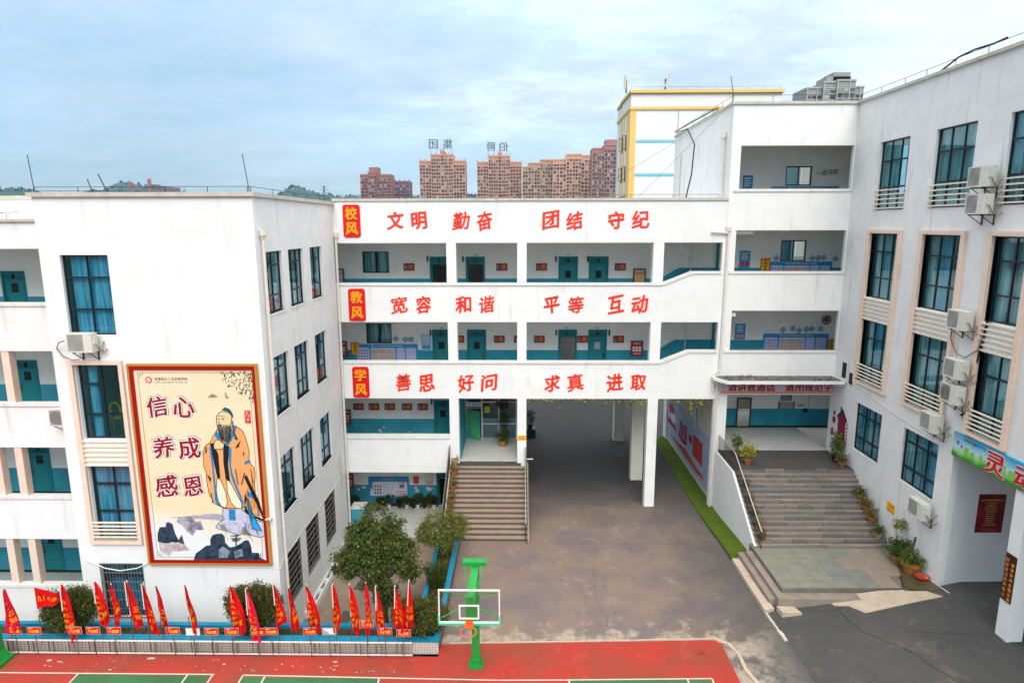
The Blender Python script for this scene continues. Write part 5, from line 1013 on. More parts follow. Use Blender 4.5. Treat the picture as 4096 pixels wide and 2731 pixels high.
# ================================================================== RIGHT STEPS, PLATFORM, TURF STRIP
stone = [mat('step_stone_a', (0.22, 0.195, 0.175), 0.85, noise=0.2, nscale=4, fine=0.25), mat('step_stone_b', (0.165, 0.168, 0.165), 0.85, noise=0.2, nscale=4, fine=0.25), mat('step_stone_c', (0.25, 0.205, 0.175), 0.85, noise=0.2, nscale=4, fine=0.25)]
tread_m = mat('step_tread', (0.33, 0.27, 0.225), 0.85, noise=0.35, nscale=1.6, fine=0.25, streak=0.0)
dark_stone = mat('dark_landing', (0.085, 0.078, 0.075), 0.8, noise=0.25, nscale=1.5, fine=0.2)
SX0, SX1, SY0, SY1, SZ0, SZ1 = 10.0, 15.59, 28.35, 25.05, 3.10, 1.02; NS = 14; rs = (SZ0-SZ1)/NS; td = (SY0-SY1)/NS
rs_t = thing('stone_steps', 'wide flight of stone block steps up to the entrance on the right', 'steps', (12.8, 26.5, 1.0))
mb = MB(); mb.box(SX0, SX1, 28.35, 31.0, 0.9, 3.08)
for i in range(NS): mb.box(SX0+0.01, SX1, SY0-td*(i+1)+0.02, SY0-td*i+0.02, 0.8, SZ0-rs*(i+1)-0.03+0.0)
mb.box(SX0, SX1, 31.0, 34.7, 2.9, 3.085); part('core', mb, dark_stone, rs_t)
mb = MB(); mb.box(10.4, 15.58, 31.2, 34.69, 3.085, 3.10); mb.box(10.4, 15.58, 30.98, 31.2, 3.09, 3.13); part('hall_floor', mb, tile_m, rs_t)
mb = MB(); mb.box(SX0+0.06, SX1, 28.35-0.02, 30.98, 3.08, 3.098); part('landing', mb, dark_stone, rs_t)
_bm = {}
for i in range(NS+1):
    zt = SZ0-rs*i; yf = SY0-td*i-0.0; x = SX0+0.02
    if i: 
        mb = MB(); mb.box(SX0+0.02, SX1, yf+0.0, yf+td-0.005, zt-0.03, zt-0.004); part('tread', mb, tread_m, rs_t)
    while x < SX1-0.02:
        w_ = random.choice((0.62, 0.78, 0.95, 1.1)); w_ = min(w_, SX1-x)
        if SX1-(x+w_) < 0.25: w_ = SX1-x
        key = (round(w_, 2), random.randint(0, 2))
        if key not in _bm or w_ not in (0.62, 0.78, 0.95, 1.1):
            o = MB(); o.box(0.012, w_-0.012, -0.03, 0.10, -rs+0.012, -0.002); me = o.mesh('stone', stone[key[1]]); _bm[key] = me
        link('stone', _bm[key], rs_t, (x, yf+random.uniform(-.006, .006), zt+random.uniform(-.003, .003))); x += w_
# planted side wall of the steps, seen beside the turf strip
sw_ = thing('stair_side_wall', 'plain white wall rising beside the turf strip under the iron handrail', 'wall', (10, 28, 0))
mb = MB(); mb.prism(FXp(10.02), [(25.05, 0.0), (25.05, 0.98), (25.25, 1.05), (28.35, 3.02), (31.0, 3.06), (31.0, 0.0)], 0.0, 0.11); part('wall_face', mb, white, sw_)
mb = MB(); mb.box(9.95, 10.06, 31.5, 42.3, -0.1, 5.9); part('passage_wall', mb, mat('passage_wall_paint', (0.60, 0.58, 0.50), 0.9, noise=0.08, nscale=1.5, streak=0.3), sw_)
mb = MB()
pf = thing('stone_platform', 'raised stone tiled platform with three edge steps at the foot of the right flight', 'platform', (12.6, 23.4, 0.6))
mb = MB(); mb.slab([(9.78, 21.86), (14.3, 21.95), (15.0, 23.5), (15.58, 23.9), (15.58, 25.3), (9.78, 25.3)], 0.2, 0.985); part('core', mb, mat('platform_bed', (0.20, 0.18, 0.15), 0.85, noise=0.35, nscale=1.5, fine=0.3), pf)
tl = [mat('platform_tile_a', (0.25, 0.25, 0.20), 0.7, noise=0.25, nscale=2, fine=0.2), mat('platform_tile_b', (0.30, 0.25, 0.20), 0.7, noise=0.25, nscale=2, fine=0.2), mat('platform_tile_c', (0.22, 0.23, 0.205), 0.7, noise=0.25, nscale=2, fine=0.2)]
tw, th_ = 0.74, 0.42; tm = []
for q in range(3): o = MB(); o.box(0.004, tw-0.004, 0.004, th_-0.004, 0, 0.018); tm.append(o.mesh('paving_tile', tl[q]))
y = 21.92; j = 0
while y < 25.05-0.2:
    x = 9.80; i = 0
    while x+tw < 15.05:
        lim = 14.35+(y-21.9)*0.42
        if x+tw*0.6 < lim: link('paving_tile', tm[(0, 0, 2, 1, 1)[min(4, max(0, int((x-9.8)/1.1+random.uniform(-.6, .6))))]], pf, (x, y, 0.985+random.uniform(-.002, .002)))
        x += tw; i += 1
    y += th_; j += 1
for q, (x0, x1, z, yf) in enumerate(((9.52, 9.79, 0.82, 21.45), (9.28, 9.53, 0.64, 21.75))):
    mb = MB(); mb.box(x0, x1, yf, 25.0+0.2*q, 0.1, z)
    if q == 0: mb.box(x1, 13.0, yf, 21.87, 0.1, z)
    part('edge_step', mb, tread_m, pf)
sm = patch_m
for i, (y0, y1) in enumerate(((24.35, 25.0), (23.6, 24.33), (22.95, 23.58), (22.3, 22.93), (21.3, 22.28))):
    mb = MB(); mb.slab([(8.97, y0), (9.27+(0.1 if i == 4 else 0), y0+(.12 if i == 4 else 0)), (9.27, y1), (8.97, y1)], 0.1, 0.46+random.uniform(-.01, .01)); part('kerb_slab', mb, sm, pf)
mb = MB(); mb.slab([(9.5, 21.0), (10.2, 21.0), (10.05, 21.4), (9.45, 21.42)], 0.1, 0.56); part('kerb_slab', mb, sm, pf)
mb = MB(); z = lambda x, y: hgt(x, y)+0.012
P_ = [(11.55, 21.83), (13.4, 21.85), (14.5, 21.9), (14.75, 21.75), (14.9, 21.5), (15.25, 21.1), (14.2, 20.98), (12.3, 20.7), (11.95, 21.2), (11.5, 21.3), (11.4, 21.6)]
mb.add([(x, y, z(x, y)+0.03) for x, y in P_]+[(x, y, z(x, y)-0.1) for x, y in P_], [tuple(range(len(P_)-1, -1, -1))]+[(i, (i+1) % len(P_), len(P_)+(i+1) % len(P_), len(P_)+i) for i in range(len(P_))]); struct('concrete_patch', mb, patch_m)
mb = MB(); P_ = [(14.4, 21.95), (15.05, 23.6), (15.59, 23.6), (15.59, 21.7), (15.3, 21.25), (14.95, 21.5)]; Zs = [.99, .99, 1.0, 1.14, 1.13, 1.09]; n_c = 6; mb.add([(x, y, q+.012) for (x, y), q in zip(P_, Zs)]+[(x, y, .7) for x, y in P_]+[(15.2, 22.3, 1.075)], [(12, (i+1) % 6, i) for i in range(6)]+[(i, (i+1) % 6, 6+(i+1) % 6, 6+i) for i in range(6)]); struct('wet_corner', mb, mat('wet_mossy_concrete', (0.065, 0.055, 0.032), 0.35, noise=0.4, nscale=3, col2=(0.12, 0.085, 0.045)))
mb = MB(); mb.tube([(15.50, 23.0, 1.08), (15.52, 22.2, 1.14), (15.6, 21.3, 1.20)], 0.02, 5); single('edging_strip', mb, pvc_m, 'thin pale strip lying along the foot of the right hand wall', 'strip', (15.5, 22.2, 1.2))
mb = MB(); mb.slab([(8.97, 25.0), (9.30, 25.02), (10.0, 25.25), (10.0, 31.5), (9.94, 42.2), (9.02, 42.0)], -0.05, 0.30)
v2 = []
mb.v = [(x, y, (zz if zz < 0 else 0.33-0.28*sstep(25.0, 31.5, y))) for x, y, zz in mb.v]; 
mb = MB(); ysx = [25.0+0.5*i for i in range(35)]
for i in range(34):
    a, b = ysx[i], ysx[i+1]; za, zb_ = 0.40-0.34*sstep(25.0, 31.0, a), 0.40-0.34*sstep(25.0, 31.0, b); xr = 9.96
    mb.add([(9.0, a, za), (xr, a, za), (xr, b, zb_), (9.0, b, zb_), (9.0, a, -0.1), (9.0, b, -0.1), (xr, a, -0.1)], [(0,1,2,3), (4,0,3,5), (4,6,1,0)])
struct('turf_strip', mb, turf_m)
mb = MB()   # thin remains of the old retaining edge running out into the yard
for i in range(12):
    a = i/12; x0, y0 = 9.02+0.10*a+random.uniform(-.01, .01), 21.25-1.5*a; mb.slab([(x0-0.04, y0-0.13), (x0+0.03+0.05*(i > 7), y0-0.13), (x0+0.03+0.05*(i > 7), y0), (x0-0.04, y0)], 0.1, hgt(x0, y0)+0.10-0.06*a)
struct('broken_kerb', mb, coping_m)
def handrail(label, pts_, x, hh, thick=0.016, gap=0.13, loc=None, xoff=0.0, mtop=steel_m, cat='handrail'):
    t = thing('handrail', label, cat, loc or pts_[0]); top = [Vector(p)+Vector((0, 0, hh)) for p in pts_]
    mb = MB(); mb.tube(top, 0.028, 8); part('top_rail', mb, mtop, t)
    low = [Vector(p)+Vector((0, 0, 0.12)) for p in pts_]; mb = MB(); mb.tube(low, 0.014, 6); part('bottom_rail', mb, iron_m, t)
    ln = sum((Vector(b)-Vector(a)).length for a, b in zip(pts_[:-1], pts_[1:])); n_ = int(ln/gap); me = None
    for i in range(n_+1):
        d = ln*i/n_; 
        for a, b in zip(pts_[:-1], pts_[1:]):
            s = (Vector(b)-Vector(a)).length
            if d <= s+1e-6: q = Vector(a)+(Vector(b)-Vector(a))*(d/s); break
            d -= s
        if me is None: o = MB(); o.box(-thick/2, thick/2, -thick/2, thick/2, 0, hh-0.02); me = o.mesh('baluster', iron_m)
        link('baluster', me, t, tuple(q))
    return t
handrail('iron handrail with upright bars down the left side of the wide stone steps', [(10.06, 31.3, 3.08), (10.06, 28.5, 3.08), (10.06, 24.75, 0.98)], 10.05, 0.80)

# ================================================================== LEFT FLIGHT OF STEPS
ls = thing('concrete_steps', 'flight of brown steps with bands up to the entrance lobby left of the archway', 'steps', (-1.6, 29, 0)); NL = 16; LZ = 2.352; LY0, LY1 = 31.0, 27.0; lx0, lx1 = -3.60, 0.30
step_l = mat('brown_step_concrete', (0.36, 0.275, 0.215), 0.9, noise=0.22, nscale=2.5, fine=0.3, bump=0.3); step_r = mat('brown_step_riser', (0.15, 0.112, 0.09), 0.9, noise=0.3, nscale=4, fine=0.3)
for i in range(NL-1):
    z1_ = LZ-LZ*(i)/NL-(0.0 if i else 0.0); y0 = LY0-(LY0-LY1)*i/NL; y1 = LY0-(LY0-LY1)*(i+1)/NL
    mb = MB(); z1_ = LZ-LZ*(i+1)/NL+0.0 if i >= 0 else LZ; mb.box(lx0, lx1, y1, y0+0.01, -0.1 if i < NL-1 else -0.1, z1_-0.035, 1); mb.box(lx0-0.005, lx1+0.005, y1-0.025, y0+0.0, z1_-0.035, z1_, 0); part('step', mb, [step_l, step_r], ls)
mb = MB(); mb.box(lx0, -3.16, 30.99, 31.25, -0.1, 2.34); mb.box(-3.16, 0.0, 30.97, 31.22, 2.2, 2.356); part('threshold', mb, dark_stone, ls)
mb = MB(); mb.box(lx1+0.006, lx1+0.10, 27.0, 31.0, -0.1, 0.02); mb.prism(FXn(lx1+0.008), [(26.95, -0.05), (26.95, 0.16), (31.0, 2.40), (31.0, -0.05)], 0, 0.06); part('stringer', mb, mat('stringer_paint', (0.30, 0.25, 0.20), 0.9, noise=0.2, nscale=3), ls)
mb = MB(); mb.prism(FXn(-3.68), [(26.9, -1.9), (26.9, 0.1), (31.0, 2.35), (31.0, -1.9)], 0, 0.075); part('stringer', mb, white_w, ls)
t = handrail('steel topped handrail on the right side of the brown steps', [(0.22, 31.0, 2.35), (0.22, 27.1, 0.05)], 0.2, 0.86); 
handrail('dark handrail on the left side of the brown steps', [(-3.66, 31.0, 2.35), (-3.66, 26.7, -0.10)], -3.66, 0.95, mtop=mat('rail_brown', (0.16, 0.12, 0.10), 0.6), gap=0.10)
mb = MB(); mb.tube([(0.30, 30.9, 2.60), (0.62, 30.9, 2.62)], 0.03, 8); part('drain_spout', mb, pvc_m, ls)
# ================================================================== TALL MURAL PANEL
fm_ = FY(21.745)
mu = thing('wall_mural', 'tall framed mural of a bearded robed scholar with six dark red characters', 'mural', (-11.6, 21.7, 1.95))
gold_fr = mat('golden_frame', (0.55, 0.24, 0.04), 0.4, 0.2); red_fr = mat('red_frame', (0.30, 0.004, 0.004), 0.4)
mb = MB(); mb.wall(lambda u, w, z: (u, 21.60+w, z), -13.90, -9.28, 1.95, 9.62, 0.14, [(-13.82, -9.36, 2.03, 9.54)]); part('gold_frame', mb, gold_fr, mu)
mb = MB(); mb.wall(lambda u, w, z: (u, 21.615+w, z), -13.82, -9.36, 2.03, 9.54, 0.12, [(-13.69, -9.47, 2.14, 9.40)]); part('red_frame', mb, red_fr, mu)
cream_bg = mat('mural_cream', (0.80, 0.66, 0.48), 0.6, col2=(0.76, 0.62, 0.38), nscale=0.7, spec=0.2)
def mist_print(m):      # the printed landscape pales into mist towards its lower left
    t_ = m.node_tree; n = t_.nodes; l = t_.links; b = n['Principled BSDF']; src = b.inputs['Base Color'].links[0].from_socket
    g = n.new('ShaderNodeNewGeometry'); s = n.new('ShaderNodeSeparateXYZ'); l.new(g.outputs['Position'], s.inputs[0]); z = n.new('ShaderNodeTexNoise'); z.inputs['Scale'].default_value = 1.6; z.inputs['Detail'].default_value = 5; l.new(g.outputs['Position'], z.inputs[0])
    a = n.new('ShaderNodeMath'); a.operation = 'MULTIPLY_ADD'; l.new(z.outputs[0], a.inputs[0]); a.inputs[1].default_value = 1.1; l.new(s.outputs[2], a.inputs[2])
    a2 = n.new('ShaderNodeMath'); a2.operation = 'MULTIPLY_ADD'; l.new(s.outputs[0], a2.inputs[0]); a2.inputs[1].default_value = .22; l.new(a.outputs[0], a2.inputs[2])
    r = n.new('ShaderNodeMapRange'); l.new(a2.outputs[0], r.inputs[0]); r.inputs[1].default_value = 1.9; r.inputs[2].default_value = 1.0
    x = n.new('ShaderNodeMix'); x.data_type = 'RGBA'; l.new(r.outputs[0], x.inputs[0]); l.new(src, x.inputs[6]); x.inputs[7].default_value = (.72, .73, .73, 1); l.new(x.outputs[2], b.inputs['Base Color'])
mist_print(cream_bg)
mb = MB(); mb.box(-13.69, -9.47, 21.66, 21.74, 2.14, 9.40); part('painted_ground', mb, cream_bg, mu)
MC = {'haze': mat('mural_mist', (0.70, 0.70, 0.68), 0.7), 'far': mat('mural_far_hill', (0.42, 0.42, 0.50), 0.7, noise=0.3, nscale=4), 'mid': mat('mural_mid_rock', (0.12, 0.11, 0.17), 0.7, col2=(0.48, 0.46, 0.50), nscale=4),
      'dark': mat('mural_dark_rock', (0.004, 0.016, 0.030), 0.7, col2=(0.035, 0.06, 0.10), nscale=5), 'foot': mat('mural_rock_foot', (0.36, 0.26, 0.27), 0.7, col2=(0.60, 0.57, 0.56), nscale=4), 'cloud': mat('mural_rock_mist', (0.28, 0.32, 0.38), 0.7, col2=(0.06, 0.1, 0.14), nscale=7),
      'orange': mat('mural_orange_robe', (0.82, 0.36, 0.13), 0.6, noise=0.08, nscale=3), 'lilac': mat('mural_lilac_skirt', (0.56, 0.55, 0.72), 0.6, noise=0.2, nscale=6), 'black': mat('mural_ink', (0.006, 0.008, 0.012), 0.6), 'blue': mat('mural_blue_trim', (0.015, 0.14, 0.36), 0.6, col2=(0.03, 0.28, 0.52), nscale=14),
      'cream': mat('mural_cream_sleeve', (0.72, 0.72, 0.52), 0.6), 'sky': mat('mural_sky_sash', (0.02, 0.33, 0.68), 0.6), 'grey': mat('mural_grey', (0.16, 0.15, 0.14), 0.6, col2=(0.35, 0.33, 0.30), nscale=20), 'skin': mat('mural_skin', (0.68, 0.56, 0.30), 0.6), 'beard': mat('mural_beard', (0.11, 0.105, 0.08), 0.7, col2=(0.42, 0.40, 0.28), nscale=12), 'teal': mat('mural_teal_cap', (0.006, 0.07, 0.12), 0.6)}
MP = [
('haze',[(-13.51,4.1),(-10.94,4.11),(-9.48,3.77),(-9.47,2.17),(-13.58,2.28)]),
('far',[(-13.0,3.81),(-12.07,3.92),(-11.8,3.92),(-11.47,3.99),(-11.1,3.98),(-10.95,3.92),(-10.97,3.69),(-11.49,3.76),(-12.11,3.79)]),
('mid',[(-12.71,3.65),(-12.62,3.84),(-12.43,3.77),(-12.32,3.87),(-12.1,3.85),(-11.99,3.66),(-11.81,3.71),(-11.72,3.34),(-12.0,3.34),(-12.17,3.1),(-12.35,3.26),(-12.5,3.52)]),
('dark',[(-13.49,2.87),(-13.46,3.2),(-13.36,3.44),(-13.13,3.46),(-13.1,3.62),(-13.01,3.65),(-12.87,3.57),(-12.81,3.2),(-12.71,2.93),(-12.56,3.15),(-12.5,2.75),(-12.72,2.79),(-12.94,2.85),(-13.2,2.78)]),
('foot',[(-13.47,2.85),(-13.2,2.8),(-12.72,2.85),(-12.5,2.75),(-12.32,2.53),(-12.98,2.47),(-13.15,2.28),(-13.43,2.47)]),
('dark',[(-12.22,2.13),(-12.11,2.4),(-11.89,2.56),(-11.68,2.72),(-11.53,2.73),(-11.52,2.97),(-11.42,3.13),(-11.26,3.19),(-11.06,3.2),(-10.97,3.08),(-10.97,2.84),(-10.81,2.65),(-10.58,2.7),(-10.35,2.84),(-10.24,2.93),(-10.09,2.93),(-10.01,2.68),(-10.0,2.44),(-9.75,2.44),(-9.72,2.25),(-9.5,2.14)]),
('cloud',[(-11.24,2.57),(-11.06,2.7),(-10.82,2.49),(-10.94,2.24),(-11.25,2.21)]),
('cloud',[(-10.67,2.49),(-10.36,2.6),(-10.34,2.3),(-10.65,2.22)]),
('orange',[(-10.23,7.36),(-10.9,7.2),(-11.0,7.06),(-11.2,6.71),(-11.34,6.63),(-11.43,6.51),(-11.5,5.88),(-11.49,5.77),(-11.43,5.61),(-11.44,5.25),(-11.41,4.86),(-11.38,4.68),(-11.31,4.6),(-11.26,4.42),(-11.15,4.34),(-10.97,4.25),(-10.83,4.19),(-10.25,4.19),(-10.13,4.3),(-9.86,4.01),(-9.62,3.9),(-9.65,4.32),(-9.7,4.64),(-9.7,5.13),(-9.65,5.46),(-9.66,5.75),(-9.76,5.88),(-9.8,5.98),(-9.83,6.16),(-9.8,6.31),(-9.83,6.59),(-9.92,7.01),(-10.0,7.19)]),
('lilac',[(-10.94,4.21),(-10.24,4.19),(-10.1,4.03),(-9.75,3.75),(-9.41,3.64),(-9.47,3.11),(-9.68,3.06),(-9.92,3.14),(-10.21,3.27),(-10.42,3.16),(-10.76,3.26),(-11.15,3.39),(-11.27,3.45),(-11.15,3.63),(-10.92,3.77),(-10.97,3.9)]),
('black',[(-11.2,6.68),(-11.04,6.71),(-11.0,6.48),(-10.93,6.3),(-10.93,5.88),(-10.93,5.38),(-11.04,5.36),(-11.12,5.97)]),
('black',[(-10.67,6.71),(-10.49,6.56),(-10.54,6.31),(-10.61,5.88),(-10.58,5.25),(-10.74,5.33),(-10.77,5.97),(-10.74,6.43)]),
('blue',[(-11.24,6.56),(-11.17,6.56),(-11.13,5.88),(-11.13,5.59),(-11.12,5.12),(-11.1,4.81),(-11.1,4.5),(-10.97,4.25),(-11.14,4.32),(-11.21,4.53),(-11.2,4.94),(-11.2,5.46),(-11.21,5.97)]),
('blue',[(-10.53,6.53),(-10.42,6.53),(-10.5,5.88),(-10.47,5.59),(-10.36,5.13),(-10.2,4.63),(-10.16,4.45),(-10.2,4.19),(-10.23,4.43),(-10.32,4.74),(-10.46,5.13),(-10.55,5.51),(-10.57,5.97)]),
('cream',[(-11.05,5.36),(-10.93,5.33),(-10.78,4.84),(-10.75,4.42),(-10.83,4.23),(-10.97,4.27),(-11.08,4.47),(-11.12,4.89)]),
('cream',[(-10.71,5.31),(-10.59,5.25),(-10.35,4.69),(-10.22,4.4),(-10.25,4.19),(-10.46,4.22),(-10.61,4.42),(-10.71,4.81)]),
('blue',[(-10.72,4.16),(-10.49,4.16),(-10.5,3.72),(-10.75,3.74)]),
('black',[(-10.16,4.3),(-9.91,3.98),(-9.48,3.77),(-9.44,3.68),(-9.87,3.85),(-10.13,4.06)]),
('sky',[(-10.02,4.57),(-9.96,4.57),(-9.86,4.01),(-9.73,3.69),(-9.56,3.32),(-9.9,3.4),(-9.99,3.9)]),
('grey',[(-11.13,3.57),(-10.93,3.58),(-10.81,3.29),(-11.05,3.34)]),
('grey',[(-10.31,3.43),(-10.17,3.49),(-9.96,3.13),(-10.27,3.16)]),
('blue',[(-9.99,4.88),(-9.68,4.74),(-9.63,4.53),(-10.0,4.69)]),
('black',[(-10.03,5.49),(-9.95,5.46),(-9.58,4.48),(-9.55,4.32),(-9.41,3.69),(-9.45,3.68),(-9.68,4.38),(-9.74,4.53),(-10.05,5.39)]),
('blue',[(-10.93,7.16),(-10.83,7.06),(-10.78,6.86),(-10.9,6.84),(-11.0,6.99)]),
('blue',[(-10.28,7.35),(-10.18,7.31),(-10.31,6.99),(-10.47,6.71),(-10.58,6.58),(-10.65,6.69),(-10.46,6.94),(-10.34,7.16)]),
('skin',[(-10.86,7.71),(-10.79,7.81),(-10.66,7.9),(-10.45,7.88),(-10.32,7.74),(-10.33,7.56),(-10.4,7.36),(-10.57,7.29),(-10.86,7.34),(-10.89,7.46)]),
('beard',[(-10.88,7.39),(-10.8,7.44),(-10.68,7.4),(-10.47,7.39),(-10.4,7.31),(-10.48,6.99),(-10.64,6.77),(-10.73,6.86),(-10.83,7.09),(-10.89,7.24)]),
('teal',[(-10.67,7.96),(-10.53,8.04),(-10.37,7.96),(-10.29,7.81),(-10.27,7.67),(-10.32,7.69),(-10.38,7.84),(-10.47,7.9)]),
('teal',[(-10.33,7.61),(-10.29,7.44),(-10.25,7.06),(-10.16,6.83),(-10.27,6.84),(-10.32,7.11)]),
('skin',[(-10.99,6.81),(-10.85,6.84),(-10.67,6.66),(-10.72,6.51),(-10.88,6.48),(-11.05,6.48),(-11.06,6.63)]),
('blue',[(-10.01,5.98),(-9.82,6.11),(-9.78,6.0),(-9.98,5.89)]),
('black',[(-10.86,7.61),(-10.78,7.64),(-10.77,7.6)]),
('black',[(-10.72,7.61),(-10.6,7.64),(-10.62,7.59)]),
('black',[(-10.87,7.7),(-10.77,7.73),(-10.76,7.72)]),
('black',[(-10.73,7.73),(-10.55,7.69),(-10.73,7.71)]),
('black',[(-10.84,7.4),(-10.71,7.39),(-10.77,7.35)]),
('black',[(-10.79,7.55),(-10.77,7.49),(-10.82,7.47)]),
('black',[(-10.02,6.37),(-9.98,6.36),(-10.02,6.21)]),
('black',[(-10.29,6.53),(-10.08,6.81),(-10.17,6.56)]),
('black',[(-10.36,5.72),(-10.34,5.72),(-10.29,5.13),(-10.31,5.13)]),
('black',[(-10.04,5.59),(-10.02,5.57),(-10.16,5.13),(-10.18,5.15)]),
('black',[(-11.39,5.51),(-11.27,5.36),(-11.31,5.23)]),
('black',[(-11.32,4.81),(-11.3,4.79),(-11.28,4.42),(-11.3,4.45)]),
('black',[(-9.8,5.72),(-9.79,5.72),(-9.72,5.21),(-9.73,5.21)]),
('black',[(-10.07,4.79),(-10.01,4.58),(-10.13,4.35)]),
('black',[(-11.36,6.56),(-11.33,6.56),(-11.35,6.33),(-11.38,6.35)]),
('dark',[(-10.77,3.12),(-10.42,3.16),(-10.45,3.12)]),
('dark',[(-10.75,3.02),(-10.33,3.03),(-10.58,2.97)]),
('dark',[(-10.71,2.94),(-10.41,2.95),(-10.56,2.91)]),
('dark',[(-10.54,3.16),(-10.53,3.16),(-10.55,2.7),(-10.58,2.7)]),
('grey',[(-11.12,8.44),(-10.94,8.54),(-10.78,8.46),(-10.93,8.43)]),
('grey',[(-10.48,8.61),(-10.43,8.45),(-10.38,8.4),(-10.48,8.4)]),
]
PN = {'haze': 'painted_mist', 'far': 'painted_hill', 'mid': 'painted_rock', 'dark': 'painted_rock', 'foot': 'painted_rock_foot', 'cloud': 'painted_rock_mist', 'orange': 'painted_robe', 'lilac': 'painted_skirt', 'black': 'ink_stroke', 'blue': 'painted_trim', 'cream': 'painted_sleeve', 'sky': 'painted_sash', 'grey': 'painted_detail', 'skin': 'painted_skin', 'beard': 'painted_beard', 'teal': 'painted_cap'}
def ear_prism(mb, mp, poly, w0, w1):
    """concave outline, filled by triangulation"""
    from mathutils.geometry import tessellate_polygon
    tri = tessellate_polygon([[Vector((u, z, 0)) for u, z in poly]]); n = len(poly)
    mb.add([mp(u, w0, z) for u, z in poly]+[mp(u, w1, z) for u, z in poly], [tuple(t_) for t_ in tri]+[(i, (i+1) % n, n+(i+1) % n, n+i) for i in range(n)])
lay = 0
ink = MB()
for nme, poly in MP:
    if nme == 'haze': continue
    poly = [p for i, p in enumerate(poly) if p != poly[i-1]]
    lay += 1; w = -0.086-0.0008*lay
    mb = MB(); ear_prism(mb, fm_, poly, w, -0.084); part(PN[nme], mb, MC[nme], mu)
    if nme in ('orange', 'cream', 'lilac', 'skin', 'sky'):
        for a, b in zip(poly, poly[1:]+poly[:1]): 
            if math.hypot(a[0]-b[0], a[1]-b[1]) > 0.02: ink.tube([(a[0], 21.745+w-0.001, a[1]), (b[0], 21.745+w-0.001, b[1])], 0.011, 4)
rr_ = random.Random(5)
for i in range(34):   # beard strands and robe folds
    x = -10.84+0.50*rr_.random(); z0_ = 7.35-0.1*rr_.random(); z1_ = 6.75+0.35*abs(x+10.6)*2*rr_.random(); ink.tube([(x, 21.60, z0_), (x*0.6-10.62*0.4, 21.60, z1_)], 0.0045, 3)
for i in range(16):
    x = -10.1+0.45*rr_.random(); z0_ = rr_.uniform(3.6, 5.6); ink.tube([(x, 21.60, z0_), (x+rr_.uniform(-.03, .08), 21.60, z0_-rr_.uniform(.3, .8))], 0.005, 3)
for i in range(30):
    x = rr_.uniform(-10.9, -9.7); z0_ = rr_.uniform(3.0, 3.75); ink.tube([(x, 21.60, z0_), (x+rr_.uniform(-.1, .2), 21.60, z0_-rr_.uniform(.05, .3))], 0.005, 3)
part('ink_outline', ink, MC['black'], mu, kind='stuff')
mb = MB()
for i in range(150):   # bamboo leaves, upper right corner
    a = rr_.random(); x = -9.5-1.1*rr_.random()**1.6; z_ = 9.38-1.15*rr_.random()*(1-abs(x+9.5)/1.5); th2 = rr_.uniform(-2.9, -0.3); l_2 = rr_.uniform(.06, .17)
    dx, dz2 = math.cos(th2)*l_2, math.sin(th2)*l_2; nx, nz_ = -dz2*.13, dx*.13
    mb.add([fm_(x, -0.089, z_), fm_(x+dx*.4+nx, -0.089, z_+dz2*.4+nz_), fm_(x+dx, -0.089, z_+dz2), fm_(x+dx*.4-nx, -0.089, z_+dz2*.4-nz_)], [(0,1,2,3)])
part('bamboo_leaf', mb, MC['teal'], mu, kind='stuff')
mb = MB(); r0 = 0.006
def ln(x0, z0, x1, z1): mb.mbox(fm_, min(x0, x1)-r0, max(x0, x1)+r0, -0.09, -0.085, min(z0, z1)-r0, max(z0, z1)+r0)
X0, X1, Z0, Z1 = -13.55, -9.60, 2.25, 9.30
ln(X0+.25, Z1, X1-.25, Z1); ln(X0+.25, Z0, X1-.25, Z0); ln(X0, Z0+.25, X0, Z1-.25); ln(X1, Z0+.25, X1, Z1-.25)
for cx, sx in ((X0, 1), (X1, -1)):
    for cz, sz in ((Z1, -1), (Z0, 1)):
        for d in (0.0, 0.09, 0.18): ln(cx, cz+sz*d, cx+sx*(0.25-d), cz+sz*d); ln(cx+sx*d, cz, cx+sx*d, cz+sz*(0.25-d))
part('fret_border', mb, mat('fret_maroon', (0.20, 0.03, 0.02), 0.6), mu)
dred = mat('mural_dark_red', (0.28, 0.004, 0.014), 0.5); ink_m = MC['black']
for i, (ch, x, z_, s) in enumerate((('信', -12.98, 8.06, .80), ('心', -12.02, 8.04, .82), ('养', -12.90, 6.54, .84), ('成', -11.97, 6.52, .86), ('感', -12.93, 5.05, .88), ('恩', -11.97, 5.05, .78))):
    mb = MB(); a = dict(width=s*.94, height=s*.94, brush=0.10, seed=i+30)
    write(mb, fm_, ch, x, z_, -0.088, bold=.062, mi=2, **{**a, 'width': s*1.10, 'height': s*1.10}); write(mb, fm_, ch, x, z_, -0.091, bold=.048, mi=1, **{**a, 'width': s*1.06, 'height': s*1.06}); write(mb, fm_, ch, x, z_, -0.095, bold=.016, mi=0, **a)
    part('character', mb, [dred, wht, ink_m], mu)
mb = MB(); mb.prism(fm_, [(-13.18+.12*math.cos(a*.4), 9.03+.12*math.sin(a*.4)) for a in range(16)], -0.088, -0.084, 0); mb.prism(fm_, [(-13.18+.075*math.cos(a*.4), 9.03+.075*math.sin(a*.4)) for a in range(16)], -0.091, -0.088, 1)
[mb.mbox(fm_, -13.22+.03*q, -13.20+.03*q, -0.094, -0.091, 9.0, 9.05+.01*(q % 2), 2) for q in range(3)]; part('school_badge', mb, [plate_m, wht, grn], mu)
mb = MB(); write(mb, fm_, '龙里县九八五实验学校', -12.38, 9.07, -0.088, width=1.18, height=0.115, bold=.01); write(mb, fm_, 'LONG LI XIAN 985 SHI YAN XUE XIAO', -12.38, 8.945, -0.088, width=1.18, height=0.045, bold=.01); part('school_name', mb, ink_m, mu)
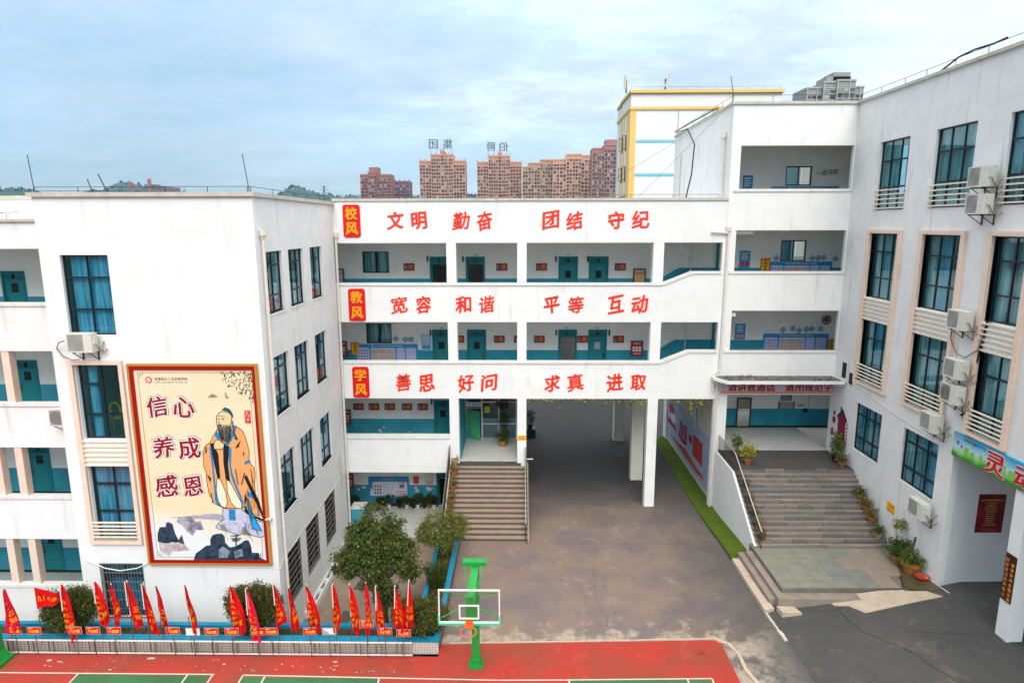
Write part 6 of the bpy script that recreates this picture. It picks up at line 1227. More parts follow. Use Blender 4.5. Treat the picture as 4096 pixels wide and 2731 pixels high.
mb = MB(); mb.prism(fm_, rrect(-9.86, -9.65, 7.44, 7.92, .03, 3), -0.088, -0.084, 0); write(mb, fm_, '孔', -9.755, 7.80, -0.090, width=.16, height=.18, mi=1); write(mb, fm_, '子', -9.755, 7.57, -0.090, width=.16, height=.18, mi=1); part('red_seal', mb, [plate_m, cream_bg], mu)
mb = MB(); mb.lathe((-9.22, 21.60, 3.75), [(0.0, 0), (0.05, 0.0), (0.05, 0.10), (0.0, 0.12)], 8); mb.tube([(-9.22, 21.60, 3.80), (-9.30, 21.45, 3.86)], 0.035, 8); mb.box(-9.26, -9.18, 21.6, 21.75, 3.78, 3.82)
single('wall_camera', mb, pvc_m, 'small pale wall camera at the lower right edge of the mural', 'security camera', (-9.22, 21.6, 3.75))
# ---- painted panel inside the passage
pw = thing('passage_mural', 'lilac painted panel with red open book and scroll along the archway side wall', 'mural', (9.95, 37, 0)); fpw = FXn(9.948)
pm = {'panel': mat('passage_panel_lilac', (0.40, 0.42, 0.58), 0.7, col2=(0.30, 0.42, 0.55), nscale=0.8), 'red': mat('passage_red', (0.42, 0.01, 0.03), 0.6), 'darkred': mat('passage_maroon', (0.22, 0.006, 0.03), 0.6), 'white': wht, 'orange': mat('passage_ribbon', (0.50, 0.07, 0.03), 0.6)}
PP = [
('red',[(41.3,2.63),(40.24,2.88),(39.57,2.37),(40.92,2.14),(40.88,1.92)]),
('white',[(40.68,2.15),(39.57,2.35),(39.24,1.81),(40.49,1.75)]),
('red',[(41.36,1.63),(40.85,1.76),(40.11,1.59),(39.45,1.74),(38.84,1.39),(40.07,1.35),(41.26,1.34)]),
('darkred',[(38.18,2.48),(37.54,2.36),(36.58,2.51),(36.46,1.36),(37.33,1.21),(38.33,1.34)]),
('darkred',[(36.14,2.2),(35.41,2.29),(35.41,1.79),(36.02,1.85)]),
('red',[(35.19,2.54),(33.24,2.61),(33.17,1.34),(35.1,1.32)]),
('orange',[(40.85,0.72),(38.63,0.86),(36.8,1.08),(34.17,0.85),(33.17,0.91),(32.65,0.72),(34.13,0.62),(36.32,0.62),(38.59,0.65)]),
('panel',[(42.85,2.4),(39.31,3.33),(32.06,3.3),(31.96,0.33),(42.05,0.19)]),
]
PP = [('panel', [(42.2, 0.35), (42.2, 3.30), (32.05, 3.30), (32.05, 0.35)])]+[p for p in PP if p[0] != 'panel']
for i, (n_, poly) in enumerate(PP):
    mb = MB(); ear_prism(mb, fpw, poly, -0.012-0.002*i, 0.0); part({'panel': 'painted_panel', 'red': 'painted_scroll', 'darkred': 'painted_book', 'white': 'painted_page', 'orange': 'painted_ribbon'}[n_], mb, pm[n_], pw)
mb = MB(); [mb.mbox(fpw, 33.35+0.28*q, 33.40+0.28*q, -0.035, -0.02, 1.36, 2.52) for q in range(7)]; part('painted_slat', mb, pm['orange'], pw)
mb = MB(); [mb.mbox(fpw, 36.7, 38.1, -0.035, -0.02, 1.5+0.11*q, 1.53+0.11*q) for q in range(8)]; part('lettering', mb, pink, pw)
for i, ch in enumerate('书山有路勤为径'): mb = MB(); write(mb, fpw, ch, 32.6, 2.1-0.15*i, -0.03, height=0.13, flip=True); part('lettering', mb, pm['red'], pw)

# ================================================================== BANNER FLAGS, CLASS SIGNS AND THEIR RACK
flag_m = mat('red_flag_cloth', (0.66, 0.004, 0.006), 0.7, noise=0.25, nscale=3); flag_p = mat('crimson_flag_cloth', (0.72, 0.006, 0.040), 0.7, noise=0.2, nscale=3)
for m_ in (flag_m, flag_p):
    m_.node_tree.nodes['Principled BSDF'].inputs['Specular IOR Level'].default_value = 0.15
pole_w = mat('flag_pole_white', (0.70, 0.66, 0.64), 0.5); pole_d = mat('flag_pole_dark', (0.10, 0.08, 0.07), 0.6)
FL = [(-17.30, 2.50, .55, 1.70, 0.10, 1), (-16.29, 2.57, 0, 0, 0, 9), (-15.33, 2.66, .42, 2.0, 0.04, 0), (-14.21, 2.75, .46, 1.78, .10, 0), (-13.68, 2.67, .26, 1.48, .17, 0), (-13.16, 2.80, .36, 1.88, .12, 0), (-12.58, 2.73, .30, 1.98, .14, 0), (-12.14, 2.65, .28, 1.80, .14, 0), (-11.18, 2.69, .22, 1.72, .26, 0),
      (-9.68, 2.67, .52, 2.0, .02, 0), (-9.13, 2.58, .42, 2.05, .06, 1), (-8.19, 2.70, .34, 1.68, .12, 0), (-7.72, 2.62, .32, 1.72, .10, 0), (-7.13, 2.69, .42, 1.72, .08, 0), (-6.22, 2.72, .38, 1.72, .04, 0), (-5.72, 2.70, .38, 1.82, .08, 0), (-5.16, 2.79, .34, 1.85, .02, 1), (-4.79, 2.68, .34, 1.90, .00, 0), (-4.17, 2.70, .40, 1.90, -.10, 0), (-3.68, 2.88, .34, 1.92, -.20, 0)]
fplace = ['at the far left corner, crimson and widest', 'blown out sideways to the left of the first round bush', 'hanging in front of the first round bush', 'with a broad white edged fold left of the grilled window', 'narrow, in front of the left part of the grilled window', 'in front of the middle of the grilled window', 'at the right edge of the grilled window', 'just right of the grilled window, slender', 'alone against the blank wall above the empty white sign', 'large, at the left side of the second round bush', 'crimson with a bulge, in front of the second round bush', 'just right of the second round bush', 'in front of the corner of the mural building', 'over the class sign 八(4)班', 'over the torn white sign', 'between the torn white sign and the tree trunk', 'left of the tree trunk above the high sign 九(10)班', 'directly before the tree trunk', 'leaning left above the sign 九(8)班', 'furthest right, above the sign 九(2)班']
for i, (x, zt, wd, ln_, lean, style) in enumerate(FL):
    wd *= 1.10; rr_ = random.Random(i*7+1); y = 19.20+rr_.uniform(-.03, .03)
    t = thing('flag', 'red class flag ' + fplace[i], 'flag', (x, y, 0.45), group='red class flags along the planter')
    mb = MB(); sl = rr_.uniform(-.03, .03); mb.tube([(x, y, 0.44), (x+sl*.5, y-.01, 1.5)], 0.014, 6, 1); mb.tube([(x+sl*.5, y-.01, 1.5), (x+sl, y-.02, zt)], 0.018, 6, 0); part('pole', mb, [pole_w, pole_d], t)
    rag = rr_.uniform(.02, .10); lean *= rr_.uniform(.5, 1.25); ln_ *= rr_.uniform(.9, 1.04); nu, nv = 14, 26; ph = rr_.uniform(0, 6); fq_ = rr_.uniform(1.6, 2.4)
    if style == 9:
        def cl(u, v):
            w = 0.85; xx = x+u*w; z_ = zt-0.04-v*(0.80-0.48*u) - 0.42*u+0.32*u*u+0.05*math.sin(6*u)
            return (xx+0.03, y-0.05-0.08*math.sin(9*u+2*v)*u, z_)
    else:
        def cl(u, v):
            # a flag hanging slack: gathered at the pole top, fanning out and down in folds
            fan = (0.06+0.94*v**0.75)*wd*(1+.20*math.sin(4.5*v+ph))*(1-0.35*max(0, v-0.72)/0.28*(0.5+0.5*math.sin(ph)))
            xx = x+sl+lean*v+(u-0.22-0.1*math.sin(ph))*fan
            dep = 0.075*(0.3+v)*math.sin(6.283*fq_*u+ph+1.5*v)+0.02*math.sin(9*v+ph)
            z_ = zt-0.03-ln_*v*(1-0.22*abs(u-0.55+0.2*math.sin(ph))) + 0.05*math.sin(6*u+ph)*v + ln_*rag*math.sin(5.0*u+2*ph)*v**3
            return (xx, y-0.07+dep, z_)
    vs = [cl(a/nu, b/nv) for b in range(nv+1) for a in range(nu+1)]
    mb = MB(); mb.add(vs, [(b*(nu+1)+a, b*(nu+1)+a+1, (b+1)*(nu+1)+a+1, (b+1)*(nu+1)+a) for b in range(nv) for a in range(nu)]); part('cloth', mb, flag_p if style == 1 else flag_m, t, smooth=True)
    if style != 9 and rr_.random() < .8:
        mb = MB(); mb.tube([(x+sl, y-.13, zt+.02), (x+sl*.8+lean*.25, y-.17, zt-ln_*.45)], 0.016, 5); part('hem', mb, pole_w, t)
    mb = MB()
    def put(ch, uc, vc, su, sv):
        v_, f_ = glyphs(ch, .03, 0)
        pts2 = []
        for a, b, c in v_:
            u_, w_ = uc+a*su, vc-b*sv; p = cl(min(max(u_, 0), 1), min(max(w_, 0), 1)); pts2.append((p[0], p[1]-0.022, p[2]))
        mb.add(pts2, f_)
    if style == 9:
        for q, ch in enumerate('九(4)班'): put(ch, .18+.16*q, .5, .16, .32)
    else:
        for q, ch in enumerate('九八五学校'): put(ch, .35, .32+.13*q, .30, .085)
        for q, ch in enumerate('三班'): put(ch, .70, .55+.18*q, .34, .12)
    part('lettering', mb, gold_m, t)
sg = [(-17.36, .82, '七(3)班'), (-16.68, .83, '九(4)班'), (-15.29, .85, '八(1)班'), (-14.67, .85, '八(5)班'), (-13.96, .85, '八(8)班'), (-11.96, .86, '八(3)班'), (-11.28, .83, None), (-10.65, .84, '九(1)班'), (-9.96, .85, '九(7)班'), (-9.08, .85, '九(11)班'), (-8.63, .87, '九(5)班'), (-7.31, .88, '八(4)班'), (-6.67, .88, None), (-5.40, 1.16, '九(10)班'), (-4.79, .90, '九(8)班'), (-4.17, .84, '九(2)班')]
SGL = ['at the far left corner under the crimson flag', 'under the flag blown sideways', 'just right of the first round bush', 'under the left white edged flag, before the grilled window', 'before the middle of the grilled window, third before that window', 'just right of the grilled window flags, left of the blank board', '', 'just right of the blank white board', 'mostly hidden by the large flag at the second bush', 'half hidden by the bulging crimson flag', 'first one right of the second round bush', 'under the flag at the mural building corner', '', 'standing higher than the rest, left of the trunk', 'right of the trunk, lower than the high sign', 'furthest right in the row']
signred = mat('class_sign_red', (0.62, 0.010, 0.012), 0.5); fsg = FY(19.10)
for i, (x, z_, tx) in enumerate(sg):
    lab = ('red class sign ' + SGL[i]) if tx else ('blank white board on a stake under the lone flag' if i == 6 else 'white board with a torn arrow shaped sticker on a stake near the planter')
    t = thing('class_sign', lab, 'sign', (x+.23, 19.12, 0), group='class signs on stakes in front of the planter')
    mb = MB(); mb.mbox(fsg, x, x+.48, -0.012, 0.0, z_, z_+.27); part('rim', mb, mat('sign_aluminium', (0.55, 0.54, 0.52), 0.4, 0.3), t)
    mb = MB(); mb.mbox(fsg, x+.012, x+.468, -0.016, -0.012, z_+.012, z_+.258); part('board', mb, signred if tx else (wht if i == 6 else mat('sign_grey_back', (0.36, 0.33, 0.33), 0.6)), t)
    mb = MB(); mb.tube([(x+.23, 19.12, 0.0), (x+.23, 19.12, z_+.02)], 0.013, 6); part('stake', mb, pole_d, t)
    mb = MB()
    if tx: write(mb, fsg, tx, x+.24, z_+.115, -0.020, width=.36, height=.135, bold=.03, mi=0); mb.mbox(fsg, x+.06, x+.20, -0.018, -0.016, z_+.212, z_+.228, 1)
    elif i != 6: mb.prism(fsg, [(x+.04, z_+.22), (x+.15, z_+.13), (x+.17, z_+.17), (x+.26, z_+.04), (x+.42, z_+.05), (x+.43, z_+.24), (x+.12, z_+.24)], -0.02, -0.016, 1)
    if mb.v: part('lettering' if tx else 'sticker', mb, [gold_m if False else mat('sign_yellow', (0.85, 0.52, 0.06), 0.5), wht], t)
rk = thing('flag_rack', 'low rusty metal rack with white rails and wire mesh standing before the planter', 'rack', (-10.6, 19.15, 0))
mb = MB(); mb.box(-17.62, -3.66, 19.13, 19.17, 0.55, 0.585); mb.box(-17.62, -3.66, 19.13, 19.17, 0.09, 0.125); part('rail', mb, pole_w, rk)
o = MB(); o.box(-0.014, 0.014, -0.014, 0.014, 0, 0.57); me = o.mesh('post', mat('rack_post_paint', (0.16, 0.10, 0.09), 0.7)); x = -17.5; q = 0
while x < -3.6: link('post', me, rk, (x, 19.15+(0.0 if q % 2 else 0.05), 0.0)); x += (0.20, 0.50)[q % 2]; q += 1
mb = MB()
for q in range(120): x = -17.6+0.117*q; mb.box(x-.003, x+.003, 19.14, 19.15, 0.12, 0.55)
for q in range(5): mb.box(-17.6, -3.7, 19.14, 19.15, 0.17+0.08*q, 0.175+0.08*q)
part('wire_mesh', mb, mat('mesh_wire', (0.12, 0.09, 0.08), 0.7), rk, kind='stuff')

# ================================================================== BASKETBALL HOOP
gp = mat('green_gloss_paint', (0.006, 0.34, 0.050), 0.4, noise=0.35, nscale=5, fine=0.25, spec=0.5); gp2 = mat('mint_pad', (0.03, 0.50, 0.26), 0.5)
bh = thing('basketball_hoop', 'green basketball hoop with clear backboard and orange rim seen from behind the court corner', 'basketball hoop', (-1.50, 18.78, 0))
mb = MB(); mb.box(-1.61, -1.36, 18.68, 18.92, 0.12, 3.35); part('post', mb, gp, bh)
mb = MB(); mb.slab([(-1.72, 18.58), (-1.25, 18.58), (-1.25, 19.02), (-1.72, 19.02)], 0.02, 0.10); mb.prism(FY(18.62), [(-1.68, 0.10), (-1.29, 0.10), (-1.35, 0.34), (-1.62, 0.34)], 0, 0.36); part('base', mb, gp, bh)
mb = MB(); mb.add([(-1.61, 19.02, 3.30), (-1.36, 19.02, 3.30), (-1.36, 19.02, 3.58), (-1.61, 19.02, 3.58), (-1.60, 16.75, 3.22), (-1.38, 16.75, 3.22), (-1.38, 16.75, 3.44), (-1.60, 16.75, 3.44)], [(0,1,2,3),(7,6,5,4),(0,4,5,1),(3,2,6,7),(1,5,6,2),(0,3,7,4)]); part('arm', mb, gp, bh)
mb = MB(); mb.box(-1.88, -1.13, 18.82, 19.10, 3.585, 3.70); part('top_box', mb, gp, bh)
for sx in (-1, 1): mb = MB(); mb.tube([(-1.49+.34*sx, 18.85, 3.58), (-1.49+.06*sx, 17.25, 3.46)], 0.022, 6); part('tension_rod', mb, gp, bh)
fbk = FY(16.58); bx0, bx1, bz0, bz1 = -2.38, -0.60, 3.07, 4.12
mb = MB(); mb.wall(fbk, bx0, bx1, bz0, bz1, 0.04, [(bx0+.038, bx1-.038, bz0+.038, bz1-.038)]); part('backboard_frame', mb, mat('backboard_white', (0.74, 0.74, 0.72), 0.5), bh)
mb = MB(); mb.mbox(fbk, bx0+.05, bx1-.05, 0.014, 0.026, bz0+.05, bz1-.05); bp_ = part('backboard_pane', mb, acrylic_m, bh)
mb = MB(); mb.wall(lambda u, w, z: (u, 16.570+w, z), -1.79, -1.20, 3.20, 3.65, 0.02, [(-1.745, -1.245, 3.245, 3.605)]); part('target_square', mb, wht, bh)
mb = MB(); mb.box(bx0-.01, bx1+.01, 16.55, 16.64, bz0-.05, bz0); mb.box(bx0-.02, bx0+.02, 16.55, 16.64, bz0, bz0+.26); mb.box(bx1-.02, bx1+.02, 16.55, 16.64, bz0, bz0+.26); part('edge_pad', mb, gp2, bh)
for sx, z_ in ((-1, 4.0), (1, 4.0), (-1, 3.2), (1, 3.2)): mb = MB(); mb.tube([(-1.49+.80*sx, 16.66, z_), (-1.49+.05*sx, 16.95, 3.42 if z_ < 3.5 else 3.75)], 0.02, 6); part('brace', mb, gp, bh)
mb = MB(); mb.box(-1.60, -1.38, 16.64, 16.80, 3.1, 3.85); part('mounting_plate', mb, gp, bh)
om = mat('orange_rim', (0.80, 0.10, 0.015), 0.4); rc_ = (-1.49, 16.20, 3.05)
mb = MB(); mb.tube([(rc_[0]+.225*math.cos(6.283*i/28), rc_[1]+.225*math.sin(6.283*i/28), rc_[2]) for i in range(29)], 0.015, 6, cap=False); mb.box(-1.60, -1.38, 16.40, 16.57, 3.02, 3.06); mb.box(-1.60, -1.38, 16.53, 16.57, 3.0, 3.16); rm_ = part('rim', mb, om, bh)
h2 = thing('basketball_hoop', 'foot of another green basketball post cut off by the left edge', 'basketball hoop', (-17.75, 18.6, 0))
mb = MB(); mb.box(-17.72, -17.40, 18.62, 18.92, 0.15, 3.3); part('post', mb, gp, h2); mb = MB(); mb.slab([(-17.98, 18.42), (-17.20, 18.42), (-17.20, 19.06), (-17.98, 19.06)], 0.02, 0.14); mb.prism(FY(18.5), [(-17.92, 0.14), (-17.26, 0.14), (-17.38, 0.42), (-17.80, 0.42)], 0, 0.46); part('base', mb, gp, h2)

# ================================================================== TREES, SHRUBS, POTTED PLANTS
def leafy(name, col, col2=None):
    m = mat(name, col, 0.55, spec=0.35); b = m.node_tree.nodes['Principled BSDF']; b.inputs['Transmission Weight'].default_value = 0.0
    return m
g1 = leafy('leaf_deep_green', (0.022, 0.043, 0.005)); g2 = leafy('leaf_mid_green', (0.048, 0.080, 0.007)); g3 = leafy('leaf_olive', (0.135, 0.145, 0.016)); g4 = leafy('leaf_bronze', (0.22, 0.105, 0.016)); g5 = leafy('leaf_yellow', (0.42, 0.33, 0.03)); g6 = leafy('leaf_fresh', (0.10, 0.20, 0.02)); g7 = leafy('leaf_red_tip', (0.22, 0.04, 0.02))
bark = mat('bark', (0.10, 0.065, 0.04), 0.95, noise=0.3, nscale=10, bump=0.8, bscale=25)
def foliage(name, parent, pts, nrm, size, mats, probs, hang=0.3, aspect=0.42, tip=None, kind=None, jitter=0.6):
    """one small folded leaf per point"""
    n = len(pts); pts = np.asarray(pts, float); nrm = np.asarray(nrm, float)
    d = rng.normal(size=(n, 3))*jitter + nrm*0.9; d[:, 2] -= hang; d /= np.linalg.norm(d, axis=1)[:, None]
    s = np.cross(d, rng.normal(size=(n, 3))); s /= np.linalg.norm(s, axis=1)[:, None]; up = np.cross(s, d)
    L_ = size*rng.uniform(.65, 1.3, n)[:, None]; Wd = L_*aspect
    a = pts; b = pts+d*L_*.45+s*Wd*.5+up*L_*.06; c = pts+d*L_; e = pts+d*L_*.45-s*Wd*.5+up*L_*.06
    V = np.stack([a, b, c, e], 1).reshape(-1, 3) - np.array(WORG[parent])
    me = bpy.data.meshes.new(name); me.vertices.add(4*n); me.vertices.foreach_set('co', V.ravel()); me.loops.add(4*n); me.loops.foreach_set('vertex_index', np.arange(4*n)); me.polygons.add(n); me.polygons.foreach_set('loop_start', np.arange(n)*4)
    for m_ in mats: me.materials.append(m_)
    mi = rng.choice(len(mats), n, p=probs)
    if tip is not None:
        rad = tip; mi = np.where(rng.random(n) < rad, len(mats)-1, mi)
    me.polygons.foreach_set('material_index', mi); me.update(calc_edges=True); me.validate()
    o = link(name, me, parent, WORG[parent])
    if kind: o['kind'] = kind
    return o
def blob_points(blobs, n, shell=0.35, clump=9, spread=.045):
    """leaf seats scattered in the outer shell of several lumps, clustered on twigs"""
    vol = np.array([b[3]*b[4]*b[5] for b in blobs])**0.72; vol /= vol.sum(); P, Nn = [], []
    for b, f in zip(blobs, vol):
        k = int(n*f); kc = max(3, k//clump); dirs = rng.normal(size=(kc, 3)); dirs /= np.linalg.norm(dirs, axis=1)[:, None]
        r_ = 1-shell*rng.random(kc)**1.3; r_ *= 1+0.10*np.sin(5*dirs[:, 0]+3*dirs[:, 2]+b[0]*3)+0.07*rng.normal(size=kc)
        cen = dirs*r_[:, None]*np.array(b[3:6])+np.array(b[:3]); idx = rng.integers(0, kc, k)
        P.append(cen[idx]+rng.normal(size=(k, 3))*spread*np.array([1, 1, 1.0])*(1+np.array(b[3:6]).mean()*.5)); Nn.append(dirs[idx])
    return np.concatenate(P), np.concatenate(Nn)
# the large evergreen in the sunk courtyard
tr = thing('evergreen_tree', 'large broad leaved evergreen tree in the sunken yard between the mural building and the steps', 'tree', (-5.2, 21.7, -1.8))
mb = MB(); mb.tube([(-5.12, 21.75, -1.8), (-5.12, 21.75, -0.6), (-5.18, 21.8, 0.4), (-5.24, 21.85, 1.3)], 0.13, 8, r2=0.09); mb.tube([(-5.24, 21.85, 1.3), (-5.20, 21.9, 2.4), (-5.35, 21.9, 3.7)], 0.085, 7, r2=0.025)
part('trunk', mb, bark, tr)
for p in ([(-5.2, 21.8, 0.9), (-5.6, 21.7, 1.5), (-6.1, 21.6, 2.1)], [(-5.2, 21.85, 1.0), (-4.8, 21.7, 1.6), (-4.3, 21.6, 2.2)], [(-5.24, 21.85, 1.3), (-5.5, 22.3, 2.1), (-5.7, 22.5, 2.8)], [(-5.24, 21.85, 1.3), (-4.9, 21.4, 2.1), (-4.7, 21.1, 2.8)], [(-5.2, 21.8, 0.9), (-5.9, 21.9, 1.2), (-6.5, 22, 1.6)], [(-5.1, 21.8, 0.1), (-4.9, 21.7, 0.45), (-4.75, 21.6, 0.8)]):
    mb = MB(); mb.tube(p, 0.045, 6, r2=0.015); part('branch', mb, bark, tr)
bl = [(-5.35, 21.8, 2.55, 1.12, 1.0, .95), (-5.45, 21.8, 3.55, 0.66, 0.66, 0.80), (-6.6, 21.7, 1.95, .38, .4, .34), (-6.05, 21.4, 2.95, .4, .4, .36), (-4.35, 21.5, 2.95, .42, .4, .34), (-3.95, 21.6, 1.75, .34, .36, .30), (-5.0, 21.0, 1.45, .35, .3, .26), (-6.15, 21.7, 2.2, 0.75, 0.8, 0.62), (-4.55, 21.7, 2.25, 0.78, 0.8, 0.68), (-5.5, 21.0, 2.35, 0.8, 0.6, 0.85), (-6.3, 21.9, 1.75, 0.45, 0.5, 0.38), (-4.35, 21.8, 1.75, 0.45, 0.5, 0.42), (-5.9, 22.2, 3.1, 0.6, 0.6, 0.6), (-4.9, 22.0, 3.1, 0.6, 0.6, 0.55), (-5.1, 20.9, 1.9, 0.5, 0.4, 0.4)]
P_, N_ = blob_points(bl, 30000, 0.8, 66, .068); foliage('crown', tr, P_, N_, 0.125, [g1, g2, g3, g4], [.42, .38, .18, .02], hang=0.75, aspect=.34)
P_, N_ = blob_points([(-5.0, 21.5, 0.75, .38, .35, .42), (-4.65, 21.6, 0.35, .25, .3, .30), (-5.35, 21.6, 0.7, .2, .25, .25), (-4.75, 21.5, 1.05, .2, .2, .2)], 1900, 0.9); foliage('lower_shoots', tr, P_, N_, 0.115, [g1, g2, g3], [.5, .4, .1], hang=0.75, aspect=.34)
def bush(name, label, c, r, n, size, mats, probs, trunk=True, hang=0.05, tipf=0.0, extra=(), shell=.4, cat='shrub'):
    t = thing(name, label, cat, (c[0], c[1], c[2]))
    zc_ = c[2]+c[3]
    mb = MB()
    for q in range(7):
        a = 6.283*q/7; mb.tube([(c[0]+.04*math.cos(a), c[1]+.04*math.sin(a), c[2]), (c[0]+r[0]*.25*math.cos(a), c[1]+r[1]*.25*math.sin(a), zc_-r[2]*.5), (c[0]+r[0]*.7*math.cos(a), c[1]+r[1]*.7*math.sin(a), zc_+r[2]*.2)], 0.022, 5, r2=0.006)
    part('stem', mb, bark, t)
    P_, N_ = blob_points([(c[0], c[1], zc_, *r)]+[(c[0]+e[0], c[1]+e[1], zc_+e[2], *e[3:]) for e in extra], n, shell, 22, .05)
    tp = None
    if tipf: tp = tipf*np.clip((P_[:, 2]-zc_)/r[2]+.35, 0, 1)
    foliage('foliage', t, P_, N_, size, mats, probs, hang=hang, tip=tp); return t
bush('clipped_shrub', 'rounded clipped shrub behind the flags at the left, in front of the corridor wing', (-15.75, 19.88, 0.33, .92), (.85, .55, .72), 26000, .075, [g1, g2, g3, g7], [.40, .45, .14, .01], tipf=.06, extra=((.35, 0, .15, .5, .45, .55), (-.35, 0, -.1, .6, .45, .55)))
bush('clipped_shrub', 'rounded clipped shrub behind the crimson flag at the corner of the mural building', (-9.30, 19.92, 0.33, 1.0), (.86, .55, .80), 27000, .075, [g1, g2, g3, g7], [.42, .42, .14, .02], tipf=.14, extra=((.45, 0, .05, .5, .45, .6), (-.4, 0, .2, .5, .45, .55)))
bush('clipped_shrub', 'dense shrub at the planter corner left of the basketball backboard', (-3.5, 20.0, 0.33, .72), (.82, .62, .56), 20000, .072, [g1, g2, g3, g4], [.40, .38, .14, .08], tipf=.10, extra=((.5, .1, -.1, .4, .4, .4), (-.5, .1, -.05, .45, .4, .4)))
bush('domed_shrub', 'airy flat topped shrub with bronze new leaves beside the foot of the brown steps', (-3.35, 25.1, 0.3, 1.35), (1.0, .95, .70), 9500, .085, [g2, g3, g6, g4], [.44, .34, .16, .06], tipf=.12, shell=.35, cat='shrub', extra=((-.55, 0, -.15, .55, .6, .45), (.5, 0, .1, .5, .5, .5)))
t = thing('spiky_shrub', 'small fine leaved conifer like shrub in the planter run behind the corner shrub', 'shrub', (-3.35, 22.8, 0.3)); k_ = 2600; th_2 = rng.uniform(0, 6.283, k_); u_ = rng.uniform(.05, 1, k_); rr2 = .42*rng.random(k_)**.5
P_ = np.stack([-3.35+rr2*np.cos(th_2)*(.5+u_*.6), 22.8+rr2*np.sin(th_2)*(.5+u_*.6), .3+.95*u_], 1); N_ = np.stack([np.cos(th_2)*.6, np.sin(th_2)*.6, np.ones(k_)*1.1], 1); foliage('foliage', t, P_, N_, .16, [g1, g2, g3], [.4, .4, .2], hang=0, aspect=.12, jitter=.4)
# ground cover in the planters
gc = MB(); o = struct('ground_cover', gc, [g1], kind='stuff'); bpy.data.objects.remove(o)
gct = bpy.data.objects.new('ground_cover', None); WORG[gct] = (0, 0, 0)
k_ = 5200; P_ = np.stack([rng.uniform(-3.56, -3.02, k_), 20.5+6.3*rng.random(k_), np.full(k_, .34)+.07*rng.random(k_)], 1); P2 = np.stack([-18+14.6*rng.random(4200), 19.62+.55*rng.random(4200), np.full(4200, .30)+.03*rng.random(4200)], 1); sel = np.sin(P2[:, 0]*2.1)+np.sin(P2[:, 0]*5.3)+rng.normal(size=4200)*.6 > .5
P_ = np.concatenate([P_, P2[sel]]); N_ = np.tile([0, 0, 1.0], (len(P_), 1)); o = foliage('ground_cover', gct, P_, N_, .065, [g1, g2, g3, g4], [.3, .35, .2, .15], hang=-.3, kind='stuff'); o.parent = None; o.location = (0, 0, 0); bpy.data.objects.remove(gct)
# hanging ivy under the archway beam
k_ = 1; P_ = []; rr_ = random.Random(3)
for x in np.arange(0.35, 9.6, 0.05):
    if rr_.random() < .62: P_ += [(x+rr_.gauss(0, .03), 31.1+rr_.gauss(0, .03), 5.78-rr_.random()*.13) for _ in range(3)]
for x, l_2 in ((1.98, .42), (1.05, .25), (5.5, .35), (5.74, .5), (8.61, 1.1), (4.3, .2), (6.1, .25), (9.1, .25), (3.0, .2), (7.5, .18)):
    P_ += [(x+rr_.gauss(0, .03), 31.1+rr_.gauss(0, .03), 5.75-l_2*rr_.random()) for _ in range(int(l_2*36)+4)]
ivt = bpy.data.objects.new('ivy', None); WORG[ivt] = (0, 0, 0); P_ = np.array(P_); o = foliage('hanging_ivy', ivt, P_, np.tile([0, -.5, -.5], (len(P_), 1)), .10, [g2, g6, g5], [.4, .35, .25], hang=.5, aspect=.8, kind='stuff'); o.parent = None; bpy.data.objects.remove(ivt)
# potted plants
terra = mat('terracotta_pot', (0.36, 0.12, 0.045), 0.7, noise=0.25, nscale=8); glaze = mat('glazed_brown_pot', (0.42, 0.17, 0.03), 0.3, noise=0.25, nscale=6, spec=0.6); whp = mat('white_plastic_pot', (0.66, 0.64, 0.60), 0.5); blk = mat('black_glazed_pot', (0.012, 0.010, 0.010), 0.25); clay = mat('pale_clay_pot', (0.46, 0.28, 0.16), 0.8, noise=0.2, nscale=8)
def potted(label, loc, pr, ph, pm_, fr, n, size, mats, probs, group='potted plants', stem=0.0, hang=0.2, aspect=.42, shell=.8, spiky=False, cat='potted plant'):
    t = thing('potted_plant', label, cat, loc, group=group); x, y, z = loc
    mb = MB(); mb.lathe(loc, [(0.0, 0.0), (pr*.62, 0.0), (pr*.92, ph*.8), (pr*1.08, ph*.82), (pr*1.08, ph), (pr*.92, ph), (pr*.9, ph*.86), (0, ph*.86)], 14); p_ = part('pot', mb, pm_, t, smooth=False)
    mb = MB(); 
    for q in range(5): a = q*1.256; mb.tube([(x+.02*math.cos(a), y+.02*math.sin(a), z+ph*.8), (x+.05*math.cos(a), y+.05*math.sin(a), z+ph+stem*.5), (x+fr[0]*.5*math.cos(a), y+fr[0]*.5*math.sin(a), z+ph+stem+fr[2]*.9)], .012, 5, r2=.004)
    part('stem', mb, bark, t)
    zc_ = z+ph+stem+fr[2]*.8
    if spiky:
        th_ = rng.uniform(0, 6.283, n); P_ = np.stack([x+fr[0]*.15*np.cos(th_), y+fr[0]*.15*np.sin(th_), z+ph+stem+fr[2]*1.2*rng.random(n)], 1); N_ = np.stack([np.cos(th_), np.sin(th_), .7*rng.random(n)], 1); foliage('foliage', t, P_, N_, size, mats, probs, hang=hang, aspect=aspect, jitter=.3)
    else:
        P_, N_ = blob_points([(x, y, zc_, *fr)], n, shell); foliage('foliage', t, P_, N_, size, mats, probs, hang=hang, aspect=aspect)
    return t
GP = 'potted plants lined along the steps and walls'
rs_pos = [(29.0, 'third pot counted down from the tall climber'), ]
potted('tall leafy climber in a black pot beside the entrance on the right', (15.28, 29.45, 3.1), .24, .34, blk, (.24, .24, .62), 1500, .085, [g2, g3, g6], [.5, .3, .2], GP, stem=.05)
potted('small plant in a terracotta pot in front of the tall climber', (15.22, 28.75, 3.1), .19, .26, terra, (.28, .24, .20), 380, .09, [g2, g3, g4], [.5, .3, .2], GP)
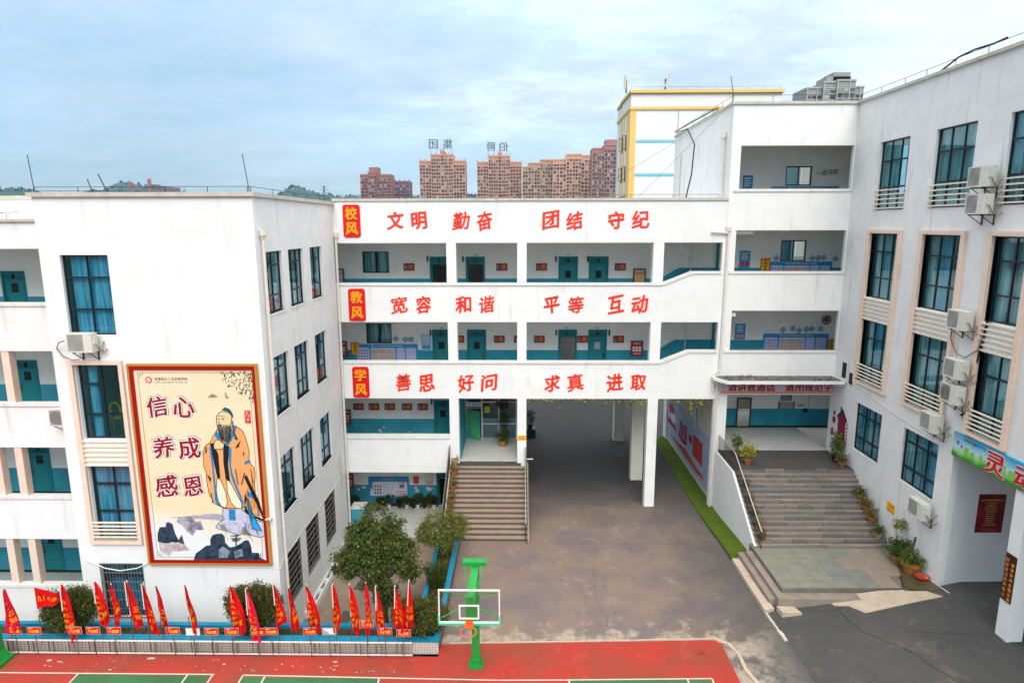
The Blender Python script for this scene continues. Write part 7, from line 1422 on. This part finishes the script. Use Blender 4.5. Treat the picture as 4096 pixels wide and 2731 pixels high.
potted('leafy plant behind the yellow croton on the landing', (10.62, 29.95, 3.1), .2, .28, terra, (.26, .26, .50), 800, .09, [g2, g6, g3], [.5, .3, .2], GP, stem=.1)
potted('bright yellow green croton in a terracotta pot on the landing', (10.85, 29.0, 3.1), .22, .30, terra, (.36, .36, .34), 900, .11, [g5, g6, g3], [.55, .25, .2], GP, stem=.1)
def step_z(y): return SZ0-rs*math.ceil((SY0-y)/td-1e-6) if y < SY0 else SZ0
for i, (y, c_, tx) in enumerate(((27.1, g2, 'green fern in the highest terracotta pot on the right side of the stone steps'), (26.55, g4, 'bronze leaved plant in the second terracotta pot down the stone steps'), (26.05, g4, 'reddish plant in the third terracotta pot down the stone steps'), (25.45, g2, 'spreading plant in the pale terracotta pot lowest on the stone steps'))):
    potted(tx, (15.28, y, step_z(y)), .18, .25, terra if i < 3 else clay, (.30, .24, .20), 330, .095, [g2, g3, c_], [.3, .3, .4], GP, hang=.1)
for i, y in enumerate((27.6, 26.9, 26.3, 25.8, 25.3)):
    potted('%s sparse plant in a dark pot behind the iron handrail' % ('topmost', 'second', 'third', 'fourth', 'lowest')[i], (10.32, y, step_z(y)), .15, .22, terra if i % 2 else rust_m, (.18, .18, .16), 150, .085, [g4, g3, g2], [.5, .3, .2], GP)
potted('big leafy bush in a glazed brown pot at the foot of the right hand wall', (15.15, 23.75, 1.0), .27, .34, glaze, (.50, .42, .40), 2200, .085, [g1, g2, g6], [.35, .45, .2], GP)
potted('yellow topped standard plant rising behind the big leafy bush', (15.28, 24.15, 1.0), .2, .26, terra, (.26, .22, .18), 380, .09, [g6, g5, g3], [.4, .3, .3], GP, stem=1.05)
potted('wide glazed pot with a pruned stub and spreading green branches', (15.22, 23.0, 1.03), .33, .40, glaze, (.52, .42, .28), 1200, .085, [g2, g6, g3], [.5, .3, .2], GP)
mb = MB(); mb.tube([(15.22, 23.0, 1.4), (15.20, 23.0, 2.0), (15.28, 23.0, 2.5)], .055, 7, r2=.045); single('pruned_trunk', mb, bark, 'bare sawn trunk standing in the widest glazed pot', 'trunk', (15.22, 23, 1.4))
mb = MB(); mb.lathe((15.33, 22.45, 1.10), [(0, 0), (.20, 0), (.27, .09), (.25, .09), (.18, .02), (0, .02)], 16); single('pot_saucer', mb, mat('red_saucer', (0.42, 0.05, 0.02), .5), 'empty red plastic saucer on the wet concrete by the wall', 'saucer', (15.33, 22.45, 1.10))
potted('tall potted tree with three balls of foliage in the entrance lobby', (-1.02, 33.5, 2.36), .24, .36, glaze, (.34, .32, .30), 700, .12, [g1, g2, g3], [.5, .3, .2], GP, spiky=False)
for z_ in (4.05, 4.75):
    P_, N_ = blob_points([(-1.02, 33.5, z_, .36 if z_ > 4.5 else .27, .3, .24)], 420, .9); o = foliage('foliage', [q for q in bpy.data.objects if q.name.startswith('potted_plant') and q.get('label', '').startswith('tall potted tree')][0], P_, N_, .11, [g1, g2], [.7, .3])
mb = MB(); mb.tube([(-1.02, 33.5, 2.7), (-1.02, 33.5, 4.8)], .02, 6); part('trunk', mb, bark, [q for q in bpy.data.objects if q.get('label', '').startswith('tall potted tree')][0])
for i, (y, z_, m_, tx) in enumerate(((30.85, 2.35, clay, 'pale urn at the top of the brown steps beside the pillar'), (30.3, 1.90, terra, 'upper rust leaved plant on the left of the brown steps'), (29.6, 1.46, terra, 'second plant down the left side of the brown steps'), (28.9, 1.02, terra, 'third plant down the left side of the brown steps'), (28.3, 0.73, terra, 'lowest orange potted plant on the left of the brown steps'))):
    stz = LZ-LZ*(max(0, int((31.0-y)/0.25))+1)/NL
    potted(tx, (-3.38, y, stz), .17, .26 if i else .42, m_, (.22, .20, .26 if i else .05), 300 if i else 40, .085, [g3, g4, g2], [.4, .35, .25], GP)
for i, (x, m_, tx, fx_, fz, sp) in enumerate(((-9.6, blk, 'dark plant in a black pot at the left end of the ground floor row', .24, .30, 0), (-8.1, blk, 'drooping dark plant half hidden by the tree top', .30, .26, 1), (-7.55, whp, 'broad leaved plant in a pale tapered pot', .26, .28, 0), (-6.95, blk, 'spreading fern on the ground floor row', .36, .26, 1), (-6.55, whp, 'small plant in a white pot right of the fern', .22, .26, 0), (-6.17, blk, 'bright green low plant on the ground floor row', .22, .20, 1), (-5.90, whp, 'plant in a small white pot near the pink rules sheet', .2, .28, 0), (-5.55, blk, 'tall bushy dark plant on a stand', .34, .36, 0), (-5.27, terra, 'plant in a red pot near the dark doorway', .24, .34, 0), (-4.98, whp, 'upright sword leaved plant in a pale blue tub beside the dark doorway', .30, .34, 1))):
    potted(tx, (x, 34.02, -1.55), .14, .24, m_, (fx_, .2, fz), 260, .15 if not sp else .24, [g1, g2], [.7, .3], GP, hang=.1, aspect=.35 if not sp else .14, spiky=bool(sp))
potted('potted shrub beside a dark block at the left edge of the archway passage', (.62, 42.2, 0.6), .25, .3, blk, (.38, .38, .45), 700, .11, [g1, g2, g3], [.5, .4, .1], GP, stem=.1)
mb = MB(); mb.box(.3, 1.0, 41.7, 42.6, 0, .6); single('plant_stand', mb, skirt_m, 'dark block carrying a potted shrub in the passage', 'stand', (.65, 42.1, 0))
mb = MB(); mb.box(.55, .85, 42.8, 42.83, 1.3, 1.7); mb.tube([(.7, 42.85, .6), (.7, 42.85, 1.7)], .015, 5); single('blue_plaque', mb, pblue, 'small blue plaque beside the shrub in the passage', 'plaque', (.7, 42.8, .6))
# white slotted edging boxes and drain gratings in the sunk yard
for i in range(7):
    y0 = 23.95+0.86*i; mb = MB(); mb.wall(lambda u, w, z: (-9.04+w*0, 0, 0) and (u, w, z), 0, 1, 0, 1, 1) if False else None
    t = thing('planting_box', 'white slotted box at the foot of the side wall, ' + ('nearest to the camera', 'second from the near end', 'third from the near end', 'fourth from the near end', 'third from the far end', 'second from the far end', 'farthest, near the corridor')[i], 'planter box', (-8.9, y0, -1.8), group='white slotted boxes at the foot of the side wall')
    mb = MB(); [mb.box(a, b, c, d, -1.8, -1.52) for a, b, c, d in ((-9.05, -8.76, y0, y0+.07), (-9.05, -8.76, y0+.73, y0+.80), (-9.05, -8.98, y0+.07, y0+.73), (-8.83, -8.76, y0+.07, y0+.73))]; part('shell', mb, cap_m, t)
    mb = MB(); mb.box(-8.98, -8.83, y0+.07, y0+.73, -1.8, -1.70); part('soil', mb, earth_m, t)
for j, (x0, y0) in enumerate(((-7.75, 23.3), (-7.6, 26.1))):
    t = thing('drain_grating', ('nearer' if j == 0 else 'farther') + ' slotted drain grating in the sunken yard', 'drain', (x0, y0, -1.8)); o = MB(); o.box(0, .55, 0, .03, 0, .02); me = o.mesh('grating_bar', mat('grating_grey', (.10, .10, .09), .6))
    for q in range(16): link('grating_bar', me, t, (x0+.012*q, y0+.075*q, -1.795))
mb = MB(); mb.box(-8.95, -8.3, 31.2, 31.9, -1.55, -.30, 0); t = single('teal_bin_housing', mb, mat('teal_housing', (.05, .35, .45), .6, noise=.15), 'pale teal painted box at the left end of the ground floor corridor', 'cabinet', (-8.6, 31.5, -1.55))
mb = MB(); mb.box(-9.0, -8.25, 31.15, 31.95, -.30, -.24); o = single('housing_lid', mb, cap_m, 'white slab lid on the pale teal box', 'lid', (-8.6, 31.5, -.3))
# scattered litter and scuffs on the court
mb = MB(); rr_ = random.Random(9)
for x, y, s in [(rr_.uniform(-17, -3.6), rr_.uniform(18.4, 19.0), rr_.uniform(.02, .06)) for _ in range(40)]+[(rr_.uniform(-3, 7), rr_.uniform(20.2, 25), rr_.uniform(.01, .03)) for _ in range(40)]+[(-15.9, 18.85, .12), (-15.5, 18.8, .09), (-9.9, 18.75, .08), (-6.2, 18.9, .09), (-6.1, 18.7, .05), (-12.5, 19.0, .16)]:
    z_ = .026 if y < 19.5 else hgt(x, y)+.006; k_ = 6; mb.add([(x+s*math.cos(q*1.047)*rr_.uniform(.5, 1.4), y+s*.5*math.sin(q*1.047)*rr_.uniform(.5, 1.2), z_) for q in range(k_)], [tuple(range(k_))])
struct('ground_litter', mb, patch_m, kind='stuff')
# ================================================================== BEYOND THE SCHOOL
yb = thing('yellow_trimmed_building', 'white building with yellow cornices and pale blue bands behind the roof', 'building', (17, 66, 0))
yw = mat('far_white_wall', (0.76, 0.76, 0.75), 0.9, noise=0.04, nscale=0.3); yy = mat('yellow_trim', (0.80, 0.50, 0.16), 0.8, noise=0.06, nscale=0.5); cy = mat('cyan_band', (0.18, 0.52, 0.66), 0.8)
mb = MB(); mb.box(10.85, 25.6, 66, 72, -2, 27.05); part('wall', mb, yw, yb)
mb = MB(); mb.box(10.70, 25.75, 65.7, 72.1, 27.10, 27.38); mb.box(10.74, 25.7, 65.85, 72.05, 25.55, 25.82); part('cornice', mb, yy, yb)
mb = MB(); mb.box(10.79, 11.38, 65.94, 66.6, -2, 25.55); part('corner_strip', mb, yy, yb)
for z in (22.45, 19.2, 15.9): mb = MB(); mb.box(11.38, 25.6, 65.95, 66.0, z, z+.26); part('blue_band', mb, cy, yb)
mb = MB(); mb.box(10.88, 13.5, 72.15, 75.0, -2, 26.9); part('rear_wing', mb, yw, yb)
mb = MB(); mb.box(10.76, 13.6, 72.12, 75.1, 27.0, 27.3); mb.box(10.78, 13.6, 72.12, 75.05, 25.5, 25.8); part('cornice', mb, yy, yb)
for y0, y1 in ((67.3, 68.0), (69.6, 70.2), (71.3, 72.0)): mb = MB(); mb.box(10.80, 10.85, y0, y1, -2, 25.3); part('side_strip', mb, yy, yb)
for y in (68.4, 70.6):
    for z in (23.0, 19.9, 16.9):
        o = MB(); o.box(10.83, 10.86, y-.3, y+.7, z-1.1, z+.5); w_ = part('window', o, frame_m, yb)
        o = MB(); o.wall(FY(y-.32), 10.40, 10.84, z-.95, z+.4, .04, [(10.45, 10.79, z-.9, z+.35)]); part('open_sash', o, frame_m, yb)
mb = MB(); roof_wire(mb, [(10.8, 66, 27.35), (25.5, 66, 27.35)], .35, 1.6); part('lightning_wire', mb, metal_m, yb)
for x, z0, d in ((10.25, 27.2, 'upright at the left corner of the yellow trimmed roof'), (14.1, 27.35, 'tilted on the middle of the yellow trimmed roof')):
    t = thing('antenna_mast', 'panel antenna standing ' + d, 'antenna', (x, 66.5, z0)); mb = MB(); mb.tube([(x+.15, 66.5, z0), (x+.15, 66.5, z0+1.2)], .07, 6); part('mast', mb, iron_m, t); mb = MB(); tl_ = .25 if x > 12 else 0; mb.prism(FY(66.3), [(x-.12+tl_*.6, z0+.4), (x+.12+tl_*.6, z0+.4), (x+.14+tl_*2, z0+1.65), (x-.10+tl_*2, z0+1.65)], 0, .15); part('panel', mb, mat('antenna_cream', (.50, .47, .36), .6), t)
# ---- tower blocks
def tower(label, x0, x1, y, top, wallc, floors=26, bays=None, fh=2.95, crown=0, depth=18, zmin=28, gl=(0.05, 0.09, 0.11), trim_=None, steps=None, wing=None, cap=None, sign=None, balc=True):
    t = thing('tower_block', label, 'tower block', ((x0+x1)/2, y, -3), group='distant apartment towers'); W_ = x1-x0; rw = random.Random(int(abs(x0)))
    wm_ = mat('tower_'+label[:18].replace(' ', '_'), wallc, .9, noise=.12, nscale=.05); gm = mat('tower_glass_%d' % int(gl[0]*1000), gl, .25, spec=.6, noise=.5, nscale=.12); tm_ = mat('tower_trim_%s' % label[:14].replace(' ', '_'), trim_ or tuple(min(1, c*1.25) for c in wallc), .9)
    bays = bays or [(0, 1, 0, 0, 9)]
    for f0, f1, dz_, dy, nwin in bays:
        a, b = x0+W_*f0, x0+W_*f1; yf = y-dy; tp = top+dz_
        mb = MB(); mb.box(a, b, yf, y+depth, -3, tp); part('wall', mb, wm_, t)
        mb = MB(); mb.box(a-.4, b+.4, yf-.5, yf+1, tp-.9, tp-.2); mb.box(a-.3, b+.3, yf-.3, yf+.6, tp-4.3, tp-3.9); part('cornice', mb, tm_, t)
        cw = (b-a)/nwin; mes = []
        for g_c in (gm, mat('tower_glass_pale', (.22, .26, .27), .25, spec=.6), mat('tower_glass_black', (.015, .02, .028), .25, spec=.6), mat('tower_blind', (.42, .38, .33), .8)): o = MB(); o.box(-cw*.36, cw*.36, -.22, 0.0, 0, fh*.58); mes.append(o.mesh('window', g_c))
        for fl in range(int((tp-3.5-zmin)/fh)):
            z_ = tp-3.4-fh*(fl+1)
            for c in range(nwin): link('window', mes[rw.choices((0, 1, 2, 3), (6, 2, 5, 1.2))[0]], t, (a+cw*(c+.5), yf-.01, z_+fh*.22))
        mb = MB()
        for fl in range(int((tp-3-zmin)/fh)+1): mb.box(a, b, yf-.34, yf, tp-3.6-fh*fl, tp-3.6-fh*fl+.30)
        if balc: part('floor_band', mb, tm_, t)
        mb = MB(); [mb.box(a+cw*c-.22, a+cw*c+.22, yf-.55, yf, -3, tp-.5) for c in range(0, nwin+1, 2)]; part('rib', mb, tm_, t)
        if crown: 
            n_ = max(2, int((b-a)/4)); o = MB(); o.box(-.35, .35, 0, 1, 0, 1.7); me = o.mesh('pinnacle', wm_); [link('pinnacle', me, t, (a+(b-a)*i/n_, yf, tp)) for i in range(n_+1)]
    if cap:
        for f0, f1, z0_, z1_ in cap: mb = MB(); mb.box(x0+W_*f0, x0+W_*f1, y+1, y+depth*.7, top-1, top+z1_); part('roof_house', mb, wm_, t)
    if sign:
        sgm = mat('roof_sign_grey', (.10, .13, .16), .7)
        for ch, fx_, zz, s_ in sign:
            mb = MB(); write(mb, FY(y+2), ch, x0+W_*fx_, zz, 0, width=s_, height=s_, bold=.01, ext=.02, flip=True); mb.tube([(x0+W_*fx_-s_*.35, y+2.5, top-1), (x0+W_*fx_-s_*.35, y+2.5, zz+s_/2)], .12, 4); mb.tube([(x0+W_*fx_+s_*.35, y+2.5, top-1), (x0+W_*fx_+s_*.35, y+2.5, zz+s_/2)], .12, 4); part('roof_sign', mb, sgm, t)
sal = (0.52, 0.27, 0.20)
tower('reddish brown low tower farthest left on the skyline', -153, -124, 620, 62, (0.30, 0.135, 0.125), bays=[(0, .27, 0, 0, 4), (.27, .55, 2.0, 2, 3), (.55, 1, 0, 0, 6)], cap=[(.28, .58, 0, 6.5)], gl=(.07, .09, .12)); 
tower('narrow plum coloured slab joined behind the reddish brown tower', -124, -110, 640, 57, (0.20, 0.11, 0.15), bays=[(0, 1, 0, 0, 6)], gl=(.07, .09, .12), crown=1)
tower('salmon tower with stepped crown carrying the left pair of roof characters', -89.6, -49.4, 577, 72.2, sal, bays=[(0, .26, -2.0, 0, 4), (.26, .47, 3.2, 2, 4), (.47, .55, 6.0, 2.6, 1), (.55, .74, 3.2, 2, 4), (.74, 1, -2.0, 0, 4)], crown=1, sign=[('团', .31, 84.3, 8.0), ('集', .62, 84.3, 8.6)])
tower('salmon tower with stepped crown carrying the right pair of roof characters', -38.7, .4, 577, 71.0, sal, bays=[(0, .26, -2.0, 0, 4), (.26, .47, 3.2, 2, 4), (.47, .55, 6.0, 2.6, 1), (.55, .74, 3.2, 2, 4), (.74, 1, -2.0, 0, 4)], crown=1, sign=[('爵', .31, 82.0, 8.0), ('伯', .60, 82.0, 8.0)])
tower('tan tower with glazed balconies just right of the salmon pair', 1.2, 26.5, 550, 66.5, (0.48, 0.29, 0.19), bays=[(0, .18, -4, 0, 2), (.18, .58, -1, 1.5, 4), (.58, 1, 1.8, 0, 5)], gl=(.035, .06, .085), balc=True)
tower('peach tower in the middle of the right hand cluster', 26.3, 58.0, 540, 69.6, (0.60, 0.33, 0.22), bays=[(0, .34, -2, 0, 4), (.34, .72, 1.8, 2, 5), (.72, 1, 1.0, .8, 3)], gl=(.05, .06, .075))
tower('tallest brown tower beside the yellow trimmed building', 54.2, 74, 500, 74.2, (0.36, 0.18, 0.16), bays=[(0, .45, -2.5, 0, 5), (.45, 1, 0, 1.5, 5)], gl=(.045, .08, .11), cap=[(.5, 1, 0, 3.5)])
tower('grey stepped apartment tower rising behind the roof at the upper right', 146.5, 175.2, 345, 81.5, (0.30, 0.30, 0.285), bays=[(0, .26, 2.0, 0, 3), (.26, .48, 4.4, 2, 2), (.48, .80, 5.0, 3.0, 3), (.80, 1, 2.5, 0, 3)], cap=[(.34, .78, 0, 7.2), (.46, .76, 0, 9.2)], gl=(.08, .11, .14), zmin=60, trim_=(.42, .42, .40))
# hills and the works on the ridge
HP = [(-46, 2.6), (-42, 2.7), (-39, 2.45), (-37.6, 2.42), (-36, 2.0), (-34.5, 2.2), (-33.6, 2.5), (-32.6, 2.6), (-31.8, 3.12), (-31.1, 3.05), (-30.0, 2.75), (-28.3, 2.3), (-27.6, 2.5), (-26.8, 1.9), (-25.6, 2.2), (-25.0, 2.3), (-24.2, 1.7), (-22, 1.5), (-20.4, 2.4), (-19.7, 2.95), (-19.1, 3.1), (-18.2, 2.75), (-17.2, 2.4), (-16.5, 2.45), (-15.5, 2.25), (-14, 2.4), (-12, 2.2), (-10, 2.45), (-8, 2.25), (-4, 2.45), (-2, 2.2), (4, 2.0), (14, 2.2), (30, 2.0), (50, 2.6)]
ha = np.array(HP); mb = MB(); na, nr = 620, 8; az = np.linspace(-46, 50, na); el = np.interp(az, ha[:, 0], ha[:, 1]); rgh = 0.05*np.sin(az*17)+0.045*np.sin(az*41+1)+0.04*rng.normal(size=na)
vs = []
for i in range(na):
    D_ = 1700+260*math.sin(az[i]*.35); H_ = 14.4+D_*math.tan(R(el[i]+rgh[i]*.8))
    for j in range(nr):
        f_ = j/(nr-1); r_ = D_-420+700*f_; h_ = -3+(H_+3)*math.sin(math.pi*min(1, f_/1.2)*1.0)**.8 if f_ < .6 else -3+(H_+3)*(1-((f_-.6)/.4)**2*.9)
        vs.append((r_*math.sin(R(az[i])), r_*math.cos(R(az[i])), h_+2.5*math.sin(i*.9+j*2)*(f_ > .1)))
mb.add(vs, [(i*nr+j, (i+1)*nr+j, (i+1)*nr+j+1, i*nr+j+1) for i in range(na-1) for j in range(nr-1)]); struct('hills', mb, hill_m, smooth=True)
ht = 9000; P_ = []; sel_i = rng.integers(0, na, ht); Dn = 1700+260*np.sin(az[sel_i]*.35); Hn = 14.4+Dn*np.tan(np.radians(el[sel_i]+rgh[sel_i]*.8)); aa = np.radians(az[sel_i]+rng.normal(size=ht)*.06)
P_ = np.stack([Dn*np.sin(aa)*.995, Dn*np.cos(aa)*.995, Hn-14*rng.random(ht)**1.4+1.5], 1); iv = bpy.data.objects.new('x', None); WORG[iv] = (0, 0, 0); o = foliage('hillside_wood', iv, P_, rng.normal(size=(ht, 3)), 7.0, [hill_m], [1.0], hang=0, aspect=.9, kind='stuff'); o.parent = None; bpy.data.objects.remove(iv)
fc = thing('hilltop_works', 'brown stepped works buildings with striped chimney on the wooded ridge at the left', 'factory', (-850, 1480, 60)); fcm = mat('works_brown', (.13, .075, .085), .9, col2=(.20, .12, .12), nscale=.02)
for x0, x1, z1_ in ((-925, -905, 88), (-905, -880, 91), (-885, -868, 98), (-868, -850, 94), (-850, -836, 107), (-836, -822, 104), (-822, -808, 102), (-808, -790, 100)):
    mb = MB(); mb.box(x0, x1, 1480, 1500, 20, z1_); w_ = part('block', mb, fcm, fc); o = MB(); o.box(x0+3, x0+8, 1478.5, 1480, z1_-7, z1_-3); o.box(x1-8, x1-3, 1478.5, 1480, z1_-7, z1_-3); part('window', o, mat('works_window', (.05, .07, .1), .5), w_)
for x, z1_ in ((-900, 113), (-857, 120)):
    for q in range(4): mb = MB(); mb.box(x-3, x+3, 1490, 1496, z1_-16+4*q, z1_-12+4*q); part('chimney_band', mb, plate_m if q % 2 else fcm, fc)
py = thing('pylon', 'thin lattice electricity pylon on the skyline left of the towers', 'pylon', (-395, 1300, 30)); mb = MB(); x, y = -395, 1300
for sx in (-1, 1): mb.tube([(x+6*sx, y, 20), (x+1.5*sx, y, 80), (x+.6*sx, y, 92)], .7, 4)
for q in range(9): z_ = 30+7*q; w_ = 5.4-.55*q; mb.tube([(x-w_, y, z_), (x+w_, y, z_+6)], .4, 3); mb.tube([(x+w_, y, z_), (x-w_, y, z_+6)], .4, 3)
part('lattice', mb, metal_m, py)
for z_, w_ in ((90, 7), (84, 9), (78, 7)): mb = MB(); mb.tube([(x-w_, y, z_), (x, y, z_+1.5), (x+w_, y, z_)], .5, 4); part('cross_arm', mb, metal_m, py)
# thin air between here and the hills
mb = MB(); mb.box(-2600, 2600, -120, 2900, -6, 260); hz = struct('haze', mb, [], kind='stuff')
hm = bpy.data.materials.new('haze_air'); hm.use_nodes = True; n_ = hm.node_tree.nodes; n_.clear(); o_ = n_.new('ShaderNodeOutputMaterial'); v_ = n_.new('ShaderNodeVolumePrincipled'); v_.inputs['Color'].default_value = (.62, .80, .95, 1); v_.inputs['Density'].default_value = 0.00010; hm.node_tree.links.new(v_.outputs[0], o_.inputs['Volume']); hz.data.materials.append(hm)
